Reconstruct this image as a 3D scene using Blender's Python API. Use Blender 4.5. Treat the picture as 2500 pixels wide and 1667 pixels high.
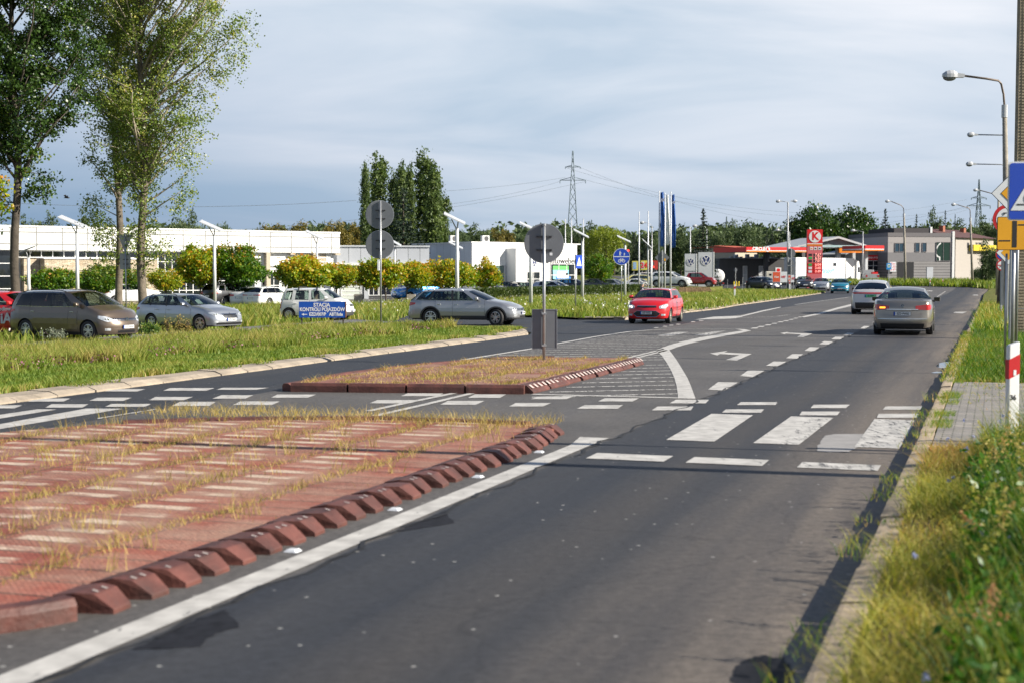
import bpy, bmesh, math, random
import numpy as np
from mathutils import Vector, Matrix
from math import sin, cos, pi, radians, sqrt, atan2
random.seed(7); np.random.seed(7)
SC = bpy.context.scene
for o in list(bpy.data.objects): bpy.data.objects.remove(o)
COL = SC.collection
# ---------------------------------------------------------------- camera, sky, sun
F = 2500*50/36.0; CH = 1.95; HY = 668.0
PITCH = math.atan((833.5-HY)/F)
cam = bpy.data.objects.new('camera', bpy.data.cameras.new('camera')); COL.objects.link(cam)
cam.location = (0, 0, CH); cam.rotation_euler = (pi/2-PITCH, 0, 0)
cam.data.lens = 50; cam.data.sensor_width = 36; cam.data.clip_start = 0.1; cam.data.clip_end = 6000
cam.data.dof.use_dof = True; cam.data.dof.focus_distance = 40; cam.data.dof.aperture_fstop = 2.2
SC.camera = cam
SUN_EL = radians(29); SUN_AZ = radians(-15)          # azimuth from +X towards +Y
sd = Vector((cos(SUN_EL)*cos(SUN_AZ), cos(SUN_EL)*sin(SUN_AZ), sin(SUN_EL)))
sun = bpy.data.objects.new('sun', bpy.data.lights.new('sun', 'SUN')); COL.objects.link(sun)
sun.data.energy = 5.0; sun.data.angle = radians(0.53); sun.data.color = (1.0, 0.93, 0.82)
sun.rotation_euler = sd.to_track_quat('Z', 'Y').to_euler(); sun.location = (30, -10, 40)
SC.view_settings.view_transform = 'Standard'; SC.view_settings.look = 'None'
SC.view_settings.gamma = 1; SC.view_settings.exposure = 0.92
w = bpy.data.worlds.new('World'); SC.world = w; w.use_nodes = True
nt = w.node_tree; nt.nodes.clear()
def N(nt, t, **kw):
    n = nt.nodes.new(t)
    for k, v in kw.items():
        if k.startswith('i_'):
            key = k[2:]; key = int(key) if key.isdigit() else key.replace('_', ' ')
            n.inputs[key].default_value = v
        else: setattr(n, k, v)
    return n
def ramp(nt, stops, interp='LINEAR'):
    r = nt.nodes.new('ShaderNodeValToRGB'); e = r.color_ramp; e.interpolation = interp
    while len(e.elements) < len(stops): e.elements.new(0.5)
    for el, (p, c) in zip(e.elements, stops):
        el.position = p; el.color = (c, c, c, 1) if isinstance(c, (int, float)) else (*c, 1)
    return r
L = nt.links.new
sky = N(nt, 'ShaderNodeTexSky', sky_type='NISHITA', sun_disc=False, sun_elevation=SUN_EL, altitude=150, air_density=1.0, dust_density=2.2, ozone_density=1.6)
sky.sun_rotation = pi/2-SUN_AZ
tc = N(nt, 'ShaderNodeTexCoord'); sep = N(nt, 'ShaderNodeSeparateXYZ'); L(tc.outputs['Generated'], sep.inputs[0])
# clouds live on a high flat layer: project the direction on it
mz = N(nt, 'ShaderNodeMath', operation='MAXIMUM', i_1=0.0); L(sep.outputs[2], mz.inputs[0])
az = N(nt, 'ShaderNodeMath', operation='ADD', i_1=0.22); L(mz.outputs[0], az.inputs[0])
dx = N(nt, 'ShaderNodeMath', operation='DIVIDE'); L(sep.outputs[0], dx.inputs[0]); L(az.outputs[0], dx.inputs[1])
dz = N(nt, 'ShaderNodeMath', operation='DIVIDE'); L(mz.outputs[0], dz.inputs[0]); L(az.outputs[0], dz.inputs[1])
dy = N(nt, 'ShaderNodeMath', operation='DIVIDE'); L(sep.outputs[1], dy.inputs[0]); L(az.outputs[0], dy.inputs[1])
cb = N(nt, 'ShaderNodeCombineXYZ'); L(dx.outputs[0], cb.inputs[0]); L(dy.outputs[0], cb.inputs[1])
mp = N(nt, 'ShaderNodeMapping'); mp.inputs['Scale'].default_value = (0.75, 1.5, 1); mp.inputs['Location'].default_value = (3.1, 1.7, 0); mp.inputs['Rotation'].default_value = (0, 0, radians(-9)); L(cb.outputs[0], mp.inputs[0])
n1 = N(nt, 'ShaderNodeTexNoise', i_Scale=1.15, i_Detail=9.0, i_Roughness=0.50, i_Distortion=0.5); L(mp.outputs[0], n1.inputs['Vector'])
r1 = ramp(nt, [(0.36, 0.0), (0.68, 1.0)]); L(n1.outputs[0], r1.inputs[0])
# cover: thick everywhere but the low left, where blue shows
cv = N(nt, 'ShaderNodeMapRange', i_From_Min=-0.36, i_From_Max=-0.02, i_To_Min=0.0, i_To_Max=1.0); L(sep.outputs[0], cv.inputs[0])
ch = N(nt, 'ShaderNodeMapRange', i_From_Min=0.03, i_From_Max=0.19, i_To_Min=0.0, i_To_Max=0.62); L(sep.outputs[2], ch.inputs[0])
cm = N(nt, 'ShaderNodeMath', operation='MULTIPLY_ADD', i_1=0.62); L(cv.outputs[0], cm.inputs[0]); L(ch.outputs[0], cm.inputs[2])
cmc = N(nt, 'ShaderNodeMath', operation='MULTIPLY', i_1=1.0, use_clamp=True); L(cm.outputs[0], cmc.inputs[0])
ct = N(nt, 'ShaderNodeMix', data_type='RGBA'); L(r1.outputs[0], ct.inputs['Factor'])
ct.inputs['A'].default_value = (0.29, 0.35, 0.42, 1); ct.inputs['B'].default_value = (0.50, 0.51, 0.54, 1)
sk = N(nt, 'ShaderNodeMix', data_type='RGBA', blend_type='MULTIPLY', i_Factor=1.0); L(sky.outputs[0], sk.inputs['A']); sk.inputs['B'].default_value = (0.065, 0.065, 0.065, 1)
cs = N(nt, 'ShaderNodeMix', data_type='RGBA', blend_type='MULTIPLY', i_Factor=1.0); L(ct.outputs['Result'], cs.inputs['A']); cs.inputs['B'].default_value = (1.0, 1.0, 1.0, 1)
lb = N(nt, 'ShaderNodeMix', data_type='RGBA', i_Factor=0.78); L(sk.outputs['Result'], lb.inputs['A']); lb.inputs['B'].default_value = (0.095, 0.175, 0.30, 1)
mx = N(nt, 'ShaderNodeMix', data_type='RGBA'); L(cmc.outputs[0], mx.inputs['Factor']); L(lb.outputs['Result'], mx.inputs['A']); L(cs.outputs['Result'], mx.inputs['B'])
zen = N(nt, 'ShaderNodeMapRange', i_From_Min=0.22, i_From_Max=0.55); L(sep.outputs[2], zen.inputs[0])
mz2 = N(nt, 'ShaderNodeMix', data_type='RGBA'); L(zen.outputs[0], mz2.inputs['Factor']); L(mx.outputs['Result'], mz2.inputs['A']); mz2.inputs['B'].default_value = (0.05, 0.09, 0.18, 1)
bg = N(nt, 'ShaderNodeBackground', i_Strength=1.0); L(mz2.outputs['Result'], bg.inputs[0])
wo = N(nt, 'ShaderNodeOutputWorld'); L(bg.outputs[0], wo.inputs[0])

# ---------------------------------------------------------------- measuring helpers
RD = Vector((0.3206, 0.9472)); RN = Vector((0.9472, -0.3206))     # along / across the road
def UV(u, v): return (u*RD.x+v*RN.x, u*RD.y+v*RN.y)
def uv_of(x, y): return (x*RD.x+y*RD.y, x*RN.x+y*RN.y)
def gz(x, y):
    v = x*RN.x+y*RN.y
    s = max(-0.4, min(0.0, 0.015*(v+14)))
    return s + 0.013*max(0.0, min(y, 300.0)-150.0)
def ray(px, py):
    a = (px-1250)/F; b = -(py-833.5)/F
    return Vector((a, cos(PITCH)+b*sin(PITCH), -sin(PITCH)+b*cos(PITCH)))
def G(px, py, dz=0.0):
    d = ray(px, py); z = 0.0
    for _ in range(12):
        t = (CH-(z+dz))/max(1e-5, -d.z); x, y = d.x*t, d.y*t; z = 0.5*z+0.5*gz(x, y)
    return (x, y)
def A(px, py, Y):
    d = ray(px, py); t = Y/d.y
    return Vector((d.x*t, Y, CH+d.z*t))
def AX(px, Y): return A(px, HY, Y).x
def PM(Y): return F/Y
# ---------------------------------------------------------------- objects
def tag(o, label=None, cat=None, group=None, kind=None):
    if label: o['label'] = label
    if cat: o['category'] = cat
    if group: o['group'] = group
    if kind: o['kind'] = kind
    return o
def thing(name, label, cat, loc=(0, 0, 0), rz=0.0, group=None, s=1.0):
    o = bpy.data.objects.new(name, None); COL.objects.link(o); o.empty_display_size = 0.2
    o.location = loc; o.rotation_euler = (0, 0, rz); o.scale = (s, s, s)
    return tag(o, label, cat, group)
def link(name, me, parent=None, m=None):
    o = bpy.data.objects.new(name, me); COL.objects.link(o)
    if parent: o.parent = parent
    if m: me.materials.append(m)
    return o
def copy_thing(root, loc=None, rz=None, sc=None, label=None):
    def cp(o, par):
        c = o.copy(); COL.objects.link(c)
        if par: c.parent = par; c.matrix_parent_inverse = o.matrix_parent_inverse.copy()
        for k in [k for k in ALLO if k.parent == o]: cp(k, c)
        return c
    ALLO = list(bpy.data.objects)
    r = cp(root, None)
    if loc is not None: r.location = loc
    if rz is not None: r.rotation_euler.z = rz
    if sc is not None: r.scale = (sc, sc, sc) if not hasattr(sc, '__len__') else sc
    if label: r['label'] = label
    return r
class MB:
    def __init__(s): s.v = []; s.f = []; s.x = Matrix.Identity(4)
    def add(s, vs, fs):
        n = len(s.v); s.v += [tuple(s.x @ Vector(p)) for p in vs]; s.f += [tuple(i+n for i in f) for f in fs]; return s
    def box(s, x0, x1, y0, y1, z0, z1):
        return s.add([(x0,y0,z0),(x1,y0,z0),(x1,y1,z0),(x0,y1,z0),(x0,y0,z1),(x1,y0,z1),(x1,y1,z1),(x0,y1,z1)],
            [(0,3,2,1),(4,5,6,7),(0,1,5,4),(1,2,6,5),(2,3,7,6),(3,0,4,7)])
    def tube(s, pts, rs, n=8, cap=True):
        pts = [Vector(p) for p in pts]
        if not hasattr(rs, '__len__'): rs = [rs]*len(pts)
        vs = []; fs = []
        for i, p in enumerate(pts):
            t = (pts[min(i+1, len(pts)-1)]-pts[max(i-1, 0)]).normalized()
            a = t.cross(Vector((0, 0, 1)) if abs(t.z) < 0.9 else Vector((0, 1, 0))).normalized(); b = t.cross(a)
            for k in range(n):
                q = 2*pi*k/n; vs.append(p+(a*cos(q)+b*sin(q))*rs[i])
        for i in range(len(pts)-1):
            for k in range(n):
                k2 = (k+1) % n; fs.append((i*n+k, (i+1)*n+k, (i+1)*n+k2, i*n+k2))
        if cap:
            fs.append(tuple(range(n))); m = (len(pts)-1)*n; fs.append(tuple(m+k for k in range(n-1, -1, -1)))
        return s.add(vs, fs)
    def prism(s, poly, z0, z1):           # poly in xy
        n = len(poly); vs = [(p[0], p[1], z0) for p in poly]+[(p[0], p[1], z1) for p in poly]
        fs = [tuple(range(n-1, -1, -1)), tuple(range(n, 2*n))]+[(i, (i+1) % n, n+(i+1) % n, n+i) for i in range(n)]
        return s.add(vs, fs)
    def slab(s, poly, y0, y1):            # poly in xz, thickness in y
        n = len(poly); vs = [(p[0], y0, p[1]) for p in poly]+[(p[0], y1, p[1]) for p in poly]
        fs = [tuple(range(n)), tuple(range(2*n-1, n-1, -1))]+[((i+1) % n, i, n+i, n+(i+1) % n) for i in range(n)]
        return s.add(vs, fs)
    def grid(s, rows, flip=False):        # rows of equal length point lists
        m = len(rows[0]); vs = [p for r in rows for p in r]; fs = []
        for i in range(len(rows)-1):
            for j in range(m-1):
                q = (i*m+j, i*m+j+1, (i+1)*m+j+1, (i+1)*m+j); fs.append(q[::-1] if flip else q)
        return s.add(vs, fs)
    def lathe(s, prof, n=24, ax='y'):     # prof (r, a)
        rows = []
        for k in range(n+1):
            q = 2*pi*k/n
            rows.append([((r*cos(q), a, r*sin(q)) if ax == 'y' else (r*cos(q), r*sin(q), a)) for r, a in prof])
        return s.grid(rows)
    def build(s, name, m=None, parent=None, smooth=False, bevel=0, weld=False, seg=2):
        me = bpy.data.meshes.new(name); me.from_pydata(s.v, [], s.f)
        if weld:
            b = bmesh.new(); b.from_mesh(me); bmesh.ops.remove_doubles(b, verts=b.verts, dist=0.0006); bmesh.ops.recalc_face_normals(b, faces=b.faces); b.to_mesh(me); b.free()
        me.update(); o = link(name, me, parent, m)
        if smooth: me.polygons.foreach_set('use_smooth', [True]*len(me.polygons))
        if bevel:
            bm = o.modifiers.new('bevel', 'BEVEL'); bm.width = bevel; bm.segments = seg; bm.limit_method = 'ANGLE'
        return o
def circ(cx, cz, r, n=32, a0=0, a1=2*pi): return [(cx+r*cos(a0+(a1-a0)*k/n), cz+r*sin(a0+(a1-a0)*k/n)) for k in range(n)]
def np_mesh(name, V, Fc, m, parent=None, rnd=None, smooth=False):
    V = np.asarray(V, dtype=np.float32); Fc = np.asarray(Fc, dtype=np.int32); k = Fc.shape[1]
    me = bpy.data.meshes.new(name); me.vertices.add(len(V)); me.vertices.foreach_set('co', V.ravel())
    me.loops.add(Fc.size); me.loops.foreach_set('vertex_index', Fc.ravel())
    me.polygons.add(len(Fc)); me.polygons.foreach_set('loop_start', np.arange(0, Fc.size, k, dtype=np.int32)); me.polygons.foreach_set('loop_total', np.full(len(Fc), k, dtype=np.int32))
    if rnd is not None:
        at = me.attributes.new('rnd', 'FLOAT', 'POINT'); at.data.foreach_set('value', np.asarray(rnd, dtype=np.float32))
    me.update(calc_edges=True); o = link(name, me, parent, m)
    if smooth: me.polygons.foreach_set('use_smooth', [True]*len(me.polygons))
    return o
def textm(s, size, parent, m, loc, rot, name='lettering', ext=0.004, align='CENTER', bold=0.0, sx=1.0):
    c = bpy.data.curves.new('txt', 'FONT'); c.body = s; c.size = size; c.align_x = align; c.align_y = 'CENTER'; c.extrude = ext; c.offset = bold; c.resolution_u = 3
    t = bpy.data.objects.new('txt', c); COL.objects.link(t)
    dg = bpy.context.evaluated_depsgraph_get(); me = bpy.data.meshes.new_from_object(t.evaluated_get(dg))
    bpy.data.objects.remove(t); bpy.data.curves.remove(c)
    me.materials.clear(); o = link(name, me, parent, m); o.location = loc; o.rotation_euler = rot; o.scale = (sx, 1, 1)
    return o
# ---------------------------------------------------------------- materials
MATS = {}
def new_mat(name):
    m = bpy.data.materials.new(name); m.use_nodes = True; MATS[name] = m
    nt = m.node_tree; return m, nt, nt.nodes['Principled BSDF'], nt.links.new
def M(name, col=(0.5, 0.5, 0.5), rough=0.5, metal=0.0, var=0.12, nscale=3.0, bump=0.0, bscale=40.0, coat=0.0, spec=0.5, dirt=None, emit=0.0):
    if name in MATS: return MATS[name]
    m, nt, b, L = new_mat(name)
    tc = N(nt, 'ShaderNodeTexCoord'); nz = N(nt, 'ShaderNodeTexNoise', i_Scale=nscale, i_Detail=5.0, i_Roughness=0.6); L(tc.outputs['Object'], nz.inputs['Vector'])
    a = tuple(max(0, c*(1-var)) for c in col); c2 = tuple(min(1, c*(1+var)) for c in col)
    r = ramp(nt, [(0.3, a), (0.7, c2)]); L(nz.outputs[0], r.inputs[0]); out = r.outputs[0]
    if dirt:
        n2 = N(nt, 'ShaderNodeTexNoise', i_Scale=dirt[1], i_Detail=8.0, i_Roughness=0.65); L(tc.outputs['Object'], n2.inputs['Vector'])
        rr = ramp(nt, [(dirt[2], 0.0), (min(1, dirt[2]+0.2), dirt[3])]); L(n2.outputs[0], rr.inputs[0])
        mm = N(nt, 'ShaderNodeMix', data_type='RGBA'); L(rr.outputs[0], mm.inputs['Factor']); L(out, mm.inputs['A']); mm.inputs['B'].default_value = (*dirt[0], 1); out = mm.outputs['Result']
    L(out, b.inputs['Base Color'])
    b.inputs['Roughness'].default_value = rough; b.inputs['Metallic'].default_value = metal; b.inputs['Coat Weight'].default_value = coat
    b.inputs['Coat Roughness'].default_value = 0.04; b.inputs['Specular IOR Level'].default_value = spec
    if bump:
        bn = N(nt, 'ShaderNodeTexNoise', i_Scale=bscale, i_Detail=4.0); L(tc.outputs['Object'], bn.inputs['Vector'])
        bp = N(nt, 'ShaderNodeBump', i_Strength=bump, i_Distance=0.02); L(bn.outputs[0], bp.inputs['Height']); L(bp.outputs[0], b.inputs['Normal'])
    if emit:
        b.inputs['Emission Color'].default_value = (*col, 1); b.inputs['Emission Strength'].default_value = emit
    return m
def leafmat(name, stops, rough=0.45, trans=0.35):
    if name in MATS: return MATS[name]
    m, nt, b, L = new_mat(name)
    at = N(nt, 'ShaderNodeAttribute', attribute_name='rnd'); r = ramp(nt, stops); L(at.outputs['Fac'], r.inputs[0]); L(r.outputs[0], b.inputs['Base Color'])
    b.inputs['Roughness'].default_value = rough; b.inputs['Specular IOR Level'].default_value = 0.35
    tr = N(nt, 'ShaderNodeBsdfTranslucent'); hs = N(nt, 'ShaderNodeHueSaturation', i_Value=1.5, i_Saturation=1.1); L(r.outputs[0], hs.inputs['Color']); L(hs.outputs[0], tr.inputs[0])
    mx = N(nt, 'ShaderNodeMixShader', i_Fac=trans); L(b.outputs[0], mx.inputs[1]); L(tr.outputs[0], mx.inputs[2])
    L(mx.outputs[0], nt.nodes['Material Output'].inputs[0]); return m
def glassmat(name, tint, refl=1.0):
    if name in MATS: return MATS[name]
    m, nt, b, L = new_mat(name); nt.nodes.remove(b)
    ge = N(nt, 'ShaderNodeNewGeometry'); dt = N(nt, 'ShaderNodeVectorMath', operation='DOT_PRODUCT'); L(ge.outputs['Normal'], dt.inputs[0]); L(ge.outputs['Incoming'], dt.inputs[1])
    ab = N(nt, 'ShaderNodeMath', operation='ABSOLUTE'); L(dt.outputs['Value'], ab.inputs[0]); om = N(nt, 'ShaderNodeMath', operation='SUBTRACT', i_0=1.0, use_clamp=True); L(ab.outputs[0], om.inputs[1]); pw = N(nt, 'ShaderNodeMath', operation='POWER', i_1=4.5); L(om.outputs[0], pw.inputs[0])
    mu = N(nt, 'ShaderNodeMath', operation='MULTIPLY_ADD', i_1=0.85*refl, i_2=0.055*refl, use_clamp=True); L(pw.outputs[0], mu.inputs[0])
    tr = N(nt, 'ShaderNodeBsdfTransparent'); tr.inputs[0].default_value = (*tint, 1)
    gl = N(nt, 'ShaderNodeBsdfGlossy', i_Roughness=0.03); gl.inputs[0].default_value = (1, 1, 1, 1)
    mx = N(nt, 'ShaderNodeMixShader'); L(mu.outputs[0], mx.inputs[0]); L(tr.outputs[0], mx.inputs[1]); L(gl.outputs[0], mx.inputs[2])
    L(mx.outputs[0], nt.nodes['Material Output'].inputs[0]); return m
def roadmat(name, kind):
    m, nt, b, L = new_mat(name)
    tc = N(nt, 'ShaderNodeTexCoord')
    mp = N(nt, 'ShaderNodeMapping'); mp.inputs['Rotation'].default_value = (0, 0, radians(18.7)); L(tc.outputs['Object'], mp.inputs[0])   # y runs along the road
    sp = N(nt, 'ShaderNodeSeparateXYZ'); L(mp.outputs[0], sp.inputs[0])
    wob = N(nt, 'ShaderNodeTexNoise', i_Scale=1.6, i_Detail=4.0); L(mp.outputs[0], wob.inputs['Vector'])
    vv = N(nt, 'ShaderNodeMath', operation='MULTIPLY_ADD', i_1=0.22); L(wob.outputs[0], vv.inputs[0]); L(sp.outputs[0], vv.inputs[2])
    def step(at, wd, lo=0.0, hi=1.0):
        s = N(nt, 'ShaderNodeMapRange', i_From_Min=at-wd, i_From_Max=at+wd, i_To_Min=lo, i_To_Max=hi); L(vv.outputs[0], s.inputs[0]); return s.outputs[0]
    big = N(nt, 'ShaderNodeTexNoise', i_Scale=0.35, i_Detail=6.0, i_Roughness=0.6); L(mp.outputs[0], big.inputs['Vector'])
    mp2 = N(nt, 'ShaderNodeMapping'); mp2.inputs['Scale'].default_value = (1.6, 0.09, 1); L(mp.outputs[0], mp2.inputs[0])
    stv = N(nt, 'ShaderNodeTexNoise', i_Scale=1.0, i_Detail=7.0, i_Roughness=0.55); L(mp2.outputs[0], stv.inputs['Vector'])
    fine = N(nt, 'ShaderNodeTexNoise', i_Scale=90.0, i_Detail=3.0, i_Roughness=0.8); L(tc.outputs['Object'], fine.inputs['Vector'])
    vor = N(nt, 'ShaderNodeTexVoronoi', i_Scale=4.5); L(tc.outputs['Object'], vor.inputs['Vector'])
    spk = ramp(nt, [(0.0, 1.0), (0.05, 0.9), (0.075, 0.0)]); L(vor.outputs['Distance'], spk.inputs[0])
    if kind == 'main':
        new = ramp(nt, [(0.3, (0.0165, 0.019, 0.025)), (0.7, (0.034, 0.0355, 0.040))]); L(stv.outputs[0], new.inputs[0])
        old = ramp(nt, [(0.3, (0.062, 0.058, 0.055)), (0.7, (0.108, 0.100, 0.092))]); L(big.outputs[0], old.inputs[0])
        m1 = N(nt, 'ShaderNodeMix', data_type='RGBA'); L(step(-4.27+0.11, 0.03), m1.inputs['Factor']); L(old.outputs[0], m1.inputs['A']); L(new.outputs[0], m1.inputs['B'])
        m2 = N(nt, 'ShaderNodeMix', data_type='RGBA'); L(step(-11.35+0.11, 0.05), m2.inputs['Factor']); L(new.outputs[0], m2.inputs['A']); L(m1.outputs['Result'], m2.inputs['B'])
        # sand and dust gathered in the gutter on the right, and a brown worn strip mid lane
        du = N(nt, 'ShaderNodeMath', operation='MULTIPLY'); L(step(-1.55, 0.85), du.inputs[0]); r2 = ramp(nt, [(0.3, 0.35), (0.6, 1.0)]); L(stv.outputs[0], r2.inputs[0]); L(r2.outputs[0], du.inputs[1])
        m3 = N(nt, 'ShaderNodeMix', data_type='RGBA'); L(du.outputs[0], m3.inputs['Factor']); L(m2.outputs['Result'], m3.inputs['A']); m3.inputs['B'].default_value = (0.19, 0.155, 0.12, 1)
        mid = N(nt, 'ShaderNodeMath', operation='SUBTRACT', i_1=-2.75); L(vv.outputs[0], mid.inputs[0])
        ab = N(nt, 'ShaderNodeMath', operation='ABSOLUTE'); L(mid.outputs[0], ab.inputs[0])
        mr = N(nt, 'ShaderNodeMapRange', i_From_Min=0.05, i_From_Max=0.5, i_To_Min=0.35, i_To_Max=0.0); L(ab.outputs[0], mr.inputs[0])
        m4 = N(nt, 'ShaderNodeMix', data_type='RGBA'); L(mr.outputs[0], m4.inputs['Factor']); L(m3.outputs['Result'], m4.inputs['A']); m4.inputs['B'].default_value = (0.070, 0.058, 0.046, 1)
        out = m4.outputs['Result']
    else:
        old = ramp(nt, [(0.3, (0.10, 0.10, 0.10)), (0.7, (0.18, 0.175, 0.165))] if kind == 'lot' else [(0.3, (0.05, 0.05, 0.053)), (0.7, (0.085, 0.083, 0.08))]); L(big.outputs[0], old.inputs[0]); out = old.outputs[0]
    m5 = N(nt, 'ShaderNodeMix', data_type='RGBA', blend_type='MULTIPLY', i_Factor=0.75); L(out, m5.inputs['A'])
    fr = ramp(nt, [(0.35, 0.6), (0.68, 1.45)]); L(fine.outputs[0], fr.inputs[0]); L(fr.outputs[0], m5.inputs['B'])
    mot = N(nt, 'ShaderNodeTexNoise', i_Scale=14.0, i_Detail=6.0, i_Roughness=0.75); L(tc.outputs['Object'], mot.inputs['Vector']); mor = ramp(nt, [(0.36, 0.72), (0.64, 1.28)]); L(mot.outputs[0], mor.inputs[0])
    m5b = N(nt, 'ShaderNodeMix', data_type='RGBA', blend_type='MULTIPLY', i_Factor=1.0); L(m5.outputs['Result'], m5b.inputs['A']); L(mor.outputs[0], m5b.inputs['B'])
    cn = N(nt, 'ShaderNodeTexNoise', i_Scale=1.2, i_Detail=6.0, i_Roughness=0.7); L(tc.outputs['Object'], cn.inputs['Vector']); cm2 = N(nt, 'ShaderNodeMix', data_type='VECTOR', i_Factor=0.35); L(tc.outputs['Object'], cm2.inputs['A']); L(cn.outputs['Color'], cm2.inputs['B'])
    cv2 = N(nt, 'ShaderNodeTexVoronoi', i_Scale=0.55, feature='DISTANCE_TO_EDGE'); L(cm2.outputs['Result'], cv2.inputs['Vector']); cr = ramp(nt, [(0.0, 0.45), (0.006, 1.0)]); L(cv2.outputs['Distance'], cr.inputs[0])
    m5c = N(nt, 'ShaderNodeMix', data_type='RGBA', blend_type='MULTIPLY', i_Factor=0.55); L(m5b.outputs['Result'], m5c.inputs['A']); L(cr.outputs[0], m5c.inputs['B']); m5 = m5c
    m6 = N(nt, 'ShaderNodeMix', data_type='RGBA'); sm = N(nt, 'ShaderNodeMath', operation='MULTIPLY', i_1=0.8); L(spk.outputs[0], sm.inputs[0])
    L(sm.outputs[0], m6.inputs['Factor']); L(m5.outputs['Result'], m6.inputs['A']); m6.inputs['B'].default_value = (0.42, 0.41, 0.38, 1)
    L(m6.outputs['Result'], b.inputs['Base Color'])
    rr = ramp(nt, [(0.3, 0.62), (0.7, 0.8)]); L(stv.outputs[0], rr.inputs[0]); L(rr.outputs[0], b.inputs['Roughness'])
    bp = N(nt, 'ShaderNodeBump', i_Strength=0.5, i_Distance=0.01); L(fine.outputs[0], bp.inputs['Height']); L(bp.outputs[0], b.inputs['Normal'])
    return m
def paintmat(name, thr, under=(0.05, 0.05, 0.053)):
    m, nt, b, L = new_mat(name)
    tc = N(nt, 'ShaderNodeTexCoord'); mp = N(nt, 'ShaderNodeMapping'); mp.inputs['Rotation'].default_value = (0, 0, radians(18.7)); mp.inputs['Scale'].default_value = (2.5, 0.5, 1); L(tc.outputs['Object'], mp.inputs[0])
    n = N(nt, 'ShaderNodeTexNoise', i_Scale=5.5, i_Detail=12.0, i_Roughness=0.78); L(mp.outputs[0], n.inputs['Vector'])
    r = ramp(nt, [(thr, 0.0), (thr+0.06, 1.0)]); L(n.outputs[0], r.inputs[0])
    n2 = N(nt, 'ShaderNodeTexNoise', i_Scale=5.0, i_Detail=6.0); L(tc.outputs['Object'], n2.inputs['Vector'])
    c = ramp(nt, [(0.3, (0.34, 0.325, 0.30)), (0.7, (0.55, 0.53, 0.49))]); L(n2.outputs[0], c.inputs[0])
    mx = N(nt, 'ShaderNodeMix', data_type='RGBA'); L(r.outputs[0], mx.inputs['Factor']); mx.inputs['A'].default_value = (*under, 1); L(c.outputs[0], mx.inputs['B'])
    L(mx.outputs['Result'], b.inputs['Base Color']); b.inputs['Roughness'].default_value = 0.7; return m
def groundmat():
    m, nt, b, L = new_mat('grass_ground')
    tc = N(nt, 'ShaderNodeTexCoord'); n = N(nt, 'ShaderNodeTexNoise', i_Scale=0.35, i_Detail=10.0, i_Roughness=0.7); L(tc.outputs['Object'], n.inputs['Vector'])
    c = ramp(nt, [(0.3, (0.06, 0.085, 0.02)), (0.5, (0.115, 0.13, 0.03)), (0.62, (0.18, 0.16, 0.055)), (0.75, (0.17, 0.125, 0.065))]); L(n.outputs[0], c.inputs[0])
    f = N(nt, 'ShaderNodeTexNoise', i_Scale=9.0, i_Detail=6.0, i_Roughness=0.8); L(tc.outputs['Object'], f.inputs['Vector']); fr = ramp(nt, [(0.3, 0.55), (0.7, 1.5)]); L(f.outputs[0], fr.inputs[0])
    mx = N(nt, 'ShaderNodeMix', data_type='RGBA', blend_type='MULTIPLY', i_Factor=1.0); L(c.outputs[0], mx.inputs['A']); L(fr.outputs[0], mx.inputs['B']); L(mx.outputs['Result'], b.inputs['Base Color'])
    b.inputs['Roughness'].default_value = 0.95; b.inputs['Specular IOR Level'].default_value = 0.15
    bp = N(nt, 'ShaderNodeBump', i_Strength=0.8, i_Distance=0.08); L(f.outputs[0], bp.inputs['Height']); L(bp.outputs[0], b.inputs['Normal']); return m
def brickmat(name, c1, c2, mortar, bw, bh, ms=0.02, off=0.5, scale=1.0, axes='xz', rough=0.7, bump=0.4, rot=0.0, noise=0.25, nsc=4.0):
    m, nt, b, L = new_mat(name)
    tc = N(nt, 'ShaderNodeTexCoord'); vec = tc.outputs['Object']
    if axes == 'xz':
        sp = N(nt, 'ShaderNodeSeparateXYZ'); L(vec, sp.inputs[0]); cb = N(nt, 'ShaderNodeCombineXYZ')
        ad = N(nt, 'ShaderNodeMath', operation='ADD'); L(sp.outputs[0], ad.inputs[0]); L(sp.outputs[1], ad.inputs[1]); L(ad.outputs[0], cb.inputs[0]); L(sp.outputs[2], cb.inputs[1]); vec = cb.outputs[0]
    if rot:
        mp = N(nt, 'ShaderNodeMapping'); mp.inputs['Rotation'].default_value = (0, 0, rot); L(vec, mp.inputs[0]); vec = mp.outputs[0]
    br = N(nt, 'ShaderNodeTexBrick', offset=off); br.inputs['Scale'].default_value = scale; br.inputs['Brick Width'].default_value = bw; br.inputs['Row Height'].default_value = bh; br.inputs['Mortar Size'].default_value = ms
    br.inputs['Color1'].default_value = (*c1, 1); br.inputs['Color2'].default_value = (*c2, 1); br.inputs['Mortar'].default_value = (*mortar, 1); L(vec, br.inputs['Vector'])
    n = N(nt, 'ShaderNodeTexNoise', i_Scale=nsc, i_Detail=8.0, i_Roughness=0.65); L(tc.outputs['Object'], n.inputs['Vector']); r = ramp(nt, [(0.3, 1-noise), (0.7, 1+noise)]); L(n.outputs[0], r.inputs[0])
    mx = N(nt, 'ShaderNodeMix', data_type='RGBA', blend_type='MULTIPLY', i_Factor=1.0); L(br.outputs[0], mx.inputs['A']); L(r.outputs[0], mx.inputs['B']); L(mx.outputs['Result'], b.inputs['Base Color'])
    b.inputs['Roughness'].default_value = rough
    if bump:
        iv = N(nt, 'ShaderNodeMath', operation='SUBTRACT', i_0=1.0); L(br.outputs['Fac'], iv.inputs[1])
        bp = N(nt, 'ShaderNodeBump', i_Strength=bump, i_Distance=0.02); L(iv.outputs[0], bp.inputs['Height']); L(bp.outputs[0], b.inputs['Normal'])
    return m
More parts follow.
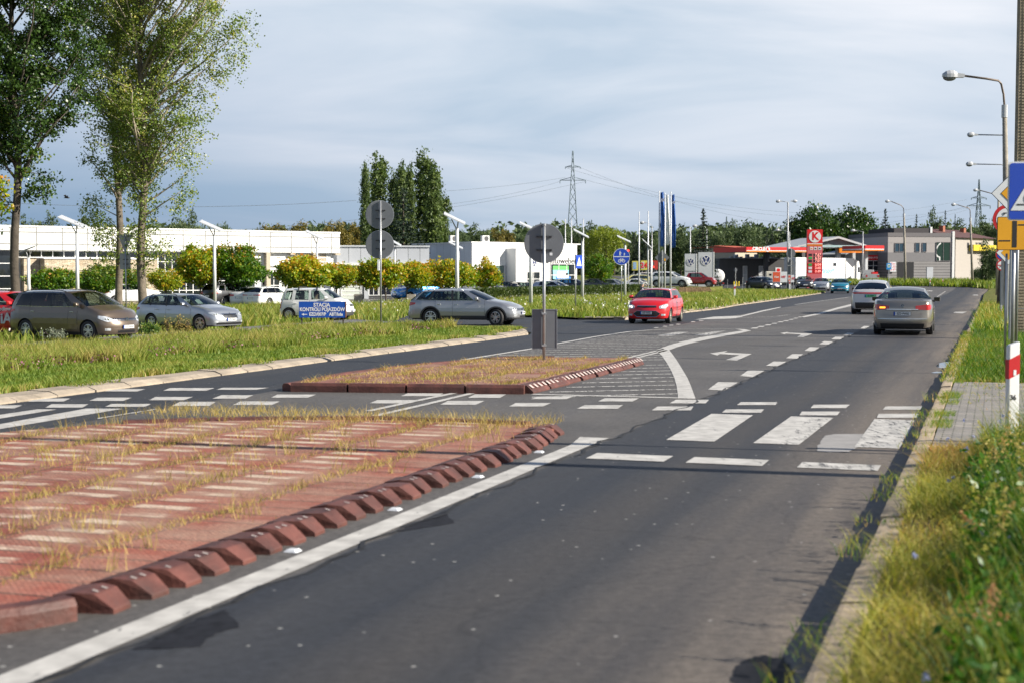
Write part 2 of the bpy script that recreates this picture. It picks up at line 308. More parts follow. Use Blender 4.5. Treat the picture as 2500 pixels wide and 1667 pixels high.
white = M('white_paint', (0.70, 0.70, 0.68), 0.5, var=0.04, nscale=1.5)
galv = M('galvanised_steel', (0.40, 0.41, 0.42), 0.42, 0.75, var=0.12, nscale=8)
signback = M('sign_back_grey', (0.15, 0.16, 0.175), 0.5, 0.25, var=0.07, nscale=6)
black = M('black_plastic', (0.014, 0.014, 0.016), 0.45, var=0.15)
rubber = M('tyre_rubber', (0.018, 0.018, 0.019), 0.75, var=0.25, nscale=12)
dark = M('dark_interior', (0.03, 0.03, 0.033), 0.8, var=0.2)
chrome = M('chrome_trim', (0.72, 0.73, 0.74), 0.15, 1.0, var=0.03)
alloy = M('alloy_rim', (0.55, 0.56, 0.57), 0.3, 0.85, var=0.05)
redl = M('red_lens', (0.42, 0.012, 0.01), 0.12, var=0.1, coat=0.6)
lens = M('clear_lens', (0.55, 0.58, 0.60), 0.08, 0.35, var=0.25, nscale=14, coat=1.0)
lampon = M('lit_headlamp', (1.0, 0.95, 0.8), 0.3, var=0, emit=2.2)
amber = M('lit_amber', (1.0, 0.35, 0.03), 0.3, var=0, emit=1.4)
plate = M('plate_white', (0.74, 0.74, 0.72), 0.5, var=0.03)
blueP = M('plate_blue', (0.02, 0.08, 0.42), 0.5, var=0.05)
inkm = M('black_ink', (0.01, 0.01, 0.012), 0.5, var=0.05)
signblue = M('sign_blue', (0.004, 0.05, 0.42), 0.35, var=0.05, coat=0.3)
signred = M('sign_red', (0.45, 0.008, 0.012), 0.4, var=0.06)
signyel = M('sign_yellow', (0.68, 0.32, 0.006), 0.4, var=0.04)
signwhite = M('sign_white', (0.66, 0.68, 0.70), 0.4, var=0.03)
concrete = M('concrete', (0.34, 0.31, 0.26), 0.85, var=0.22, nscale=2.2, bump=0.4, bscale=30)
winglass = M('window_glass', (0.012, 0.016, 0.02), 0.05, var=0.3, nscale=0.5, spec=0.9)
carglass = glassmat('car_glass', (0.36, 0.43, 0.41)); tint = glassmat('tinted_glass', (0.10, 0.11, 0.12)); showglass = glassmat('show_glass', (0.42, 0.52, 0.50), 1.0)
# ================================================================ the setting: ground, roads, kerbs, markings
def sheet(name, poly, off, m, kind='structure', label=None, cat=None):
    b = bmesh.new(); vs = [b.verts.new((p[0], p[1], 0)) for p in poly]; b.faces.new(vs)
    bmesh.ops.triangulate(b, faces=b.faces[:])
    for co, no in (((*UV(0, -14), 0), (RN.x, RN.y, 0)), ((*UV(0, -40.67), 0), (RN.x, RN.y, 0)), ((0, 150, 0), (0, 1, 0)), ((0, 300, 0), (0, 1, 0))):
        bmesh.ops.bisect_plane(b, geom=b.verts[:]+b.edges[:]+b.faces[:], plane_co=co, plane_no=no, dist=1e-5)
    for v in b.verts: v.co.z = gz(v.co.x, v.co.y)+off
    bmesh.ops.recalc_face_normals(b, faces=b.faces[:])
    for f in b.faces:
        if f.normal.z < 0: f.normal_flip()
    me = bpy.data.meshes.new(name); b.to_mesh(me); b.free(); o = link(name, me, None, m); tag(o, label, cat, None, kind); return o
gm = groundmat(); rm = roadmat('asphalt', 'main'); lotm = roadmat('asphalt_lot', 'lot'); lanem = roadmat('asphalt_lane', 'lane')
sheet('ground', [(-3500, -200), (3500, -200), (3500, 5500), (-3500, 5500)], -0.05, gm)
LK = [(1411, 781), (1526, 781.7), (1600, 773.5), (1671, 764.7), (1750, 756), (1802, 746.6), (1900, 733), (2015, 716)]     # kerb right of the junction
LKW = [G(*p) for p in LK]
road_poly = [UV(-12, -0.79), UV(30, -0.79), UV(80, -0.8), G(2400, 722), G(2413, 707.5), G(2366, 702.5), G(2251, 700), G(2172, 698.5), G(2050, 697), G(1900, 697), G(1850, 691.5), G(1800, 695), G(1745, 703), G(1780, 708), G(1850, 712), G(1950, 713.5), LKW[-1]] + LKW[-2::-1] + [G(1300, 775), G(1000, 772), G(900, 775), G(940, 784), G(1050, 796), G(1240, 802.5), G(1297, 812), UV(43.2, -14.03), UV(20, -14.03), UV(-12, -14.03)]
sheet('road', road_poly, 0.0, rm)
lane_poly = [UV(-12, -22.9), UV(49, -22.9), UV(54, -21), UV(62, -29), UV(-12, -29)]
sheet('service_lane', lane_poly, -0.012, lotm)
lot_poly = [(-75, 62), (-24, 97), (-8.5, 111), (2, 120), (13, 141), (18, 190), (-75, 190)]
sheet('dealer_lot', lot_poly, -0.02, lotm)
gas_poly = [G(1745, 703), G(1850, 691.5), G(2172, 698.5), G(2400, 700), (80, 205), (60, 290), (20, 290), (18, 200)]
sheet('fuel_station_forecourt', gas_poly, -0.016, lanem)
far_verge = [G(1960, 696.4), G(2251, 699.6), G(2366, 702), G(2420, 707), (95, 170), (85, 194), (38, 192)]
sheet('far_verge', far_verge, 0.03, gm)
def strip(name, v0, v1, z0, z1, u0, u1, m, n=40):
    mb = MB(); mb.grid([[(*UV(u0+(u1-u0)*k/n, v), z) for v, z in ((v0, z0), (v1, z1))] for k in range(n+1)], flip=v0 < v1)
    return tag(mb.build(name, m), kind='structure')
VL = [UV(-12, -14.6), UV(43, -14.6), G(1290, 806), G(1240, 802.5), G(1050, 797), G(965, 790), UV(49, -22.6), UV(-12, -22.6)]
sheet('left_verge', VL, 0.075, gm)
VR = [UV(-12, -0.64), UV(80, -0.64), G(2402, 722), G(2416, 709), (110, 130), (60, -20), UV(-12, 20)]
sheet('right_verge', VR, 0.115, gm)
VM = [G(1411, 781.3), G(1526, 781.9), LKW[2], LKW[3], LKW[4], LKW[5], LKW[6], LKW[7], G(1950, 712.8), G(1850, 711), G(1740, 708), G(1560, 716), G(1250, 737), G(1180, 745), G(1000, 771), G(1300, 775.3)]
VMs = VM
sheet('middle_verge', VMs, 0.09, gm)
# worn block paving on the right where the cycle crossing meets the verge
sheet('soil', [UV(2, -0.63), UV(15.3, -0.63), UV(15.3, 0.0), UV(2, 0.0)], 0.119, M('dry_soil', (0.15, 0.115, 0.075), 0.95, var=0.5, nscale=7, bump=0.8, bscale=25))
pav = brickmat('paving_blocks', (0.22, 0.205, 0.19), (0.30, 0.27, 0.23), (0.05, 0.05, 0.03), 0.21, 0.105, 0.008, rot=radians(18.7), axes='xy', noise=0.3, nsc=2.5)
o = MB().prism([UV(15.3, -0.6), UV(25.2, -0.6), UV(25.2, 6.5), UV(15.3, 6.5)], 0.08, 0.128).build('pavement', pav); tag(o, kind='structure')
def kerb(name, pts, wd, h, m, ln=1.0, lip=0.03, sloped=0.05):
    # separate concrete stones laid along the path; the stone body lies to the left of the direction of travel
    mb = MB(); acc = 0
    for i in range(len(pts)-1):
        a = Vector(pts[i]); b2 = Vector(pts[i+1]); d = b2-a; n = max(1, round(d.length/ln)); d.normalize(); q = Vector((-d.y, d.x)); st = (b2-a).length/n
        for k in range(n):
            p0 = a+d*(k*st+0.012); p1 = a+d*((k+1)*st-0.012); j = random.uniform(-0.012, 0.012); hz = h+random.uniform(-0.012, 0.012)
            z0 = gz(p0.x, p0.y); z1 = gz(p1.x, p1.y); rows = []
            for p, z in ((p0, z0), (p1, z1)):
                rows.append([(p.x+q.x*(t+j), p.y+q.y*(t+j), z+zz) for t, zz in ((0, -0.1), (0, hz*0.35), (sloped, hz*0.95), (sloped+0.03, hz), (wd, hz+0.01), (wd, -0.1))])
            mb.grid(rows, flip=True)
            for r, fl in ((rows[0], 0), (rows[1], 1)): mb.add(r, [tuple(range(6)) if not fl else tuple(range(5, -1, -1))])
    return tag(mb.build(name, m), kind='structure')
kerbm = M('kerb_concrete', (0.33, 0.275, 0.21), 0.85, var=0.3, nscale=1.7, bump=0.5, bscale=28, dirt=((0.10, 0.085, 0.05), 2.5, 0.58, 0.7))
kerb('left_kerb', [UV(u, -14.02+(0.03*sin(u))) for u in np.arange(-2, 42.1, 4)]+[UV(43.6, -14.2), G(1285, 809)], 0.55, 0.085, kerbm, 1.0, sloped=0.14)
kerb('left_kerb', [G(p[0], p[1]) for p in LK[:2]]+LKW[2:], 0.5, 0.12, kerbm, 1.2, sloped=0.12)
kerb('right_kerb', [UV(u, -0.79) for u in np.arange(79, -6.1, -5)], 0.17, 0.125, M('kerb_concrete_light', (0.43, 0.335, 0.225), 0.85, var=0.25, nscale=2.5, bump=0.5, bscale=28, dirt=((0.12, 0.10, 0.06), 3.0, 0.55, 0.7)), 1.0, sloped=0.012)
# ---- painted markings: measured corners, laid on the asphalt as thin sheets
PM1 = paintmat('road_paint', 0.35); PM2 = paintmat('road_paint_worn', 0.415, (0.055, 0.055, 0.056)); PMH = paintmat('road_paint_faded', 0.45, (0.10, 0.097, 0.092))
class Marks:
    def __init__(s): s.v = []; s.f = []
    def poly(s, pts, z=0.006):
        n = len(s.v); s.v += [(p[0], p[1], gz(p[0], p[1])+z) for p in pts]; s.f.append(tuple(range(n, n+len(pts))))
    def build(s, name, m):
        mb = MB(); mb.v = s.v; mb.f = s.f; return tag(mb.build(name, m), kind='structure')
def c2(x, y): return G(900+x/2.352, 720+y/2.352)
def c3(x, y): return G(x/2.94, 780+y/2.94)
def c5(x, y): return G(1600+x/2.6133, 680+y/2.6133)
mk = Marks(); mw = Marks(); mh = Marks()
for k in range(20): mk.poly([UV(-2+k*0.92, -4.54), UV(-2+(k+1)*0.92, -4.54), UV(-2+(k+1)*0.92, -4.32), UV(-2+k*0.92, -4.32)] if k < 19 else [UV(15.48, -4.54), UV(16.3, -4.66), UV(16.3, -4.3), UV(15.48, -4.32)])
mk.poly([UV(16.35, -3.62), UV(16.35, -3.05), UV(19.6, -3.12), UV(19.6, -3.70)])
mk.poly([UV(16.35, -2.60), UV(16.35, -2.30), UV(19.6, -2.33), UV(19.6, -2.60)]); mw.poly([UV(16.35, -2.30), UV(16.35, -2.08), UV(19.6, -2.03), UV(19.6, -2.33)])
mw.poly([UV(16.35, -1.46), UV(16.35, -0.97), UV(19.6, -0.95), UV(19.6, -1.49)])
for v0, v1 in ((-4.06, -3.22), (-2.99, -2.2)): mk.poly([UV(14.42, v0), UV(14.42, v1), UV(14.9, v1), UV(14.9, v0)])
mw.poly([UV(14.42, -1.85), UV(14.42, -1.06), UV(14.86, -1.06), UV(14.86, -1.85)])
def q4(fn, t, b, M_): M_.poly([fn(b[0], b[2]), fn(b[1], b[2]), fn(t[1], t[2]), fn(t[0], t[2])])
for t, b in (((-60, 160, 615), (-140, 105, 637)), ((370, 635, 607), (325, 590, 632)), ((800, 1085, 605), (755, 1040, 626)), ((1290, 1550, 590), (1235, 1500, 620)), ((1725, 2010, 587), (1670, 1950, 613)),
    ((270, 505, 566), (200, 455, 588)), ((700, 945, 560), (640, 885, 583)), ((1115, 1385, 555), (1070, 1320, 578)), ((1590, 1820, 542), (1525, 1760, 567)), ((1990, 2270, 538), (1945, 2210, 560)),
    ((820, 1045, 498), (750, 985, 515)), ((1220, 1540, 491), (1170, 1480, 510)), ((1600, 1930, 489), (1550, 1840, 503))): q4(c3, t, b, mk)
for t, b in (((50, 270, 603), (5, 220, 622)), ((455, 665, 608), (410, 615, 630)), ((845, 1048, 620), (805, 1000, 640)), ((1240, 1460, 632), (1195, 1430, 653)), ((1660, 1865, 640), (1625, 1850, 662)),
    ((225, 430, 564), (185, 400, 580)), ((610, 790, 570), (570, 755, 590)), ((970, 1175, 583), (930, 1135, 598)), ((1355, 1552, 593), (1318, 1515, 611)), ((1765, 1955, 601), (1728, 1935, 622))): q4(c2, t, b, mk)
for t, b in (((545, 777, 788), (520, 768, 806)), ((1010, 1240, 804), (990, 1215, 826)), ((1470, 1705, 815), (1450, 1690, 836)), ((450, 693, 834), (425, 675, 855)), ((935, 1178, 848), (918, 1160, 872)), ((1425, 1685, 862), (1412, 1672, 888))): q4(c5, t, b, mk)
mk.poly([c3(-10, 712), c3(410, 645), c3(270, 644), c3(-10, 684)]); mk.poly([c3(-10, 787), c3(885, 640), c3(620, 638), c3(-10, 752)]); mh.poly([c3(700, 713), c3(1120, 646), c3(1120, 640), c3(700, 707)])
def line(pts, wd, M_, z=0.006):
    pts = [Vector(p) for p in pts]
    for i in range(len(pts)-1):
        a, b = pts[i], pts[i+1]; d = (b-a).normalized(); q = Vector((-d.y, d.x))*wd/2
        M_.poly([a-q, b-q, b+q, a+q], z+0.0006*(i % 2))
# double line leading to the far island, thin outline of the hatched field, its wide curved border
line([c2(0, 667), c2(270, 609), c2(560, 550)], 0.12, mk, 0.009); line([c2(0, 703), c2(330, 628), c2(630, 556)], 0.12, mk, 0.009)
LB = [c2(510, 377), c2(940, 308), c2(1080, 281), c2(1300, 241), c2(1500, 212), c2(1620, 203), c2(1800, 198.5), c2(2100, 198)]
line(LB, 0.14, mk); line([c2(940, 569), c2(1400, 581), c2(1875, 593)], 0.16, mk)
for a, b in (((1655, 325), (1725, 320)), ((1700, 380), (1765, 375)), ((1742, 440), (1811, 440)), ((1765, 520), (1850, 520))):
    pass
bl = [(1650, 318), (1685, 350), (1712, 390), (1735, 430), (1755, 475), (1768, 520), (1774, 560), (1777, 594)]; br_ = [(1727, 317), (1748, 345), (1776, 385), (1803, 430), (1830, 475), (1850, 520), (1864, 560), (1875, 590)]
for i in range(7): mk.poly([c2(*bl[i+1]), c2(*br_[i+1]), c2(*br_[i]), c2(*bl[i])])
ul = [(1650, 318), (1720, 290), (1800, 268), (1900, 246), (2000, 230), (2090, 215), (2150, 206)]; ll = [(1727, 317), (1770, 300), (1830, 283), (1930, 260), (2030, 240), (2130, 222), (2197, 207)]
for i in range(6): mk.poly([c2(*ul[i]), c2(*ll[i]), c2(*ll[i+1]), c2(*ul[i+1])])
mk.poly([c2(2100, 196), c2(2150, 206), c2(2197, 207), c2(2160, 199)])
mk.poly([c2(1470, 362), c2(1488, 364), c2(1700, 312), c2(1690, 309)]); mk.poly([c2(1500, 367), c2(1516, 369), c2(1720, 319), c2(1706, 316)])
# hatching: pale thin bars across the closed field
XL = sorted([(p[1], p[0]) for p in LB[:-1]]); XR = sorted([(p[1], p[0]) for p in [c2(*a) for a in bl]]+[(c2(*a)[1], c2(*a)[0]) for a in ul[1:]])
def itp(T, z): return float(np.interp(z, [t[0] for t in T], [t[1] for t in T]))
z = 22.6
while z < 47:
    xr = itp(XR, z+0.6); zr = z+0.5; xl = max(itp(XL, z), xr-7.5); 
    if z < 31: xl = max(xl, UV(0, -7.0)[0]*0+(-6.95+0.3206*z*1.0)/0.9472)
    if xr-xl > 0.4:
        k = (xr-xl)*0.27; dzz = 0.07
        mh.poly([(xl, zr-k-dzz), (xr, zr-dzz), (xr, zr+dzz), (xl, zr-k+dzz)], 0.004)
    z += 0.92
# dark crack where the two asphalts meet
mt = Marks(); pts = [Vector(UV(u, -4.26+0.035*sin(u*3.1)+0.03*sin(u*7.7+1)+random.uniform(-.02, .02))) for u in np.arange(3, 60, 0.22)]
for i in range(len(pts)-1):
    d = (pts[i+1]-pts[i]).normalized(); q = Vector((-d.y, d.x))*random.uniform(0.006, 0.022); mt.poly([pts[i]-q, pts[i+1]-q, pts[i+1]+q, pts[i]+q], 0.0075)
mt.build('tar_seam', M('tar', (0.012, 0.012, 0.013), 0.7, var=0.2))
# arrows
mk.poly([c5(348, 477), c5(395, 490), c5(410, 481), c5(535, 488), c5(448, 518), c5(520, 522), c5(615, 480), c5(440, 471), c5(462, 460)])
mk.poly([c5(795, 350), c5(825, 358), c5(832, 353), c5(930, 358), c5(905, 374), c5(945, 375), c5(1000, 354), c5(840, 347), c5(852, 342)])
for Q in (((400, 660), (527, 662), (440, 713), (335, 708)), ((590, 586), (697, 587), (620, 628), (540, 621)), ((755, 528), (837, 530), (780, 558), (705, 556)), ((873, 481), (942, 482), (905, 510), (833, 508)), ((985, 437), (1047, 439), (1010, 463), (950, 461)),
    ((1075, 401), (1134, 403), (1105, 422), (1045, 419)), ((1150, 372), (1205, 374), (1180, 391), (1122, 389)), ((1225, 348), (1270, 350), (1245, 363), (1198, 362)), ((1330, 305), (1368, 306), (1342, 322), (1308, 321)), ((1400, 270), (1430, 271), (1412, 282), (1385, 281))):
    mk.poly([c5(*Q[3]), c5(*Q[2]), c5(*Q[1]), c5(*Q[0])])
for x, y in ((632, 318), (672, 308), (718, 298), (758, 288), (797, 279), (833, 271), (865, 263), (895, 255), (920, 248)):
    s = (y-150)/150.0; mk.poly([c5(x-24*s, y+3*s), c5(x+14*s, y+3*s), c5(x+26*s, y-3*s), c5(x-8*s, y-3*s)])
bA = [(930, 246), (1040, 222), (1150, 190), (1250, 165)]; bB = [(950, 250), (1060, 228), (1160, 199), (1250, 178)]
for i in range(3): mk.poly([c5(*bB[i]), c5(*bB[i+1]), c5(*bA[i+1]), c5(*bA[i])])
mk.poly([c5(250, 265), c5(500, 257), c5(560, 246), c5(540, 240), c5(370, 246)]); mk.poly([c5(540, 241), c5(560, 243), c5(690, 212), c5(800, 187), c5(800, 183), c5(680, 206)])
line([c5(500, 256), c5(650, 250), c5(780, 243), c5(850, 234)], 0.12, mh); line([c5(890, 169), c5(1050, 146), c5(1235, 121)], 0.14, mk)
for x, y in ((0, 315), (55, 307), (95, 300), (140, 294), (235, 278), (285, 271)): mk.poly([c5(x-12, y+2), c5(x+14, y+2), c5(x+24, y-2), c5(x-2, y-2)])
mk.poly([c5(1900, 221), c5(1960, 225), c5(1988, 214), c5(1915, 215)])
for i in range(9): mk.poly([c5(1778+i*7.5, 128-i*5), c5(1788+i*7.5, 129-i*5), c5(1793+i*7.5, 126-i*5), c5(1785+i*7.5, 125-i*5)])
mk.poly([c5(1730, 82), c5(1765, 84), c5(1768, 79), c5(1735, 79)]); mk.poly([c5(2020, 109), c5(2060, 111), c5(2058, 106), c5(2028, 106)])
for a in (((5, 366), (100, 369), (215, 342), (130, 343)), ((245, 362), (330, 365), (450, 334), (360, 341))): mh.poly([c5(*p) for p in a])
mk.build('road_marking', PM1); mw.build('road_marking', PM2); mh.build('road_marking', PMH)
# repair patch of pale asphalt, damp patches and puddles
wet = M('damp_asphalt', (0.013, 0.0135, 0.017), 0.75, spec=0.2, var=0.5, nscale=9); water = M('puddle_water', (0.02, 0.021, 0.023), 0.03, var=0.1)
pale = M('pale_patch', (0.27, 0.26, 0.25), 0.9, var=0.12, nscale=4, bump=0.3, bscale=90)
def blob(name, fn, pts, z, m, jit=0.014):
    P = []
    for i in range(len(pts)):
        a, b = Vector(fn(*pts[i])), Vector(fn(*pts[(i+1) % len(pts)]))
        for t in np.linspace(0, 1, 9)[:-1]: p = a.lerp(b, t); P.append((p.x+random.uniform(-jit, jit), p.y+random.uniform(-jit, jit)))
    o = sheet(name, P, z, m); return o
def c1(x, y): return G(x/1.809, 800+y/1.809)
def c6(x, y): return G(800+x/3.36, 950+y/3.36)
def cr(x, y): return G(2100+x/4.48, 750+y/4.48)
blob('asphalt_patch', c5, [(1085, 1000), (1060, 1030), (1035, 1075), (1030, 1100), (1120, 1108), (1240, 1105), (1290, 1075), (1400, 1000), (1330, 990), (1150, 990)], 0.004, pale)
blob('damp_patch', c1, [(590, 1420), (760, 1414), (880, 1405), (950, 1350), (1060, 1320), (1012, 1270), (1000, 1240), (860, 1290), (700, 1370)], 0.003, wet, 0.012)
blob('damp_patch', c6, [(545, 1172), (800, 1132), (1050, 1095), (985, 1045), (975, 995), (850, 1040), (700, 1110)], 0.003, wet, 0.012)
blob('puddle', cr, [(830, 645), (860, 610), (930, 596), (1000, 600), (990, 640), (930, 662), (870, 662)], 0.003, water)
blob('puddle', cr, [(775, 712), (830, 700), (900, 705), (880, 718), (800, 718)], 0.003, water)
blob('puddle', G, [(1785, 1667), (1790, 1640), (1815, 1612), (1860, 1600), (1915, 1605), (1935, 1640), (1925, 1680), (1850, 1700)], 0.003, wet)
# ---------------------------------------------------------------- raised traffic islands of red rubber
def islandmat(name, base, dusty, amt):
    m, nt, b, L = new_mat(name); tc = N(nt, 'ShaderNodeTexCoord'); mp = N(nt, 'ShaderNodeMapping'); mp.inputs['Rotation'].default_value = (0, 0, radians(18.7)); L(tc.outputs['Object'], mp.inputs[0])
    br = N(nt, 'ShaderNodeTexBrick', offset=0.0); br.inputs['Scale'].default_value = 1; br.inputs['Brick Width'].default_value = 0.95; br.inputs['Row Height'].default_value = 0.36; br.inputs['Mortar Size'].default_value = 0.014; L(mp.outputs[0], br.inputs['Vector'])
    br.inputs['Color1'].default_value = (*base, 1); br.inputs['Color2'].default_value = (base[0]*0.72, base[1]*0.85, base[2]*0.9, 1); br.inputs['Mortar'].default_value = (0.05, 0.025, 0.018, 1)
    mp.inputs['Location'].default_value = (-0.4, 0.1, 0)
    sp = N(nt, 'ShaderNodeSeparateXYZ'); L(mp.outputs[0], sp.inputs[0]); wv = N(nt, 'ShaderNodeMath', operation='MULTIPLY', i_1=2*pi/0.36); L(sp.outputs[1], wv.inputs[0]); sn = N(nt, 'ShaderNodeMath', operation='SINE'); L(wv.outputs[0], sn.inputs[0])
    ur = ramp(nt, [(0.55, 0.0), (0.68, 1.0)]); ua = N(nt, 'ShaderNodeMath', operation='MULTIPLY_ADD', i_1=0.5, i_2=0.5); L(sn.outputs[0], ua.inputs[0]); L(ua.outputs[0], ur.inputs[0])
    dv = N(nt, 'ShaderNodeMath', operation='DIVIDE', i_1=0.95); L(sp.outputs[0], dv.inputs[0]); fc = N(nt, 'ShaderNodeMath', operation='FRACT'); L(dv.outputs[0], fc.inputs[0]); vr = ramp(nt, [(0.10, 0.0), (0.16, 1.0), (0.60, 1.0), (0.70, 0.0)]); L(fc.outputs[0], vr.inputs[0])
    m2 = N(nt, 'ShaderNodeMapping'); m2.inputs['Scale'].default_value = (1.0, 2.0, 1); L(mp.outputs[0], m2.inputs[0]); n = N(nt, 'ShaderNodeTexNoise', i_Scale=1.3, i_Detail=7.0, i_Roughness=0.62); L(m2.outputs[0], n.inputs['Vector'])
    r = ramp(nt, [(0.42, 0.08), (0.54, amt)]); L(n.outputs[0], r.inputs[0]); p1 = N(nt, 'ShaderNodeMath', operation='MULTIPLY'); L(ur.outputs[0], p1.inputs[0]); L(vr.outputs[0], p1.inputs[1]); p2 = N(nt, 'ShaderNodeMath', operation='MULTIPLY'); L(p1.outputs[0], p2.inputs[0]); L(r.outputs[0], p2.inputs[1])
    en = N(nt, 'ShaderNodeMapRange', i_From_Min=1.75, i_From_Max=1.95, i_To_Min=1.0, i_To_Max=0.12); L(sp.outputs[0], en.inputs[0]); p3 = N(nt, 'ShaderNodeMath', operation='MULTIPLY'); L(p2.outputs[0], p3.inputs[0]); L(en.outputs[0], p3.inputs[1])
    n3 = N(nt, 'ShaderNodeTexNoise', i_Scale=0.9, i_Detail=8.0, i_Roughness=0.7); L(mp.outputs[0], n3.inputs['Vector']); r3 = ramp(nt, [(0.38, 0.0), (0.62, 0.75)]); L(n3.outputs[0], r3.inputs[0])
    m0 = N(nt, 'ShaderNodeMix', data_type='RGBA'); L(r3.outputs[0], m0.inputs['Factor']); L(br.outputs[0], m0.inputs['A']); m0.inputs['B'].default_value = (0.40, 0.25, 0.175, 1)
    mx = N(nt, 'ShaderNodeMix', data_type='RGBA'); L(p3.outputs[0], mx.inputs['Factor']); L(m0.outputs['Result'], mx.inputs['A']); mx.inputs['B'].default_value = (*dusty, 1)
    st = N(nt, 'ShaderNodeTexVoronoi', i_Scale=21.0, feature='F1', distance='CHEBYCHEV'); st.inputs['Randomness'].default_value = 0.15; L(mp.outputs[0], st.inputs['Vector']); sr = ramp(nt, [(0.22, 1.22), (0.42, 0.62)]); L(st.outputs['Distance'], sr.inputs[0])
    m3 = N(nt, 'ShaderNodeMix', data_type='RGBA', blend_type='MULTIPLY', i_Factor=0.8); L(mx.outputs['Result'], m3.inputs['A']); L(sr.outputs[0], m3.inputs['B']); L(m3.outputs['Result'], b.inputs['Base Color']); b.inputs['Roughness'].default_value = 0.85
    bp = N(nt, 'ShaderNodeBump', i_Strength=0.9, i_Distance=0.012); L(sr.outputs[0], bp.inputs['Height']); L(bp.outputs[0], b.inputs['Normal']); return m
redmat = islandmat('red_rubber_mat', (0.33, 0.075, 0.045), (0.62, 0.48, 0.36), 0.95); redmat2 = islandmat('red_rubber_mat_old', (0.24, 0.055, 0.035), (0.34, 0.22, 0.16), 0.6)
redk = M('red_rubber_kerb', (0.105, 0.036, 0.027), 0.6, var=0.5, nscale=2.3, bump=0.3, bscale=30, dirt=((0.05, 0.03, 0.025), 3.0, 0.5, 0.7))
stud = M('grey_reflector', (0.38, 0.33, 0.30), 0.4, var=0.2)
def island(name, label, ring, top, m, loc):
    t = thing(name, label, 'traffic island', (*loc, 0)); ox, oy = loc
    mb = MB(); n = len(ring)
    cx = sum(p[0] for p in ring)/n; cy = sum(p[1] for p in ring)/n
    mb.prism([(UV(*p)[0]-ox, UV(*p)[1]-oy) for p in ring], -0.02, top); mb.build('rubber_mat', m, t); return t
def wloc(p, loc, z): q = UV(*p); return (q[0]-loc[0], q[1]-loc[1], z)
def kerbblock(par, loc, u, v, lu, lv, h, gap, m, dirn=1):
    # wedge with a chamfered outer face; tapers towards the road, studs on its top
    ju, jv, ja = random.uniform(-.012, .012), random.uniform(-.012, .012), random.uniform(-.05, .05); r = lambda a, b, c: wloc((u+a+ju+b*ja, v+b+jv+a*ja), loc, c)
    mb = MB(); j = random.uniform(-0.012, 0.012); g = gap
    prof = [(-lv, h*0.82), (-0.12, h+j), (-0.01, h*0.94), (0.10, 0.03), (0.10, -0.01), (-lv, -0.01)]
    sl = [0.0, g*0.1, g*0.45, g*0.8, g*0.8, 0.0]
    mb.grid([[r(sl[i % 6], prof[i % 6][0], prof[i % 6][1]) for i in range(7)], [r(lu-sl[i % 6]*0.45, prof[i % 6][0], prof[i % 6][1]) for i in range(7)]], flip=True)
    mb.add([r(sl[i], prof[i][0], prof[i][1]) for i in range(6)], [tuple(range(6))]); mb.add([r(lu-sl[i]*0.45, prof[i][0], prof[i][1]) for i in range(6)], [tuple(range(5, -1, -1))])
    k = mb.build('kerb_block', m, par, bevel=0.008)
    for a in (0.35, 0.65):
        if random.random() < 0.35: continue
        s = MB(); s.add([r(lu*a-0.010, -0.055, h+0.004), r(lu*a+0.010, -0.055, h+0.004), r(lu*a+0.010, -0.015, h*0.93+0.004), r(lu*a-0.010, -0.015, h*0.93+0.004)], [(0, 1, 2, 3)])
        s.build('reflector', stud, k)
    return k
loc1 = UV(12, -8)
r1_ = [(6.9, -5.05), (16.5, -5.0), (16.8, -5.3), (16.9, -6.6), (16.8, -7.6), (16.4, -8.8), (15.6, -10.2), (14.1, -11.0), (12.6, -11.3), (11, -11.4), (8.5, -11.4), (6.4, -10.8), (5.9, -9.5), (5.9, -7.2), (6.15, -6.0), (6.5, -5.3)]
isl = island('traffic_island', 'large red rubber traffic island in the foreground, edged with saw-tooth kerb blocks', r1_, 0.085, redmat, loc1)
for k in range(-1, 26): kerbblock(isl, loc1, 7.2+k*0.363, -4.84-(0.0 if k < 22 else (k-21)*0.045), 0.305, 0.26, 0.125, 0.11, redk)
def sweepk(par, loc, pts, m, h=0.13, wi=0.28, name='curved_kerb', seams=None):
    mb = MB(); pts = [Vector(p) for p in pts]; rows = []
    for i, p in enumerate(pts):
        d = (pts[min(i+1, len(pts)-1)]-pts[max(0, i-1)]).normalized(); q = Vector((-d.y, d.x))
        rows.append([wloc((p.x+q.x*a, p.y+q.y*a), loc, zz) for a, zz in ((-wi*0.5, -0.01), (-wi*0.46, 0.03), (-wi*0.1, h*0.9), (0, h), (wi*0.4, h), (wi*0.5, h*0.7), (wi*0.5, -0.01))])
    mb.grid(rows); mb.add(rows[0], [tuple(range(6, -1, -1))]); mb.add(rows[-1], [tuple(range(7))])
    return mb.build(name, m, par, bevel=0.006)
cv = [(5.95+1.12*(1-cos(a)), -6.3+1.36*sin(a)) for a in np.linspace(0, pi/2*0.83, 12)]
sweepk(isl, loc1, [(5.92, -9.6), (5.93, -8.6), (5.93, -7.6)], redk); sweepk(isl, loc1, [(5.93, -7.58), (5.94, -6.9)]+cv, redk)
fe = [(16.7, -5.45), (16.75, -6.45), (16.72, -7.45), (16.35, -8.5), (15.85, -9.45), (15.2, -10.3)]
for k in range(5): a_ = Vector(fe[k]); b_ = Vector(fe[k+1]); sweepk(isl, loc1, [a_.lerp(b_, 0.01), a_.lerp(b_, 0.98)], redk, 0.12, 0.3, 'kerb_block')
loc2 = UV(25, -9)
r2_ = [(21.2, -11.0), (22.0, -7.25), (29.9, -7.3), (30.3, -7.5), (30.0, -9.2), (29.6, -10.1), (26.5, -11.0), (24, -11.25)]
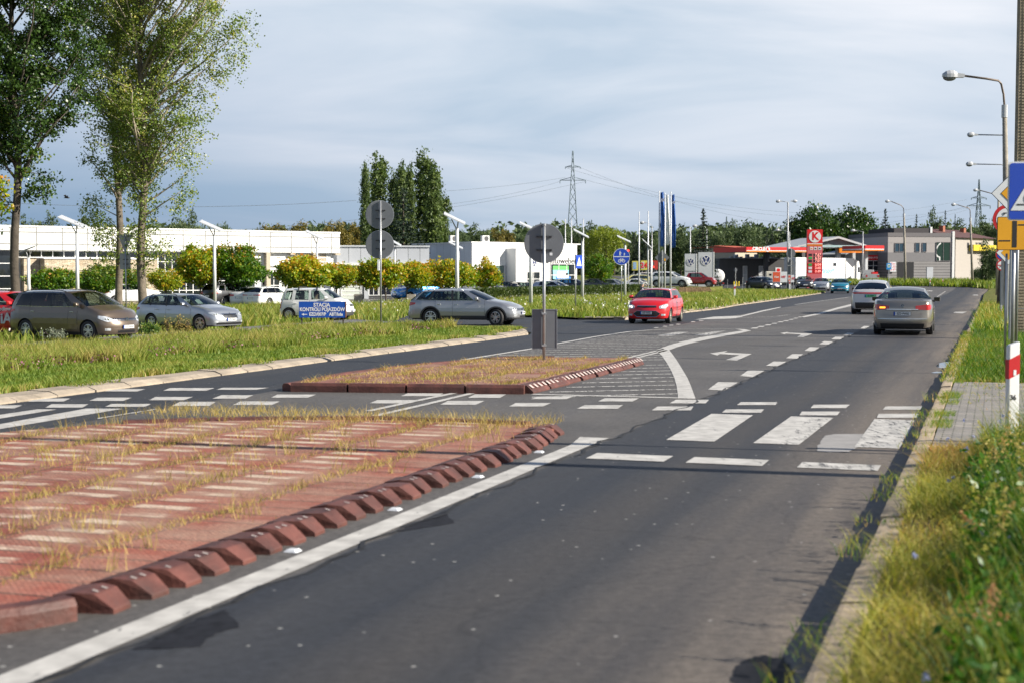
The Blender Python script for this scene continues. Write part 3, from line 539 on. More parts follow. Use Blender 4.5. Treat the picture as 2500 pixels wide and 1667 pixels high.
isl2 = island('traffic_island', 'smaller red rubber traffic island behind the cycle crossing, carrying the sign post', r2_, 0.11, redmat2, loc2)
for k in range(8): kerbblock(isl2, loc2, 22.0+k*1.0, -7.18, 0.97, 0.25, 0.14, 0.03, redk)
wmk = M('worn_white', (0.42, 0.34, 0.31), 0.6, var=0.3, nscale=9)
for k in range(34):
    w2 = MB()
    r = lambda a, b, c: wloc((22.1+k*0.232+a, -7.18+b), loc2, c)
    w2.add([r(0, -0.015, 0.139), r(0.1, -0.015, 0.139), r(0.1, 0.06, 0.085), r(0, 0.06, 0.085)], [(0, 3, 2, 1)]); w2.build('white_marker', wmk, isl2)
e0, e1 = Vector((21.2, -11.05)), Vector((21.98, -7.2))
for k in range(4): sweepk(isl2, loc2, [e0.lerp(e1, (k+0.02)/4), e0.lerp(e1, (k+0.98)/4)], redk, 0.15, 0.26, 'kerb_block')
lft = [(21.2, -11.12), (24, -11.35), (26.5, -11.1), (29.6, -10.2), (30.1, -9.2)]
for k in range(4): sweepk(isl2, loc2, [Vector(lft[k+1]), Vector(lft[k])], redk, 0.13, 0.2, 'kerb_block')
for i, (u, v) in enumerate(((8.9, -4.64), (10.75, -4.66), (12.75, -4.66), (14.75, -4.68))):
    q = UV(u, v); c = MB(); c.x = Matrix.Translation((q[0], q[1], 0)) @ Matrix.Rotation(radians(71), 4, 'Z')
    c.add([(-.05, -.05, .003), (.05, -.05, .003), (.05, .05, .003), (-.05, .05, .003), (-.035, -.03, .02), (.035, -.03, .02), (.035, .03, .02), (-.035, .03, .02)], [(0, 1, 5, 4), (1, 2, 6, 5), (2, 3, 7, 6), (3, 0, 4, 7), (4, 5, 6, 7)])
    o = c.build('road_stud', signwhite); tag(o, 'white stud in the asphalt beside the red kerb blocks, '+('nearest one', 'second nearest', 'third nearest', 'farthest one')[i], 'road stud', 'studs along the edge line')
# ================================================================ plants
rng = np.random.default_rng(11)
def unit(n): v = rng.normal(size=(n, 3)); return v/np.linalg.norm(v, axis=1)[:, None]
def leaf_geo(C, size, aspect=0.62, updir=None):
    n = len(C); a = unit(n); b = unit(n); b -= (a*b).sum(1)[:, None]*a; b /= np.linalg.norm(b, axis=1)[:, None]
    s = size*(0.6+0.8*rng.random(n)) if not hasattr(size, '__len__') else size
    s = s[:, None]; V = np.stack([C-a*s, C+b*s*aspect+a*s*0.1, C+a*s, C-b*s*aspect+a*s*0.1], 1).reshape(-1, 3)
    return V, np.arange(4*n).reshape(-1, 4)
def clumps(blobs, ncl, nleaf, spread, shell=0.75):
    # blobs: (cx, cy, cz, rx, ry, rz); leaves gather in clumps near the blob surface, a few inside
    B = np.array(blobs, float); vol = (B[:, 3]*B[:, 4]*B[:, 5])**(2/3); pb = vol/vol.sum()
    bi = rng.choice(len(B), ncl, p=pb); d = unit(ncl); r = shell+(1-shell)*rng.random(ncl); ins = rng.random(ncl) < 0.25; r[ins] *= rng.random(ins.sum())**0.5
    CC = B[bi, :3]+d*B[bi, 3:]*r[:, None]; sz = spread*(0.6+0.9*rng.random(ncl)); tone = rng.random(ncl)
    ci = rng.integers(0, ncl, nleaf); C = CC[ci]+rng.normal(size=(nleaf, 3))*sz[ci][:, None]*np.array([1, 1, 0.75]); return C, tone[ci], d[ci, 2]
def foliage(name, par, blobs, ncl, nleaf, spread, size, m, up=0.0, shell=0.75, tmix=0.55):
    C, t, h = clumps(blobs, ncl, nleaf, spread, shell); V, Fc = leaf_geo(C, size)
    z = C[:, 2]; zz = (z-z.min())/(np.ptp(z)+1e-6)
    r = np.clip(tmix*t+(1-tmix)*rng.random(len(C))*1.0+up*(zz-0.5), 0, 1); return np_mesh(name, V, Fc, m, par, np.repeat(r, 4))
def limb(mb, p0, p1, r0, r1, n=6, bend=0.1, k=5):
    p0 = Vector(p0); p1 = Vector(p1); L_ = (p1-p0).length; o = Vector((random.uniform(-1, 1), random.uniform(-1, 1), random.uniform(-0.5, 0.5)))*bend*L_; pts = []
    for i in range(k+1): t = i/k; pts.append(p0.lerp(p1, t)+o*4*t*(1-t)*0.5+Vector((random.uniform(-1, 1), random.uniform(-1, 1), 0))*L_*0.012*(0 < i < k))
    mb.tube(pts, [r0+(r1-r0)*i/k for i in range(k+1)], n); return pts
bark = M('bark_grey', (0.15, 0.125, 0.095), 0.95, var=0.45, nscale=3.0, bump=1.0, bscale=18); barkd = M('bark_dark', (0.075, 0.062, 0.048), 0.95, var=0.4, nscale=3.0, bump=1.0, bscale=18)
barkl = M('bark_pale', (0.30, 0.26, 0.19), 0.9, var=0.35, nscale=4.0, bump=0.6, bscale=18)
lf_pop = leafmat('poplar_leaf', [(0.0, (0.06, 0.11, 0.02)), (0.45, (0.155, 0.225, 0.04)), (0.8, (0.29, 0.32, 0.065)), (1.0, (0.52, 0.45, 0.11))], 0.35, 0.3)
lf_dark = leafmat('dark_leaf', [(0.0, (0.012, 0.028, 0.007)), (0.5, (0.035, 0.072, 0.014)), (0.85, (0.07, 0.13, 0.02)), (1.0, (0.20, 0.22, 0.04))], 0.35, 0.22)
lf_maple = leafmat('maple_leaf', [(0.0, (0.04, 0.10, 0.008)), (0.33, (0.14, 0.24, 0.015)), (0.55, (0.31, 0.34, 0.016)), (0.76, (0.48, 0.34, 0.02)), (1.0, (0.48, 0.17, 0.025))], 0.45, 0.35)
lf_mapg = leafmat('maple_leaf_green', [(0.0, (0.022, 0.07, 0.007)), (0.6, (0.09, 0.19, 0.012)), (0.88, (0.22, 0.24, 0.016)), (1.0, (0.38, 0.18, 0.025))], 0.45, 0.35)
lf_far = leafmat('far_leaf', [(0.0, (0.028, 0.052, 0.024)), (0.5, (0.075, 0.112, 0.044)), (1.0, (0.15, 0.19, 0.07))], 0.6, 0.25)
lf_col = leafmat('column_poplar_leaf', [(0.0, (0.03, 0.055, 0.018)), (0.5, (0.085, 0.13, 0.035)), (1.0, (0.18, 0.23, 0.06))], 0.5, 0.3)
lf_fary = leafmat('far_leaf_yellow', [(0.0, (0.06, 0.06, 0.016)), (0.5, (0.16, 0.135, 0.03)), (1.0, (0.30, 0.22, 0.05))], 0.6, 0.3)
lf_con = leafmat('conifer_leaf', [(0.0, (0.008, 0.018, 0.010)), (0.6, (0.018, 0.036, 0.018)), (1.0, (0.04, 0.06, 0.03))], 0.6, 0.12)
lf_wil = leafmat('willow_leaf', [(0.0, (0.09, 0.13, 0.015)), (0.5, (0.19, 0.24, 0.03)), (1.0, (0.32, 0.34, 0.06))], 0.45, 0.4)
def tree_root(name, label, px, Y, group=None, base=None):
    x = AX(px, Y); z = gz(x, Y) if base is None else base; return thing(name, label, 'tree', (x, Y, z), 0, group)
# ---- the tall poplars on the left
def big_poplar(label, px, Y, rt, h, reach, zlow, nb, leafm, barkm, nleaf, lsize, lowcl=(), lean=0.0, seed=1, bump_r=0.0):
    random.seed(seed); t = tree_root('poplar_tree', label, px, Y); tr = MB()
    pts = [(lean*z/h+0.10*sin(z*0.7+seed), 0.06*cos(z), z) for z in np.linspace(-0.2, h, 14)]
    tr.tube(pts, [rt*(1.25 if i == 0 else 1)*(1-0.80*(i/13)**1.1) for i in range(14)], 12); tr.build('trunk', barkm, t, smooth=True)
    def tp(z): return Vector((lean*z/h+0.10*sin(z*0.7+seed), 0.06*cos(z), z))
    lb = MB(); C = []; T = []
    for k in range(nb):
        z = zlow+(h-zlow)*(k+random.random()*0.8)/nb*0.92; a = random.uniform(0, 2*pi) if k % 3 else random.choice((0, pi))+random.uniform(-0.6, 0.6); R_ = reach(z, cos(a))*random.uniform(0.65, 1.1); up = R_*random.uniform(0.9, 1.7)
        p0 = tp(z); p1 = p0+Vector((cos(a)*R_, sin(a)*R_*0.85, up)); r0 = rt*0.40*(1-0.5*z/h); P_ = limb(lb, p0, p1, r0, r0*0.2, 6, 0.12)
        for j in range(int(5+R_*3)):
            q = P_[random.randint(1, 5)]; e = q+Vector((random.gauss(0, 1), random.gauss(0, 1), random.uniform(-0.4, 1.3)))*random.uniform(0.35, 0.75); limb(lb, q, e, r0*0.22, 0.006, 4, 0.1, 3); tone = random.random()
            for f in (0.35, 0.7, 1.0): C.append(q.lerp(e, f)); T.append(tone)
    for (cx, cz, sx, sz, n) in lowcl:
        for j in range(n): C.append(Vector((cx+random.gauss(0, sx), random.gauss(0, 0.3), cz+random.gauss(0, sz)))); T.append(random.random())
        limb(lb, tp(max(0.5, cz-0.4-0.8*max(0, cx-1))), (cx+sx*0.5, 0.1, cz+sz*0.6), 0.03+0.012*max(0, cx), 0.008, 5)
    lb.build('limb', barkl if barkm is bark else barkm, t, smooth=True)
    C = np.array([tuple(c) for c in C]); T = np.array(T); ci = rng.integers(0, len(C), nleaf); P_ = C[ci]+rng.normal(size=(nleaf, 3))*np.array([0.155, 0.155, 0.14]); V, Fc = leaf_geo(P_, lsize, 0.75)
    np_mesh('crown', V, Fc, leafm, t, np.repeat(np.clip(0.5*T[ci]+0.5*rng.random(nleaf), 0, 1), 4)); return t
big_poplar('pale-barked poplar with airy crown, left of the two that stand together', 291, 64, 0.18, 19, lambda z, c: (1.1+0.26*(z-5)) if c > 0 else (1.3+0.20*(z-5)), 5.4, 66, lf_pop, bark, 68000, 0.047, ((-0.9, 4.6, 0.28, 0.45, 26), (-0.55, 3.6, 0.3, 0.5, 26), (-1.1, 5.2, 0.3, 0.25, 12), (-0.45, 2.7, 0.5, 0.3, 16), (0.5, 3.4, 0.2, 0.5, 14)), -0.1, 5)
big_poplar('poplar with thicker trunk and leafy suckers, right of the two that stand together', 349, 62, 0.205, 19, lambda z, c: (1.5+0.62*(z-5)) if c > 0 else (0.9+0.16*(z-5)), 5.2, 84, lf_pop, bark, 88000, 0.047, ((0.1, 4.6, 0.3, 0.55, 40), (0.25, 3.4, 0.35, 0.5, 30), (0.9, 3.0, 0.3, 0.3, 12), (0.3, 2.6, 0.4, 0.4, 12), (1.6, 5.6, 0.3, 0.5, 16), (2.4, 10.0, 0.45, 0.8, 40), (3.4, 11.3, 0.45, 0.7, 44), (4.3, 12.6, 0.4, 0.55, 36), (2.2, 8.0, 0.4, 0.6, 26), (3.3, 12.9, 0.5, 0.5, 30), (1.9, 6.4, 0.25, 0.6, 20)), 0.12, 9)
big_poplar('dark-leaved poplar with black trunk at the far left', 42, 56, 0.19, 18, lambda z, c: 2.2+0.16*(z-5), 5.6, 66, lf_dark, barkd, 90000, 0.058, ((1.0, 5.6, 0.3, 0.3, 18), (-0.9, 4.9, 0.4, 0.5, 20)), 0.0, 3)
random.seed(31)
t = tree_root('young_tree', 'small tree with yellow leaves reaching in from the left border', -70, 50); mb = MB(); limb(mb, (0, 0, 0), (0, 0, 4.2), 0.10, 0.04, 8)
for q in ((1.35, 4.7), (1.45, 4.25), (1.3, 5.4)): limb(mb, (0, 0, 3.2), (q[0], 0, q[1]), 0.03, 0.008, 5)
mb.build('trunk', barkd, t); foliage('crown', t, [(1.2, 0, 4.35, 0.35, .4, .25), (1.15, 0, 5.3, 0.3, .4, .3), (0.2, 0, 5, 1.0, 1, 0.9)], 60, 1500, 0.1, 0.06, lf_maple, up=0.3)
# ---- clipped globe maples along the dealership
def maple(label, cx, ytop, ybot, hw, ybase, m=lf_maple, up=0.35, Y=None, group='globe maples', tx=None, nl=4200, seed=0, lop=None, name='maple_tree'):
    random.seed(seed+int(cx)); g = G(tx or cx, ybase); Y = Y or g[1]; x = AX(tx or cx, Y); t = thing(name, label, 'tree', (x, Y, gz(x, Y)), 0, group); s = Y/F; z0 = gz(x, Y)
    zt = CH+(HY-ytop)*s-z0; zb = CH+(HY-ybot-4)*s-z0; W_ = hw*s*1.1; ox = (cx-(tx or cx))*s; zc = (zt+zb)/2; H_ = (zt-zb)/2
    bl = [(ox, 0, zc, W_*0.84, W_*0.84, H_*0.84), (ox, 0, zc-H_*0.3, W_*0.72, W_*0.72, H_*0.6)]
    for k in range(11):
        a = 2*pi*k/11+random.random(); e = random.uniform(-0.85, 0.8); bl.append((ox+cos(a)*W_*0.66*sqrt(1-e*e*0.6), sin(a)*W_*0.66, zc+e*H_*0.70, W_*0.36, W_*0.36, H_*0.36))
    if lop: bl += [(ox+a*W_, 0, zc+b*H_, W_*r, W_*r, H_*r) for a, b, r in lop]
    foliage('crown', t, bl, 420, int(nl*2.7), 0.12*W_/1.3, 0.076*W_/1.5, m, up=up, shell=0.8)
    mb = MB(); mb.tube([(0, 0, -0.1), (0.02, 0, zb*0.5), (ox*0.3, 0, zc)], [0.075, 0.06, 0.05], 8)
    for k in range(6): a = k*1.05; limb(mb, (ox*0.1, 0, zb*0.9), (ox+cos(a)*W_*0.5, sin(a)*W_*0.5, zc), 0.035, 0.01, 5, 0.1, 3)
    mb.build('trunk', barkd, t); return t
maple('globe maple turning red on top, beside the small dark solar lamp', 131, 656, 708, 57, 752, lf_mapg, 0.35)
maple('broad green globe maple left of the pale poplar trunk', 244, 641, 714, 47, 750, lf_mapg, 0.15)
maple('narrow green globe maple seen between the two poplar trunks', 325, 652, 712, 30, 744, lf_mapg, 0.35, tx=320)
maple('small yellow-green globe maple right of the poplars', 404, 653, 708, 37, 750, lf_maple, 0.25)
maple('large ragged yellow-green globe maple before the second solar lamp', 492, 610, 697, 62, 748, lf_maple, 0.15, tx=488, lop=((-0.25, 0.85, 0.3), (0.4, 0.8, 0.25), (0.8, 0, 0.4)))
maple('tall dark green globe maple with brown tips and bare straight trunk', 584, 603, 700, 55, 748, lf_mapg, 0.55, tx=568, lop=((-0.6, 0.7, 0.35), (0.2, 0.85, 0.3), (0.9, -0.3, 0.35)), nl=5000)
maple('orange and yellow globe maple, the brightest, right behind the white hatchback', 741, 625, 703, 66, 744, lf_maple, 0.5, nl=5200)
maple('smaller globe maple touching the orange one on its right', 832, 640, 701, 41, 742, lf_maple, 0.25, tx=820)
maple('dark green globe maple with long left shoulder, behind the double round signs', 925, 626, 702, 58, 741, lf_maple, 0.1, tx=941)
maple('globe maple with orange top and yellow right side, beside the blue car', 1010, 634, 702, 44, 738, lf_maple, 0.5, tx=992)
maple('wide green globe maple behind the tall solar lamp', 1100, 631, 703, 60, 735, lf_maple, 0.12, tx=1092)
maple('globe maple with orange left half, rightmost of the row', 1184, 638, 702, 40, 733, lf_maple, 0.45, tx=1182, lop=((0.0, 0.9, 0.3),))
maple('round dark green tree in front of the willow', 1461, 622, 682, 36, 707, lf_mapg, 0.0, Y=165, group=None, name='round_tree')
# ---- willow
Y = 190; t = tree_root('willow_tree', 'yellow-green weeping willow behind the dark round tree', 1478, Y); mb = MB(); limb(mb, (0, 0, -0.2), (0, 0, 5), 0.3, 0.15, 8); mb.build('trunk', barkd, t); nst = 420; C = []; T = []
for k in range(nst):
    a = random.uniform(0, 2*pi); r = 2.7*sqrt(random.random()); zt_ = 8.0-0.35*r*r*0.45+random.uniform(-0.5, 0.2); ln = random.uniform(1.2, 4.2); tt = random.random(); lx = random.gauss(0, 0.15)
    for q in np.linspace(0, 1, 14): C.append((r*cos(a)*(1+0.12*q)+lx*q, r*sin(a)*(1+0.1*q), zt_-ln*q)); T.append(tt)
C = np.array(C)+rng.normal(size=(len(C), 3))*0.06; V, Fc = leaf_geo(C, 0.17, 0.35); np_mesh('crown', V, Fc, lf_wil, t, np.repeat(0.6*np.array(T)+0.4*rng.random(len(C)), 4))
# ---- prototypes for the more distant trees, copied as individuals
def proto(kind, m, seed):
    random.seed(seed); t = thing('tree', 'x', 'tree'); mb = MB()
    if kind == 'round':
        bl = [(0, 0, 0.62, 0.30, 0.30, 0.30)]+[(cos(a)*0.24, sin(a)*0.24, 0.5+random.uniform(-.12, .22), 0.17, 0.17, 0.17) for a in np.linspace(0, 6, 8)]; foliage('crown', t, bl, 420 if m is lf_dark else 320, 13000 if m is lf_dark else 7500, 0.042, 0.018, m); mb.tube([(0, 0, 0), (0, 0, 0.6)], [0.03, 0.012], 6)
    elif kind == 'tall':
        bl = [(random.gauss(0, .05), random.gauss(0, .05), 0.2+0.68*q, 0.17*(1.05-q*0.65), 0.17*(1.05-q*0.65), 0.12) for q in np.linspace(0, 1, 9)]+[(random.uniform(-.12, .12), random.uniform(-.1, .1), random.uniform(.3, .7), .08, .08, .1) for _ in range(6)]; foliage('crown', t, bl, 240, 5000, 0.036, 0.018, m); mb.tube([(0, 0, 0), (0, 0, 0.8)], [0.02, 0.006], 6)
    elif kind == 'column':
        bl = [(random.gauss(0, .012), random.gauss(0, .012), 0.10+0.84*q, 0.085*(sin(pi*min(1, 0.25+q*0.72))**0.7+0.08), 0.085, 0.07) for q in np.linspace(0, 1, 16)]; foliage('crown', t, bl, 330, 9000, 0.018, 0.011, m); mb.tube([(0, 0, 0), (0, 0, 0.8)], [0.014, 0.004], 6)
    elif kind == 'spruce':
        C = []; T = []
        for lv in range(26):
            q = lv/25; z = 0.10+0.88*q; R_ = 0.24*(1-q)**0.85+0.006; nb = int(10*(1-q)+4)
            for k in range(nb):
                a = random.uniform(0, 2*pi); rr = R_*random.uniform(0.75, 1.12); tt = random.random()
                for f in np.linspace(0.15, 1, max(3, int(rr*60))): C.append((cos(a)*rr*f, sin(a)*rr*f, z-0.05*f*(1-q)+0.015*f*f)); T.append(tt)
        C = np.array(C); k = 3; Cx = np.repeat(C, k, 0)+rng.normal(size=(len(C)*k, 3))*0.007; V, Fc = leaf_geo(Cx, 0.013, 0.5); np_mesh('crown', V, Fc, m, t, np.repeat(0.5*np.repeat(np.array(T), k)+0.5*rng.random(len(Cx)), 4)); mb.tube([(0, 0, 0), (0, 0, 0.95)], [0.016, 0.003], 6)
    mb.build('trunk', barkd, t); return t
PR = {'round': [proto('round', lf_far, 1), proto('round', lf_far, 2)], 'tall': [proto('tall', lf_far, 3), proto('tall', lf_far, 4)], 'yel': [proto('tall', lf_fary, 5), proto('tall', lf_fary, 6)], 'col': [proto('column', lf_col, 7), proto('column', lf_col, 8)], 'spr': [proto('spruce', lf_con, 9)], 'oak': [proto('round', lf_dark, 10), proto('round', lf_dark, 12)]}
NM = {'round': 'broadleaf_tree', 'tall': 'tall_tree', 'yel': 'autumn_tree', 'col': 'poplar_tree', 'spr': 'spruce_tree', 'oak': 'oak_tree'}
def far_tree(kind, px, ytop, Y, wpx, label, group=None):
    pr = random.choice(PR[kind]); x = AX(px, Y); z = gz(x, Y)-0.2; h = CH+(HY-ytop)*Y/F-z; basew = {'round': 0.72, 'tall': 0.40, 'yel': 0.40, 'col': 0.17, 'spr': 0.46, 'oak': 0.74}[kind]; sx = wpx*Y/F/basew
    c = copy_thing(pr, (x, Y, z), random.uniform(0, 6), (sx, sx, h), label); c.name = NM[kind]
    if group: c['group'] = group
    return c
for i, (px, yt, w_) in enumerate(((893, 393, 24), (925, 372, 44), (962, 428, 22), (981, 392, 30), (1001, 397, 26), (1034, 376, 44), (1061, 398, 40), (1080, 470, 30))):
    far_tree('col', px, yt, 176+i % 3*3, w_*1.12, 'narrow column poplar of the tall clump, '+('leftmost and thin', 'tallest of the left pair', 'short thin one in the gap', 'fourth from the left', 'fifth from the left', 'tallest of the right group', 'second from the right', 'short rightmost one')[i], 'column poplars')
far_tree('spr', 985, 462, 152, 165, 'dark spruce standing in front of the column poplars'); far_tree('spr', 1716, 512, 168, 84, 'blue-green spruce behind the two pale sign towers')
far_tree('oak', 1992, 488, 232, 130, 'tall dark broad tree behind the red price pylon'); far_tree('oak', 2078, 496, 236, 130, 'dark broad tree behind the arched station roof'); far_tree('oak', 2110, 545, 230, 70, 'lower dark tree at the right shoulder of the arched roof')
far_tree('spr', 2160, 512, 240, 62, 'dark spruce left of the two-storey house'); far_tree('spr', 2236, 525, 262, 36, 'smaller spruce peeking over the two-storey house'); far_tree('tall', 2283, 510, 262, 34, 'slim green tree above the flat roof of the two-storey house')
far_tree('spr', 2306, 516, 268, 34, 'pointed spruce right of the slim green tree'); far_tree('spr', 2330, 525, 272, 22, 'narrow spruce beside the far pylon'); far_tree('round', 2256, 540, 262, 30, 'small round tree behind the house roof')
GW = 'trees of the wood edge'
L1 = {'round': 'round-crowned green tree at the edge of the far wood', 'tall': 'tall pale green tree at the edge of the far wood', 'yel': 'tree with yellow autumn leaves at the edge of the far wood', 'spr': 'dark conifer at the edge of the far wood'}
random.seed(5)
spots = [(20, 540, 'round'), (62, 524, 'tall'), (88, 528, 'round'), (112, 524, 'tall'), (140, 540, 'tall'), (170, 545, 'round'), (205, 514, 'tall'), (232, 530, 'round'), (262, 535, 'tall'), (395, 540, 'round'), (424, 532, 'tall'), (444, 533, 'round'), (464, 517, 'tall'), (492, 540, 'round'), (520, 538, 'round'), (545, 536, 'round'),
    (640, 548, 'yel'), (665, 552, 'yel'), (690, 545, 'yel'), (715, 550, 'yel'), (738, 543, 'yel'), (757, 546, 'round'), (790, 552, 'yel'), (812, 545, 'yel'), (835, 540, 'yel'), (855, 548, 'yel'), (872, 545, 'yel'), (892, 550, 'yel'),
    (1105, 550, 'round'), (1130, 556, 'round'), (1165, 548, 'tall'), (1190, 552, 'round'), (1215, 560, 'yel'), (1240, 562, 'yel'), (1262, 558, 'round'), (1345, 552, 'round'), (1368, 548, 'round'), (1412, 545, 'round'), (1435, 543, 'tall'), (1500, 560, 'round'), (1525, 560, 'round'), (1548, 570, 'spr'), (1575, 572, 'spr'), (1600, 575, 'round'), (1630, 562, 'round'), (1662, 552, 'tall'), (1690, 565, 'round'),
    (1752, 560, 'round'), (1778, 548, 'tall'), (1795, 538, 'tall'), (1812, 543, 'tall'), (1830, 540, 'tall'), (1850, 556, 'tall'), (1870, 560, 'spr'), (1885, 552, 'spr'), (1905, 553, 'spr'), (1925, 560, 'spr'), (1940, 558, 'round'), (2190, 560, 'round'), (2210, 552, 'round'), (2350, 540, 'tall'), (2375, 548, 'round'), (2400, 530, 'tall'), (2420, 535, 'round'), (2440, 530, 'tall')]
REG = ((290, 'above the showroom, left of the pale poplar'), (620, 'above the showroom, right of the poplars'), (900, 'between showroom and column poplars'), (1330, 'above the white shop'), (1550, 'beside the willow'), (1722, 'behind the flags'), (1945, 'left of the price pylon'), (2300, 'behind the two-storey house'), (9999, 'behind the house wing'))
CNT = {}; L2_ = {'round': 'round green tree', 'tall': 'tall pale tree', 'yel': 'yellow autumn tree', 'spr': 'dark conifer'}; ORD = 'first second third fourth fifth sixth seventh eighth ninth tenth eleventh twelfth thirteenth'.split()
for px, yt, kd in spots:
    rg = [r for l_, r in REG if px < l_][0]; k = CNT.get((rg, kd), 0); CNT[(rg, kd)] = k+1
    far_tree(kd, px, yt+random.uniform(-3, 3), random.uniform(285, 330), random.uniform(38, 52) if kd != 'spr' else 34, '%s %s, %s from the left' % (L2_[kd], rg, ORD[k]), 'trees of the far wood edge')
far_tree('tall', 2408, 588, 178, 40, 'light green bush-like tree before the end of the house wing'); far_tree('round', 2436, 600, 170, 46, 'green tree behind the sign posts at the right'); far_tree('round', 2388, 650, 186, 30, 'low dark shrub at the foot of the house wing')
for l in PR.values():
    for r in l:
        for k in [k for k in bpy.data.objects if k.parent == r]: bpy.data.objects.remove(k)
        bpy.data.objects.remove(r)
# the wood behind them reads as one mass
bl = []
for px in range(-120, 2620, 14):
    Y = random.uniform(335, 400); yt = 563+8*sin(px*0.013)+random.uniform(-8, 6); h = CH+(HY-yt)*Y/F; x = AX(px, Y); r = random.uniform(2.4, 4); bl.append((x, Y, h-r, r, r, r)); bl.append((x+random.uniform(-1, 1), Y, h*0.45, r, r, h*0.4))
tag(foliage('woodland', None, bl, 9000, 110000, 0.9, 0.62, lf_far), 'mass of green trees closing the view behind everything', 'wood', kind='stuff')
# ---- grasses
def blades(P, h, wd, lean, rnd, segs=2, z=None):
    n = len(P); a = rng.random(n)*2*pi; la = rng.random(n)*2*pi; lx = np.cos(la)*lean*h; ly = np.sin(la)*lean*h; wx = np.cos(a)*wd/2; wy = np.sin(a)*wd/2
    if z is None: z = np.zeros(n)
    rows = []
    for k in range(segs+1):
        t = k/segs; c = np.stack([P[:, 0]+lx*t*t, P[:, 1]+ly*t*t, z+h*t*(1-0.15*lean*t)], 1); w_ = (1-t)**0.8; rows.append(c-np.stack([wx*w_, wy*w_, 0*z], 1)); rows.append(c+np.stack([wx*w_, wy*w_, 0*z], 1))
    V = np.stack(rows, 1).reshape(-1, 3); m_ = 2*(segs+1); b = (np.arange(n)*m_)[:, None]; Fc = np.concatenate([b+np.array([2*k, 2*k+1, 2*k+3, 2*k+2]) for k in range(segs)], 0)
    return V, Fc, np.repeat(rnd, m_)
def merge(parts):
    V = []; Fq = []; R_ = []; o = 0
    for v, f, r in parts: V.append(v); Fq.append(f+o); R_.append(r); o += len(v)
    return np.concatenate(V), np.concatenate(Fq), np.concatenate(R_)
def inpoly(X, Y, poly):
    c = np.zeros(len(X), bool); n = len(poly); j = n-1
    for i in range(n):
        xi, yi = poly[i]; xj, yj = poly[j]; k = ((yi > Y) != (yj > Y)) & (X < (xj-xi)*(Y-yi)/((yj-yi) or 1e-9)+xi); c ^= k; j = i
    return c
def uvs(n, u0, u1, v0, v1): u = u0+(u1-u0)*rng.random(n); v = v0+(v1-v0)*rng.random(n); return np.stack([u*RD.x+v*RN.x, u*RD.y+v*RN.y], 1), u, v
def vnoise(P, s, seed):
    r = np.random.default_rng(seed); o = np.zeros(len(P))
    for k in range(5): d = r.normal(size=2)*s*(1+k*0.7); o += np.sin(P[:, 0]*d[0]+P[:, 1]*d[1]+r.random()*6)/(1+k*0.35)
    return np.clip(0.5+o*0.22, 0, 1)
gzv = np.vectorize(gz)
lf_grass = leafmat('grass_blade', [(0.0, (0.035, 0.075, 0.010)), (0.4, (0.10, 0.175, 0.02)), (0.7, (0.20, 0.25, 0.035)), (1.0, (0.44, 0.35, 0.12))], 0.6, 0.35)
lf_dry = leafmat('dry_grass', [(0.0, (0.14, 0.16, 0.03)), (0.4, (0.34, 0.27, 0.07)), (0.8, (0.55, 0.41, 0.15)), (1.0, (0.42, 0.20, 0.08))], 0.7, 0.3)
lf_right = leafmat('verge_grass', [(0.0, (0.02, 0.065, 0.007)), (0.4, (0.07, 0.17, 0.014)), (0.65, (0.20, 0.27, 0.03)), (0.85, (0.46, 0.40, 0.09)), (1.0, (0.48, 0.26, 0.10))], 0.55, 0.35)
flow = leafmat('white_flower', [(0.0, (0.6, 0.6, 0.55)), (1.0, (0.72, 0.70, 0.66))], 0.7, 0.2); pinkf = leafmat('pink_flower', [(0.0, (0.30, 0.10, 0.16)), (1.0, (0.42, 0.22, 0.28))], 0.7, 0.2); bluef = leafmat('blue_flower', [(0.0, (0.30, 0.34, 0.58)), (1.0, (0.46, 0.50, 0.70))], 0.7, 0.2); yelf = leafmat('yellow_flower', [(0.0, (0.55, 0.34, 0.01)), (1.0, (0.7, 0.5, 0.02))], 0.7, 0.2)
parts = []
P, u, v = uvs(150000, 15, 46, -22.6, -14.45); keep = rng.random(len(P)) < np.clip((26/np.maximum(P[:, 1], 12))**1.1, 0, 1); P = P[keep]; u = u[keep]; v = v[keep]; keep = inpoly(P[:, 0], P[:, 1], VL); P = P[keep]; v = v[keep]
nz = vnoise(P, 0.9, 3); lm = v < -17.6+0.8*(vnoise(P, 0.5, 8)-0.5)*2; h = np.where(lm, 0.20+0.2*nz, 0.07+0.07*nz)*(0.6+0.7*rng.random(len(P)))
tone = np.clip(0.25+0.35*nz+0.35*rng.random(len(P))+np.where(lm, 0.10, -0.03), 0, 1); edge = np.clip((v+15.6)/1.1, 0, 1); tone = np.clip(tone+edge*0.25*rng.random(len(P)), 0, 1)
parts.append(blades(P, h, 0.016+0.0005*P[:, 1], 0.45, tone, 2, gzv(P[:, 0], P[:, 1])+0.09))
o = np_mesh('verge_grass', *merge(parts)[:2], lf_grass, None, merge(parts)[2]); tag(o, 'long green and straw-coloured grass on the verge left of the road', 'grass', kind='stuff')
def specks(name, P, z, size, m, label, cat):
    C = np.stack([P[:, 0], P[:, 1], z], 1); V, Fc = leaf_geo(C, size, 0.9); o = np_mesh(name, V, Fc, m, None, np.repeat(rng.random(len(C)), 4)); tag(o, label, cat, kind='stuff'); return o
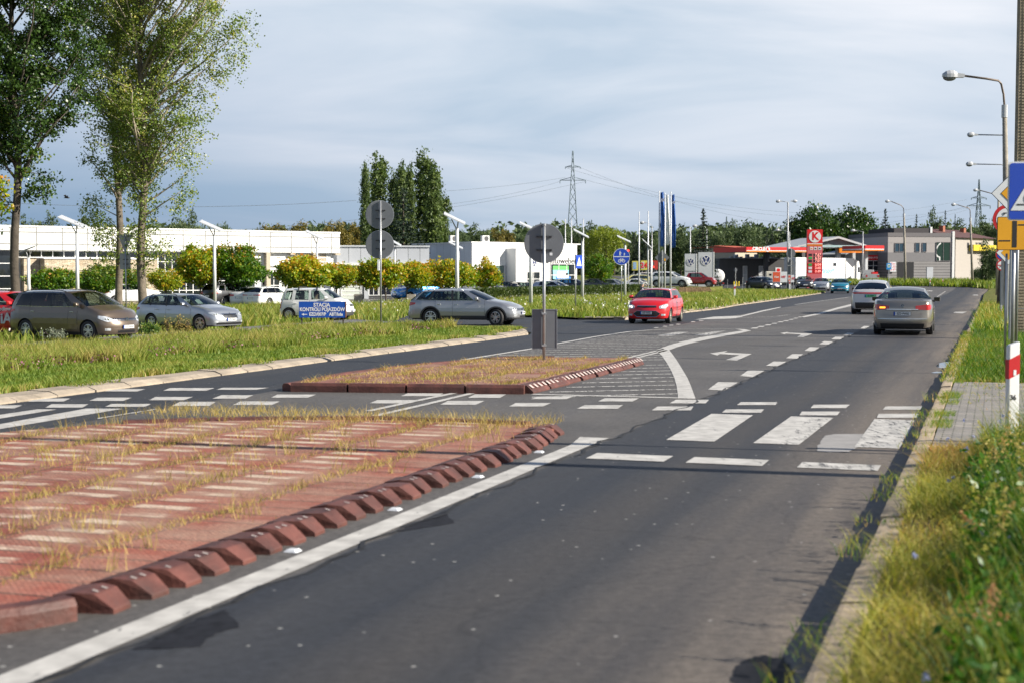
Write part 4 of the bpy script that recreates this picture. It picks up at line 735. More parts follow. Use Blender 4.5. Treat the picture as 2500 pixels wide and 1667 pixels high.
rl = rng.random(7000); P, u, v = uvs(7000, 15, 43, -14.75, -14.25); k = (np.sin(u*1.3)+np.sin(u*3.1+1)+0.4*np.sin(u*7) > 0.55); V_, F_, R_ = blades(P[k], 0.03+0.10*rng.random(k.sum()), 0.02, 0.9, np.clip(0.3+0.6*rng.random(k.sum()), 0, 1), 2, np.full(k.sum(), 0.08)); tag(np_mesh('kerb_weeds', V_, F_, lf_grass, None, R_), 'tufts of grass spilling over the left kerb', 'weeds', kind='stuff')
P, u, v = uvs(9000, 17, 46, -22.5, -17.2); nz = vnoise(P, 1.1, 5); k = (nz > 0.5) & inpoly(P[:, 0], P[:, 1], VL); Pk = P[k]; a_ = rng.random(len(Pk))
specks('clover_flower', Pk[a_ < .5], gzv(Pk[a_ < .5][:, 0], Pk[a_ < .5][:, 1])+0.2+0.14*rng.random((a_ < .5).sum()), 0.022, pinkf, 'pinkish clover heads scattered through the left verge', 'flowers')
specks('seed_head', Pk[a_ > .5], gzv(Pk[a_ > .5][:, 0], Pk[a_ > .5][:, 1])+0.24+0.15*rng.random((a_ > .5).sum()), 0.02, leafmat('brown_seed', [(0, (0.10, 0.05, 0.02)), (1, (0.2, 0.12, 0.05))]), 'brown seed heads scattered through the left verge', 'seed heads')
# rougher grass further back: behind the service lane, and between junction and dealer
BR = [UV(-5, -29.3), UV(62, -29.2), G(960, 786), G(1000, 771), G(1300, 773), G(1250, 737), G(1180, 742), (2, 118), (-8.5, 109.5), (-24, 95.5), (-60, 68)]
X = rng.uniform(-45, 15, 130000); Yv = rng.uniform(35, 120, 130000); keep = inpoly(X, Yv, BR); P = np.stack([X, Yv], 1)[keep]; nz = vnoise(P, 0.35, 13)
V_, F_, R_ = blades(P, (0.18+0.35*nz)*(0.6+0.8*rng.random(len(P))), 0.075, 0.5, np.clip(0.3+0.3*nz+0.4*rng.random(len(P)), 0, 1), 2, gzv(P[:, 0], P[:, 1])-0.03)
tag(np_mesh('meadow_grass', V_, F_, lf_grass, None, R_), 'rough grass with white umbels between the service lane and the dealership', 'grass', kind='stuff')
k = rng.random(len(P)) < 0.018*(vnoise(P, 0.3, 4) > 0.45); Pk = P[k]; specks('white_umbel', Pk, gzv(Pk[:, 0], Pk[:, 1])+0.3+0.25*rng.random(k.sum()), 0.05, flow, 'white flower umbels in the rough grass beyond the service lane', 'flowers')
X = rng.uniform(0, 42, 110000); Yv = rng.uniform(55, 165, 110000); keep = inpoly(X, Yv, VMs); P = np.stack([X, Yv], 1)[keep]; nz = vnoise(P, 0.4, 17)
V_, F_, R_ = blades(P, (0.16+0.30*nz)*(0.6+0.8*rng.random(len(P))), 0.09, 0.5, np.clip(0.28+0.3*nz+0.4*rng.random(len(P)), 0, 1), 2, gzv(P[:, 0], P[:, 1])+0.07)
tag(np_mesh('meadow_grass', V_, F_, lf_grass, None, R_), 'rough grass on the long verge right of the junction', 'grass', kind='stuff')
k = rng.random(len(P)) < 0.02*(vnoise(P, 0.3, 44) > 0.5)*(P[:, 0] < 14); Pk = P[k]; specks('white_umbel', Pk, gzv(Pk[:, 0], Pk[:, 1])+0.35+0.2*rng.random(k.sum()), 0.05, flow, 'white flower umbels in front of the hedge', 'flowers')
X = rng.uniform(38, 90, 30000); Yv = rng.uniform(165, 200, 30000); keep = inpoly(X, Yv, far_verge); P = np.stack([X, Yv], 1)[keep]; V_, F_, R_ = blades(P, 0.35+0.7*rng.random(len(P)), 0.2, 0.4, np.clip(0.35+0.5*rng.random(len(P)), 0, 1), 2, gzv(P[:, 0], P[:, 1]))
tag(np_mesh('meadow_grass', V_, F_, lf_grass, None, R_), 'pale tall grass across the bend before the two-storey house', 'grass', kind='stuff')
# right verge: tall weeds in front, shorter grass behind the paving
parts = []
def rv(n, u0, u1, v0, v1, h0, h1, wd, lean, t0, t1, hfun=None, thin=None):
    P, u, v = uvs(n, u0, u1, v0, v1)
    if thin is not None: k = rng.random(len(P)) < thin(u, v); P = P[k]; u = u[k]; v = v[k]
    nz = vnoise(P, 1.6, 21); h = (h0+(h1-h0)*nz)*(0.55+0.75*rng.random(len(P)))
    if hfun is not None: h = h*hfun(u, v)
    tn = np.clip(t0+(t1-t0)*rng.random(len(P))+0.25*(vnoise(P, 0.8, 77)-0.5), 0, 1); parts.append(blades(P, h, wd, lean, tn, 3, np.full(len(P), 0.11)))
rv(30000, 3.5, 15.6, -0.38, 2.4, 0.18, 0.72, 0.012, 0.6, 0.0, 0.62, lambda u, v: np.clip(0.25+1.15*(v+0.28), 0.12, 1.1)*(1-0.25*np.sin(u*2.7+v)), thin=lambda u, v: np.clip((v+0.45)/0.6, 0.10, 1))
rv(5000, 3.5, 15.6, -0.15, 2.4, 0.4, 0.95, 0.006, 0.4, 0.5, 1.0, lambda u, v: np.clip(0.35+1.0*(v+0.3), 0.2, 1.0))
rv(9000, 3.5, 15.6, -0.6, 0.1, 0.06, 0.30, 0.009, 0.9, 0.78, 1.0)
rv(4500, 3.5, 15.6, -0.68, 0.0, 0.05, 0.13, 0.006, 0.8, 0.45, 1.0); rv(2600, 3.5, 22, -0.95, -0.6, 0.05, 0.16, 0.006, 0.8, 0.3, 1.0, thin=lambda u, v: (np.sin(u*2.1)+np.sin(u*5.3+1) > 0.2)*0.9)
rv(5000, 15.4, 25.4, -0.7, -0.45, 0.04, 0.14, 0.006, 0.8, 0.2, 0.8, thin=lambda u, v: (np.sin(u*1.7+2)+np.sin(u*4.3) > 0.1)*1.0)
rv(2500, 15.2, 17.0, -0.1, 2.5, 0.15, 0.5, 0.008, 0.5, 0.1, 0.9, lambda u, v: np.clip(1.2-(u-15)*0.45, 0.1, 1))
rv(42000, 25.2, 46, -0.55, 6, 0.10, 0.26, 0.014, 0.6, 0.05, 0.65); rv(9000, 25.2, 46, -0.85, 0.3, 0.05, 0.18, 0.012, 0.8, 0.4, 1.0); rv(4000, 15.3, 21, 0.0, 5, 0.02, 0.10, 0.008, 0.9, 0.3, 0.9, thin=lambda u, v: 0.12+(np.abs(np.sin(v*15)) > 0.93)*(np.sin(u*2+v) > 0)); rv(9000, 19.5, 25.6, -0.5, 6, 0.03, 0.10, 0.012, 0.9, 0.5, 1.0, thin=lambda u, v: np.clip((u-20)/4, 0.08, 1)*(0.25+(np.sin(u*14)*np.sin(v*9) > 0.2)))
rv(26000, 46, 84, -0.65, 8, 0.12, 0.5, 0.035, 0.5, 0.3, 0.95)
V_, F_, R_ = merge(parts); tag(np_mesh('verge_weeds', V_, F_, lf_right, None, R_), 'tall weeds and seeding grass on the right verge', 'weeds', kind='stuff')
# seed heads: loose plumes on stems; chicory flowers
P, u, v = uvs(230, 4.0, 13.8, -0.15, 1.8); kp = rng.random(len(u)) < np.clip((u-4)/8, 0.25, 1); P = P[kp]; u = u[kp]; v = v[kp]; h = 0.45+0.42*rng.random(len(P)); h *= np.clip(0.75+0.5*v, 0.5, 1.15); C = []; T = []
for p, hh in zip(P, h):
    tt = random.random(); lx, ly = random.gauss(0, 0.06), random.gauss(0, 0.06)
    for k in range(60): q = random.random(); C.append((p[0]+lx*q+random.gauss(0, 0.028)*(1.2-q), p[1]+ly*q+random.gauss(0, 0.028)*(1.2-q), 0.11+hh*(0.80+0.34*q))); T.append(tt)
C = np.array(C); V, Fc = leaf_geo(C, 0.012, 0.45); tag(np_mesh('seed_plumes', V, Fc, leafmat('plume', [(0, (0.34, 0.34, 0.06)), (0.6, (0.44, 0.37, 0.11)), (0.9, (0.44, 0.28, 0.12)), (1, (0.42, 0.20, 0.11))], 0.7, 0.3), None, np.repeat(np.array(T), 4)), 'rusty and yellow seed plumes above the right-hand weeds', 'seed heads', kind='stuff')
V_, F_, R_ = blades(P, h*0.95, 0.004, 0.1, np.full(len(P), 0.7), 3, np.full(len(P), 0.11)); tag(np_mesh('plume_stems', V_, F_, lf_right, None, R_), 'thin stalks carrying the seed plumes on the right', 'stalks', kind='stuff')
P, u, v = uvs(110, 4.0, 17.5, -0.45, 1.4); C = np.stack([P[:, 0], P[:, 1], 0.11+0.12+0.35*rng.random(len(P))*np.clip(0.6+0.6*v, .3, 1)], 1); C = np.repeat(C[:55], 12, 0)+rng.normal(size=(55*12, 3))*0.008; V, Fc = leaf_geo(C, 0.013, 0.6); tag(np_mesh('chicory_flower', V, Fc, bluef, None, np.repeat(rng.random(len(C)), 4)), 'small pale blue chicory flowers among the right-hand weeds', 'flowers', kind='stuff')
# broad-leaved plants amid the near weeds
P, u, v = uvs(1500, 3.5, 13.5, -0.12, 2.2); C = np.repeat(np.stack([P[:, 0], P[:, 1], 0.18+0.3*rng.random(len(P))], 1), 7, 0)+rng.normal(size=(len(P)*7, 3))*np.array([0.05, 0.05, 0.06]); V, Fc = leaf_geo(C, 0.035, 0.45); tag(np_mesh('broad_leaved_weeds', V, Fc, leafmat('weed_leaf', [(0, (0.02, 0.07, 0.008)), (1, (0.07, 0.17, 0.02))], 0.4, 0.35), None, np.repeat(rng.random(len(C)), 4)), 'broad-leaved green weeds at the lower right corner', 'weeds', kind='stuff')
# dry weeds on the islands: along the joints between the mats, denser at the rims
parts = []
def isl_w(ring, z0, n, seams, hs, dens):
    R2 = np.array(ring); P, u, v = uvs(n, R2[:, 0].min(), R2[:, 0].max(), R2[:, 1].min(), R2[:, 1].max()); k = inpoly(u, v, [tuple(r) for r in ring]); P = P[k]; u = u[k]; v = v[k]
    d = np.min(np.abs(v[:, None]-np.array(seams)[None, :]+0.05*np.sin(u*2.3)[:, None]), 1); pr = np.exp(-(d/0.075)**2)*(0.25+0.75*vnoise(P, 1.1, 6))*0.9+dens*(vnoise(P, 1.5, 9) > 0.55); k = rng.random(len(P)) < pr; P = P[k]
    h = hs*(0.3+0.9*rng.random(len(P))**2)*(0.5+vnoise(P, 1.8, 15)); parts.append(blades(P, h, 0.007 if z0 < 0.1 else 0.011, 0.9, np.clip(0.1+0.8*rng.random(len(P))+0.3*(vnoise(P, 1.2, 31)-0.5), 0, 1), 2, np.full(len(P), z0)))
isl_w(r1_, 0.08, 130000, [-5.7, -6.65, -7.6, -8.55, -9.5, -10.45], 0.11, 0.012); isl_w(r2_, 0.105, 60000, [-7.6, -8.5, -9.4, -10.3, -11], 0.105, 0.13)
P, u, v = uvs(2600, 16.2, 17.2, -10.8, -5.1); parts.append(blades(P, 0.05+0.14*rng.random(len(P))**2, 0.007, 0.8, np.clip(0.3+0.6*rng.random(len(P)), 0, 1), 2, np.full(len(P), 0.09)))
P, u, v = uvs(120, 7, 17.2, -11, -5.2); parts.append(blades(P, 0.25+0.25*rng.random(len(P)), 0.006, 0.3, np.clip(0.2+0.7*rng.random(len(P)), 0, 1), 3, np.full(len(P), 0.08))) if 0 else None
P, u, v = uvs(150, 7, 17.2, -11, -5.2); P = np.repeat(P, 14, 0)+rng.normal(size=(len(P)*14, 2))*0.05; parts.append(blades(P, 0.06+0.22*rng.random(len(P)), 0.006, 0.6, np.clip(0.1+0.7*rng.random(len(P)), 0, 1), 2, np.full(len(P), 0.08)))
V_, F_, R_ = merge(parts); tag(np_mesh('dry_weeds', V_, F_, lf_dry, None, R_), 'dry yellow weeds growing from the joints of the red islands', 'weeds', kind='stuff')
# thistle and flowering plants before the parked cars
def plant(name, label, px, py, hpx, wpx, m, fm=None, n=500, nf=0, sz=0.03):
    g = G(px, py); s = g[1]/F; t = thing(name, label, 'plant', (g[0], g[1], gz(*g)+0.08)); h = hpx*s; w_ = wpx*s/2
    foliage('leaves', t, [(0, 0, h*0.5, w_, w_*0.7, h*0.5), (w_*.4, 0, h*.35, w_*.6, w_*.5, h*.35)], 50, n, 0.05, sz, m)
    if fm: foliage('flowers', t, [(0, 0, h*0.92, w_, w_*0.6, h*0.12)], 24, nf, 0.025, 0.022, fm)
    mb = MB(); [mb.tube([(0, 0, 0), (random.uniform(-w_, w_)*.8, 0, h*random.uniform(.6, .95))], 0.008, 4) for _ in range(8)]; mb.build('stem', barkd, t); return t
plant('tansy_plant', 'yellow-flowering tansy before the brown people carrier', 236, 829, 36, 66, leafmat('tansy_leaf', [(0, (0.03, 0.08, 0.01)), (1, (0.1, 0.17, 0.03))]), yelf, 700, 260)
plant('green_bush', 'bright green leafy plant below the number plate of the brown people carrier', 360, 824, 30, 56, leafmat('tansy_leaf', []), None, 900); plant('pale_thistle', 'grey-green thistle before the rear door of the brown people carrier', 128, 832, 26, 66, leafmat('thistle_leaf', [(0, (0.16, 0.2, 0.12)), (1, (0.34, 0.36, 0.28))]), None, 380)
for i, (px, hh) in enumerate(((409, 42), (438, 52), (458, 38))): plant('dock_plant', 'rust-coloured seeding dock before the silver estate, '+('left', 'middle and tallest', 'right')[i]+' of three', px, 822, hh, 14, lf_dry, None, 300, sz=0.022)
# hedge
hl = leafmat('hedge_leaf', [(0, (0.02, 0.04, 0.01)), (0.5, (0.055, 0.085, 0.02)), (0.85, (0.11, 0.14, 0.035)), (1, (0.2, 0.09, 0.05))]); a, b = Vector((*G(1182, 739),)), Vector((*G(1568, 722),)); n = 26000; tt = rng.random(n); k = rng.random(n); d = (b-a).normalized(); q = np.array([-d.y, d.x]); f = rng.random(n)
top = k < 0.35; off = np.where(top, f*1.3-0.1, np.where(k < 0.9, -0.1, 1.2)); zz = np.where(top, 1.0, f*1.02); C = np.stack([a.x+(b.x-a.x)*tt+q[0]*off, a.y+(b.y-a.y)*tt+q[1]*off, gz(a.x, a.y)*(1-tt)+gz(b.x, b.y)*tt+zz], 1)+rng.normal(size=(n, 3))*0.06
V, Fc = leaf_geo(C, 0.085); ho = np_mesh('hedge', V, Fc, hl, None, np.repeat(np.clip(0.4*vnoise(C[:, :2], 1.5, 2)+0.5*rng.random(n), 0, 1), 4)); tag(ho, 'long clipped green hedge in front of the parked cars', 'hedge')
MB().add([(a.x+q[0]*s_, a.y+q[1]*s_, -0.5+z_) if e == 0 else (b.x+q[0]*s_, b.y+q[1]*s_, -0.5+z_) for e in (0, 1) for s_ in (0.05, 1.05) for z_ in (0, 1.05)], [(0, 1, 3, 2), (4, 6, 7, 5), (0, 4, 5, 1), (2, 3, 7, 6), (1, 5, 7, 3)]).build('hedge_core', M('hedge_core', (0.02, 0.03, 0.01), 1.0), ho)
# ================================================================ vehicles
PAINTS = {}
def paint(name, col, metal=0.35, rough=0.32):
    return M('car_paint_'+name, col, rough, metal, var=0.03, nscale=1.0, coat=1.0)
tint2 = glassmat('dark_tinted_glass', (0.03, 0.033, 0.035))
def lerp_tab(T, x): return float(np.interp(x, [t[0] for t in T], [t[1] for t in T]))
class Car:
    def __init__(s, **k):
        d = dict(L=4.5, W=1.82, H=1.5, wb=2.65, fo=0.92, R=0.32, rim=0.215, zn=0.72, zc=0.98, zbf=0.93, zbr=1.0, xc=None, xa=None, xr=None, xt=None, zd=None, sill=0.24, tum=0.20, belt_in=0.07,
                 pil=None, nose=0.12, tail=0.06, crown=0.05, arch=0.05, fsq=0.80, roofdrop=0.06, rooff=0.03)
        d.update(k); s.__dict__.update(d)
        s.xf = s.L/2-s.fo; s.xrw = s.xf-s.wb
        if s.zd is None: s.zd = s.zbr
        w = s.W/2; s.w = w; L2 = s.L/2; wf = w*s.fsq; P = []
        for k in range(5): y = wf*k/4; P.append((L2-s.nose*(y/wf)**2.2, y))
        P += [(L2-s.nose-0.09, wf+(w-wf)*0.45), (L2-s.nose-0.26, wf+(w-wf)*0.78), (L2-s.nose-0.52, w-0.012)]
        P += [(x, w-0.018*((x)/(L2))**2) for x in np.linspace(L2-s.nose-0.75, -L2+s.tail+0.62, 30)]
        P += [(-L2+s.tail+0.40, w-0.035), (-L2+s.tail+0.17, wf+(w-wf)*0.62), (-L2+s.tail+0.05, wf+(w-wf)*0.3)]
        for k in range(4, -1, -1): y = wf*k/4; P.append((-L2+s.tail*(y/wf)**2, y))
        s.P = np.array(P); dd = np.sqrt(((s.P[1:]-s.P[:-1])**2).sum(1)); s.S = np.concatenate([[0], np.cumsum(dd)]); s.tot = s.S[-1]
        m = len(P); i0 = 4; s.sx = list(range(5, m-5))
        T = np.gradient(s.P, s.S, axis=0); nn = np.stack([-T[:, 1]*-1, T[:, 0]*-1], 1)   # outward normal
        nn = np.stack([T[:, 1], -T[:, 0]], 1); nn /= np.linalg.norm(nn, axis=1)[:, None]
        c = (nn*(s.P-np.array([[0, 0]]))).sum(1); nn[c < 0] *= -1; nn[0] = (1, 0); nn[-1] = (-1, 0); s.Nn = nn
        s.topT = [(-L2, s.zd-0.10), (-L2+0.12, s.zd-0.01), (min(s.xt, s.xt), s.zbr if s.xt < -L2+0.4 else s.zd+0.02), ((s.xt+s.xc)/2, (s.zbf+s.zbr)/2), (s.xc, s.zc), ((s.xc+L2)/2, s.zc*0.42+s.zn*0.58+0.045), (L2-0.22, s.zn+0.035), (L2, s.zn)]
    def xy(s, l): return np.array([np.interp(l, s.S, s.P[:, 0]), np.interp(l, s.S, s.P[:, 1])])
    def nrm(s, l): v = np.array([np.interp(l, s.S, s.Nn[:, 0]), np.interp(l, s.S, s.Nn[:, 1])]); return v/np.linalg.norm(v)
    def l_of_x(s, x):
        i = range(4, len(s.P)-4); xs = [s.P[k, 0] for k in i]; ls = [s.S[k] for k in i]; return float(np.interp(-x, [-a for a in xs], ls))
    def zt(s, x): return lerp_tab(s.topT, x)
    def inset(s, n, z, x):
        top = s.zt(x); f = z/ max(0.3, top)
        side = lerp_tab([(0.12, 0.11), (0.3, 0.03), (0.45, 0.004), (0.62, 0.0), (0.78, 0.012), (0.9, 0.035), (1.0, s.belt_in)], f)
        if n[0] > 0: end = lerp_tab([(0.15, 0.15), (0.3, 0.055), (0.42, 0.01), (0.6, 0.0), (0.75, 0.03), (0.88, 0.075), (1.0, 0.18)], f)
        else: end = lerp_tab([(0.15, 0.14), (0.28, 0.04), (0.4, 0.0), (0.55, 0.01), (0.65, 0.045), (0.8, 0.06), (0.92, 0.075), (1.0, 0.12)], f)
        return side*n[1]**2+end*n[0]**2
    def pos(s, l, z, off=0.0, sd=1):
        p = s.xy(l); n = s.nrm(l); q = p-n*(s.inset(n, z, p[0])-off); return (q[0], q[1]*sd, z)
    def zb(s, x, y):
        r = s.R+s.arch; z = s.sill
        for xw in (s.xf, s.xrw):
            d = abs(x-xw)
            if d < r: z = max(z, s.R+sqrt(r*r-d*d))
        return z
    def belt(s, x, sd=1): return s.pos(s.l_of_x(x), s.zt(x), 0, sd)
    def roof(s, x, sd=1):
        t = (x-s.xr)/(s.xa-s.xr); z = s.H-s.roofdrop-0.10*max(0, t-0.55)**2*1.6-s.__dict__.get('rd2', 0.12)*max(0, 0.5-t)**2*1.6; y = s.w-s.belt_in-s.tum-0.05*max(0, 0.4-t)
        return (x, y*sd, z)
    def strip(s, pts, off, sd=1, th=0.01, n=6):
        # pts: (l, zlo, zhi); a raised patch following the body
        mb = MB(); A_ = []; ls = np.array([p[0] for p in pts]); K = []
        for i in range(len(pts)-1):
            for t in np.linspace(0, 1, n, endpoint=False): K.append([pts[i][j]*(1-t)+pts[i+1][j]*t for j in range(3)])
        K.append(list(pts[-1]))
        rows = []
        for l, a, b in K:
            r = [s.pos(l, a, off-th, sd)]+[s.pos(l, a+(b-a)*q, off, sd) for q in np.linspace(0, 1, 5)]+[s.pos(l, b, off-th, sd)]; rows.append(r)
        rows = [[s.pos(K[0][0], K[0][1], off-th, sd)]*1+[s.pos(K[0][0], K[0][1]+(K[0][2]-K[0][1])*q, off-th, sd) for q in np.linspace(0, 1, 5)]+[s.pos(K[0][0], K[0][2], off-th, sd)]]+rows+[[s.pos(K[-1][0], K[-1][1], off-th, sd)]+[s.pos(K[-1][0], K[-1][1]+(K[-1][2]-K[-1][1])*q, off-th, sd) for q in np.linspace(0, 1, 5)]+[s.pos(K[-1][0], K[-1][2], off-th, sd)]]
        mb.grid(rows, flip=sd < 0); return mb
def wheel(par, r, rr, wdt, loc, sd, col=None, spokes=5, steer=0.0, style='twin'):
    t = bpy.data.objects.new('wheel', None); COL.objects.link(t); t.parent = par; t.location = loc; t.rotation_euler = (0, 0, steer); t.empty_display_size = 0.1
    h = wdt/2; mb = MB(); mb.lathe([(rr, -h*0.8), (rr+0.01, -h), (r*0.93, -h), (r, -h*0.75), (r, h*0.75), (r*0.93, h), (rr+0.01, h), (rr, h*0.8), (rr-0.012, 0)], 28); ty = mb.build('tyre', rubber, t, smooth=True)
    m = MB(); o = h*0.80*sd; i = h*0.45*sd
    m.lathe([(rr+0.004, o*1.05), (rr-0.018, o*1.08), (rr-0.02, i)], 28)
    for k in range(spokes):
        a = 2*pi*k/spokes+0.3
        for da in ((-0.2, 0.2) if style == 'twin' else (0,)):
            wd = 0.018 if style == 'twin' else 0.032
            p0 = (0.03*cos(a+da*2), 0.03*sin(a+da*2)); p1 = ((rr-0.012)*cos(a+da), (rr-0.012)*sin(a+da)); q = (-sin(a+da), cos(a+da)); V = []
            for px_, yy in ((p0, o*1.0), (p1, o*1.02)):
                for sg in (-1, 1): V.append((px_[0]+q[0]*sg*wd, yy, px_[1]+q[1]*sg*wd))
            for px_, yy in ((p0, i), (p1, i)):
                for sg in (-1, 1): V.append((px_[0]+q[0]*sg*wd, yy, px_[1]+q[1]*sg*wd))
            m.add(V, [(0, 1, 3, 2), (4, 6, 7, 5), (0, 2, 6, 4), (1, 5, 7, 3), (2, 3, 7, 6), (0, 4, 5, 1)])
    m.lathe([(0.0, o*1.12), (0.035, o*1.12), (0.055, o*1.0), (0.06, i)], 14); m.build('rim', col or alloy, t, smooth=False)
    b = MB(); b.lathe([(0, i*0.7), (rr-0.02, i*0.7)], 20); b.build('brake_disc', dark, t); return t
def emblem_mark(par, kind, loc, r, rot, m1, m2, front=True):
    # small built badges on grille or boot
    t = MB()
    if kind == 'ringVW':
        t.x = Matrix.Translation(loc) @ Matrix.Rotation(rot, 4, 'Z'); t2 = MB(); t2.x = t.x.copy()
        t2.slab(circ(0, 0, r, 24), -0.004, 0.004); t2.build('badge_disc', m1, par)
        ring = circ(0, 0, r, 28); inn = circ(0, 0, r*0.88, 28)
        for i in range(28):
            j = (i+1) % 28; t.slab([ring[i], ring[j], inn[j], inn[i]], -0.012, -0.004)
        def bar(a, b, wd):
            a = Vector(a)*r; b = Vector(b)*r; d = (b-a).normalized(); q = Vector((-d.y, d.x))*wd*r/2; t.slab([tuple(a-q), tuple(b-q), tuple(b+q), tuple(a+q)], -0.012, -0.004)
        for a, b in (((-0.42, 0.80), (0, 0.12)), ((0.42, 0.80), (0, 0.12)), ((-0.80, 0.42), (-0.38, -0.72)), ((-0.38, -0.72), (0, -0.02)), ((0, -0.02), (0.38, -0.72)), ((0.38, -0.72), (0.80, 0.42))): bar(a, b, 0.135)
        return t.build('badge', m2, par)
    t.x = Matrix.Translation(loc) @ Matrix.Rotation(rot, 4, 'Z')
    if kind == 'oval': t.slab([(r*1.5*cos(a), r*0.6*sin(a)) for a in np.linspace(0, 2*pi, 20, endpoint=False)], -0.01, 0.004); return t.build('badge', m1, par)
    if kind == 'diamond':
        for a, b in (((-.5, 0), (0, 1)), ((0, 1), (.5, 0)), ((.5, 0), (0, -1)), ((0, -1), (-.5, 0))):
            a = Vector(a)*r; b = Vector(b)*r; d = (b-a).normalized(); q = Vector((-d.y, d.x))*0.13*r; t.slab([tuple(a-q), tuple(b-q), tuple(b+q), tuple(a+q)], -0.012, 0.004)
        return t.build('badge', m2, par)
    if kind == 'rings':
        for k in range(4):
            c = (k-1.5)*r*0.9; o_, i_ = circ(c, 0, r*0.6, 16), circ(c, 0, r*0.48, 16)
            for i in range(16): j = (i+1) % 16; t.slab([o_[i], o_[j], i_[j], i_[i]], -0.01-0.001*k, 0.002)
        return t.build('badge', m2, par)
    t.slab(circ(0, 0, r*0.7, 18), -0.01, 0.004); return t.build('badge', m2, par)
def number_plate(par, loc, rot, text, bg=None, W_=0.50, tilt=0.0):
    p = bpy.data.objects.new('number_plate', None); COL.objects.link(p); p.parent = par; p.location = loc; p.rotation_euler = (tilt, 0, rot); p.empty_display_size = 0.1
    MB().box(-W_/2-0.008, W_/2+0.008, 0, 0.008, -0.062, 0.062).build('plate_frame', black, p); MB().box(-W_/2, W_/2, -0.004, 0.0, -0.055, 0.055).build('plate_face', bg or plate, p, )
    MB().box(-W_/2, -W_/2+0.042, -0.006, -0.004, -0.055, 0.055).build('country_band', blueP, p)
    if text: textm(text, 0.092, p, inkm, (0.02, -0.006, 0), (pi/2, 0, 0), 'registration', 0.001, bold=0.002, sx=0.82)
    return p
def seats(c, par, m):
    for xx in (0.18*c.wb-0.25, -0.16*c.wb-0.25):
        for sy in (-1, 1):
            mb = MB(); y = sy*0.37; mb.box(xx-0.27, xx+0.25, y-0.24, y+0.24, 0.45, 0.60)
            mb.add([(xx-0.28, y-0.23, 0.55), (xx-0.14, y-0.23, 0.55), (xx-0.14, y+0.23, 0.55), (xx-0.28, y+0.23, 0.55), (xx-0.42, y-0.19, 1.08), (xx-0.32, y-0.19, 1.08), (xx-0.32, y+0.19, 1.08), (xx-0.42, y+0.19, 1.08)], [(0, 3, 2, 1), (4, 5, 6, 7), (0, 1, 5, 4), (1, 2, 6, 5), (2, 3, 7, 6), (3, 0, 4, 7)])
            mb.box(xx-0.45, xx-0.36, y-0.12, y+0.12, 1.10, 1.28); mb.build('seat', m, par, bevel=0.03)
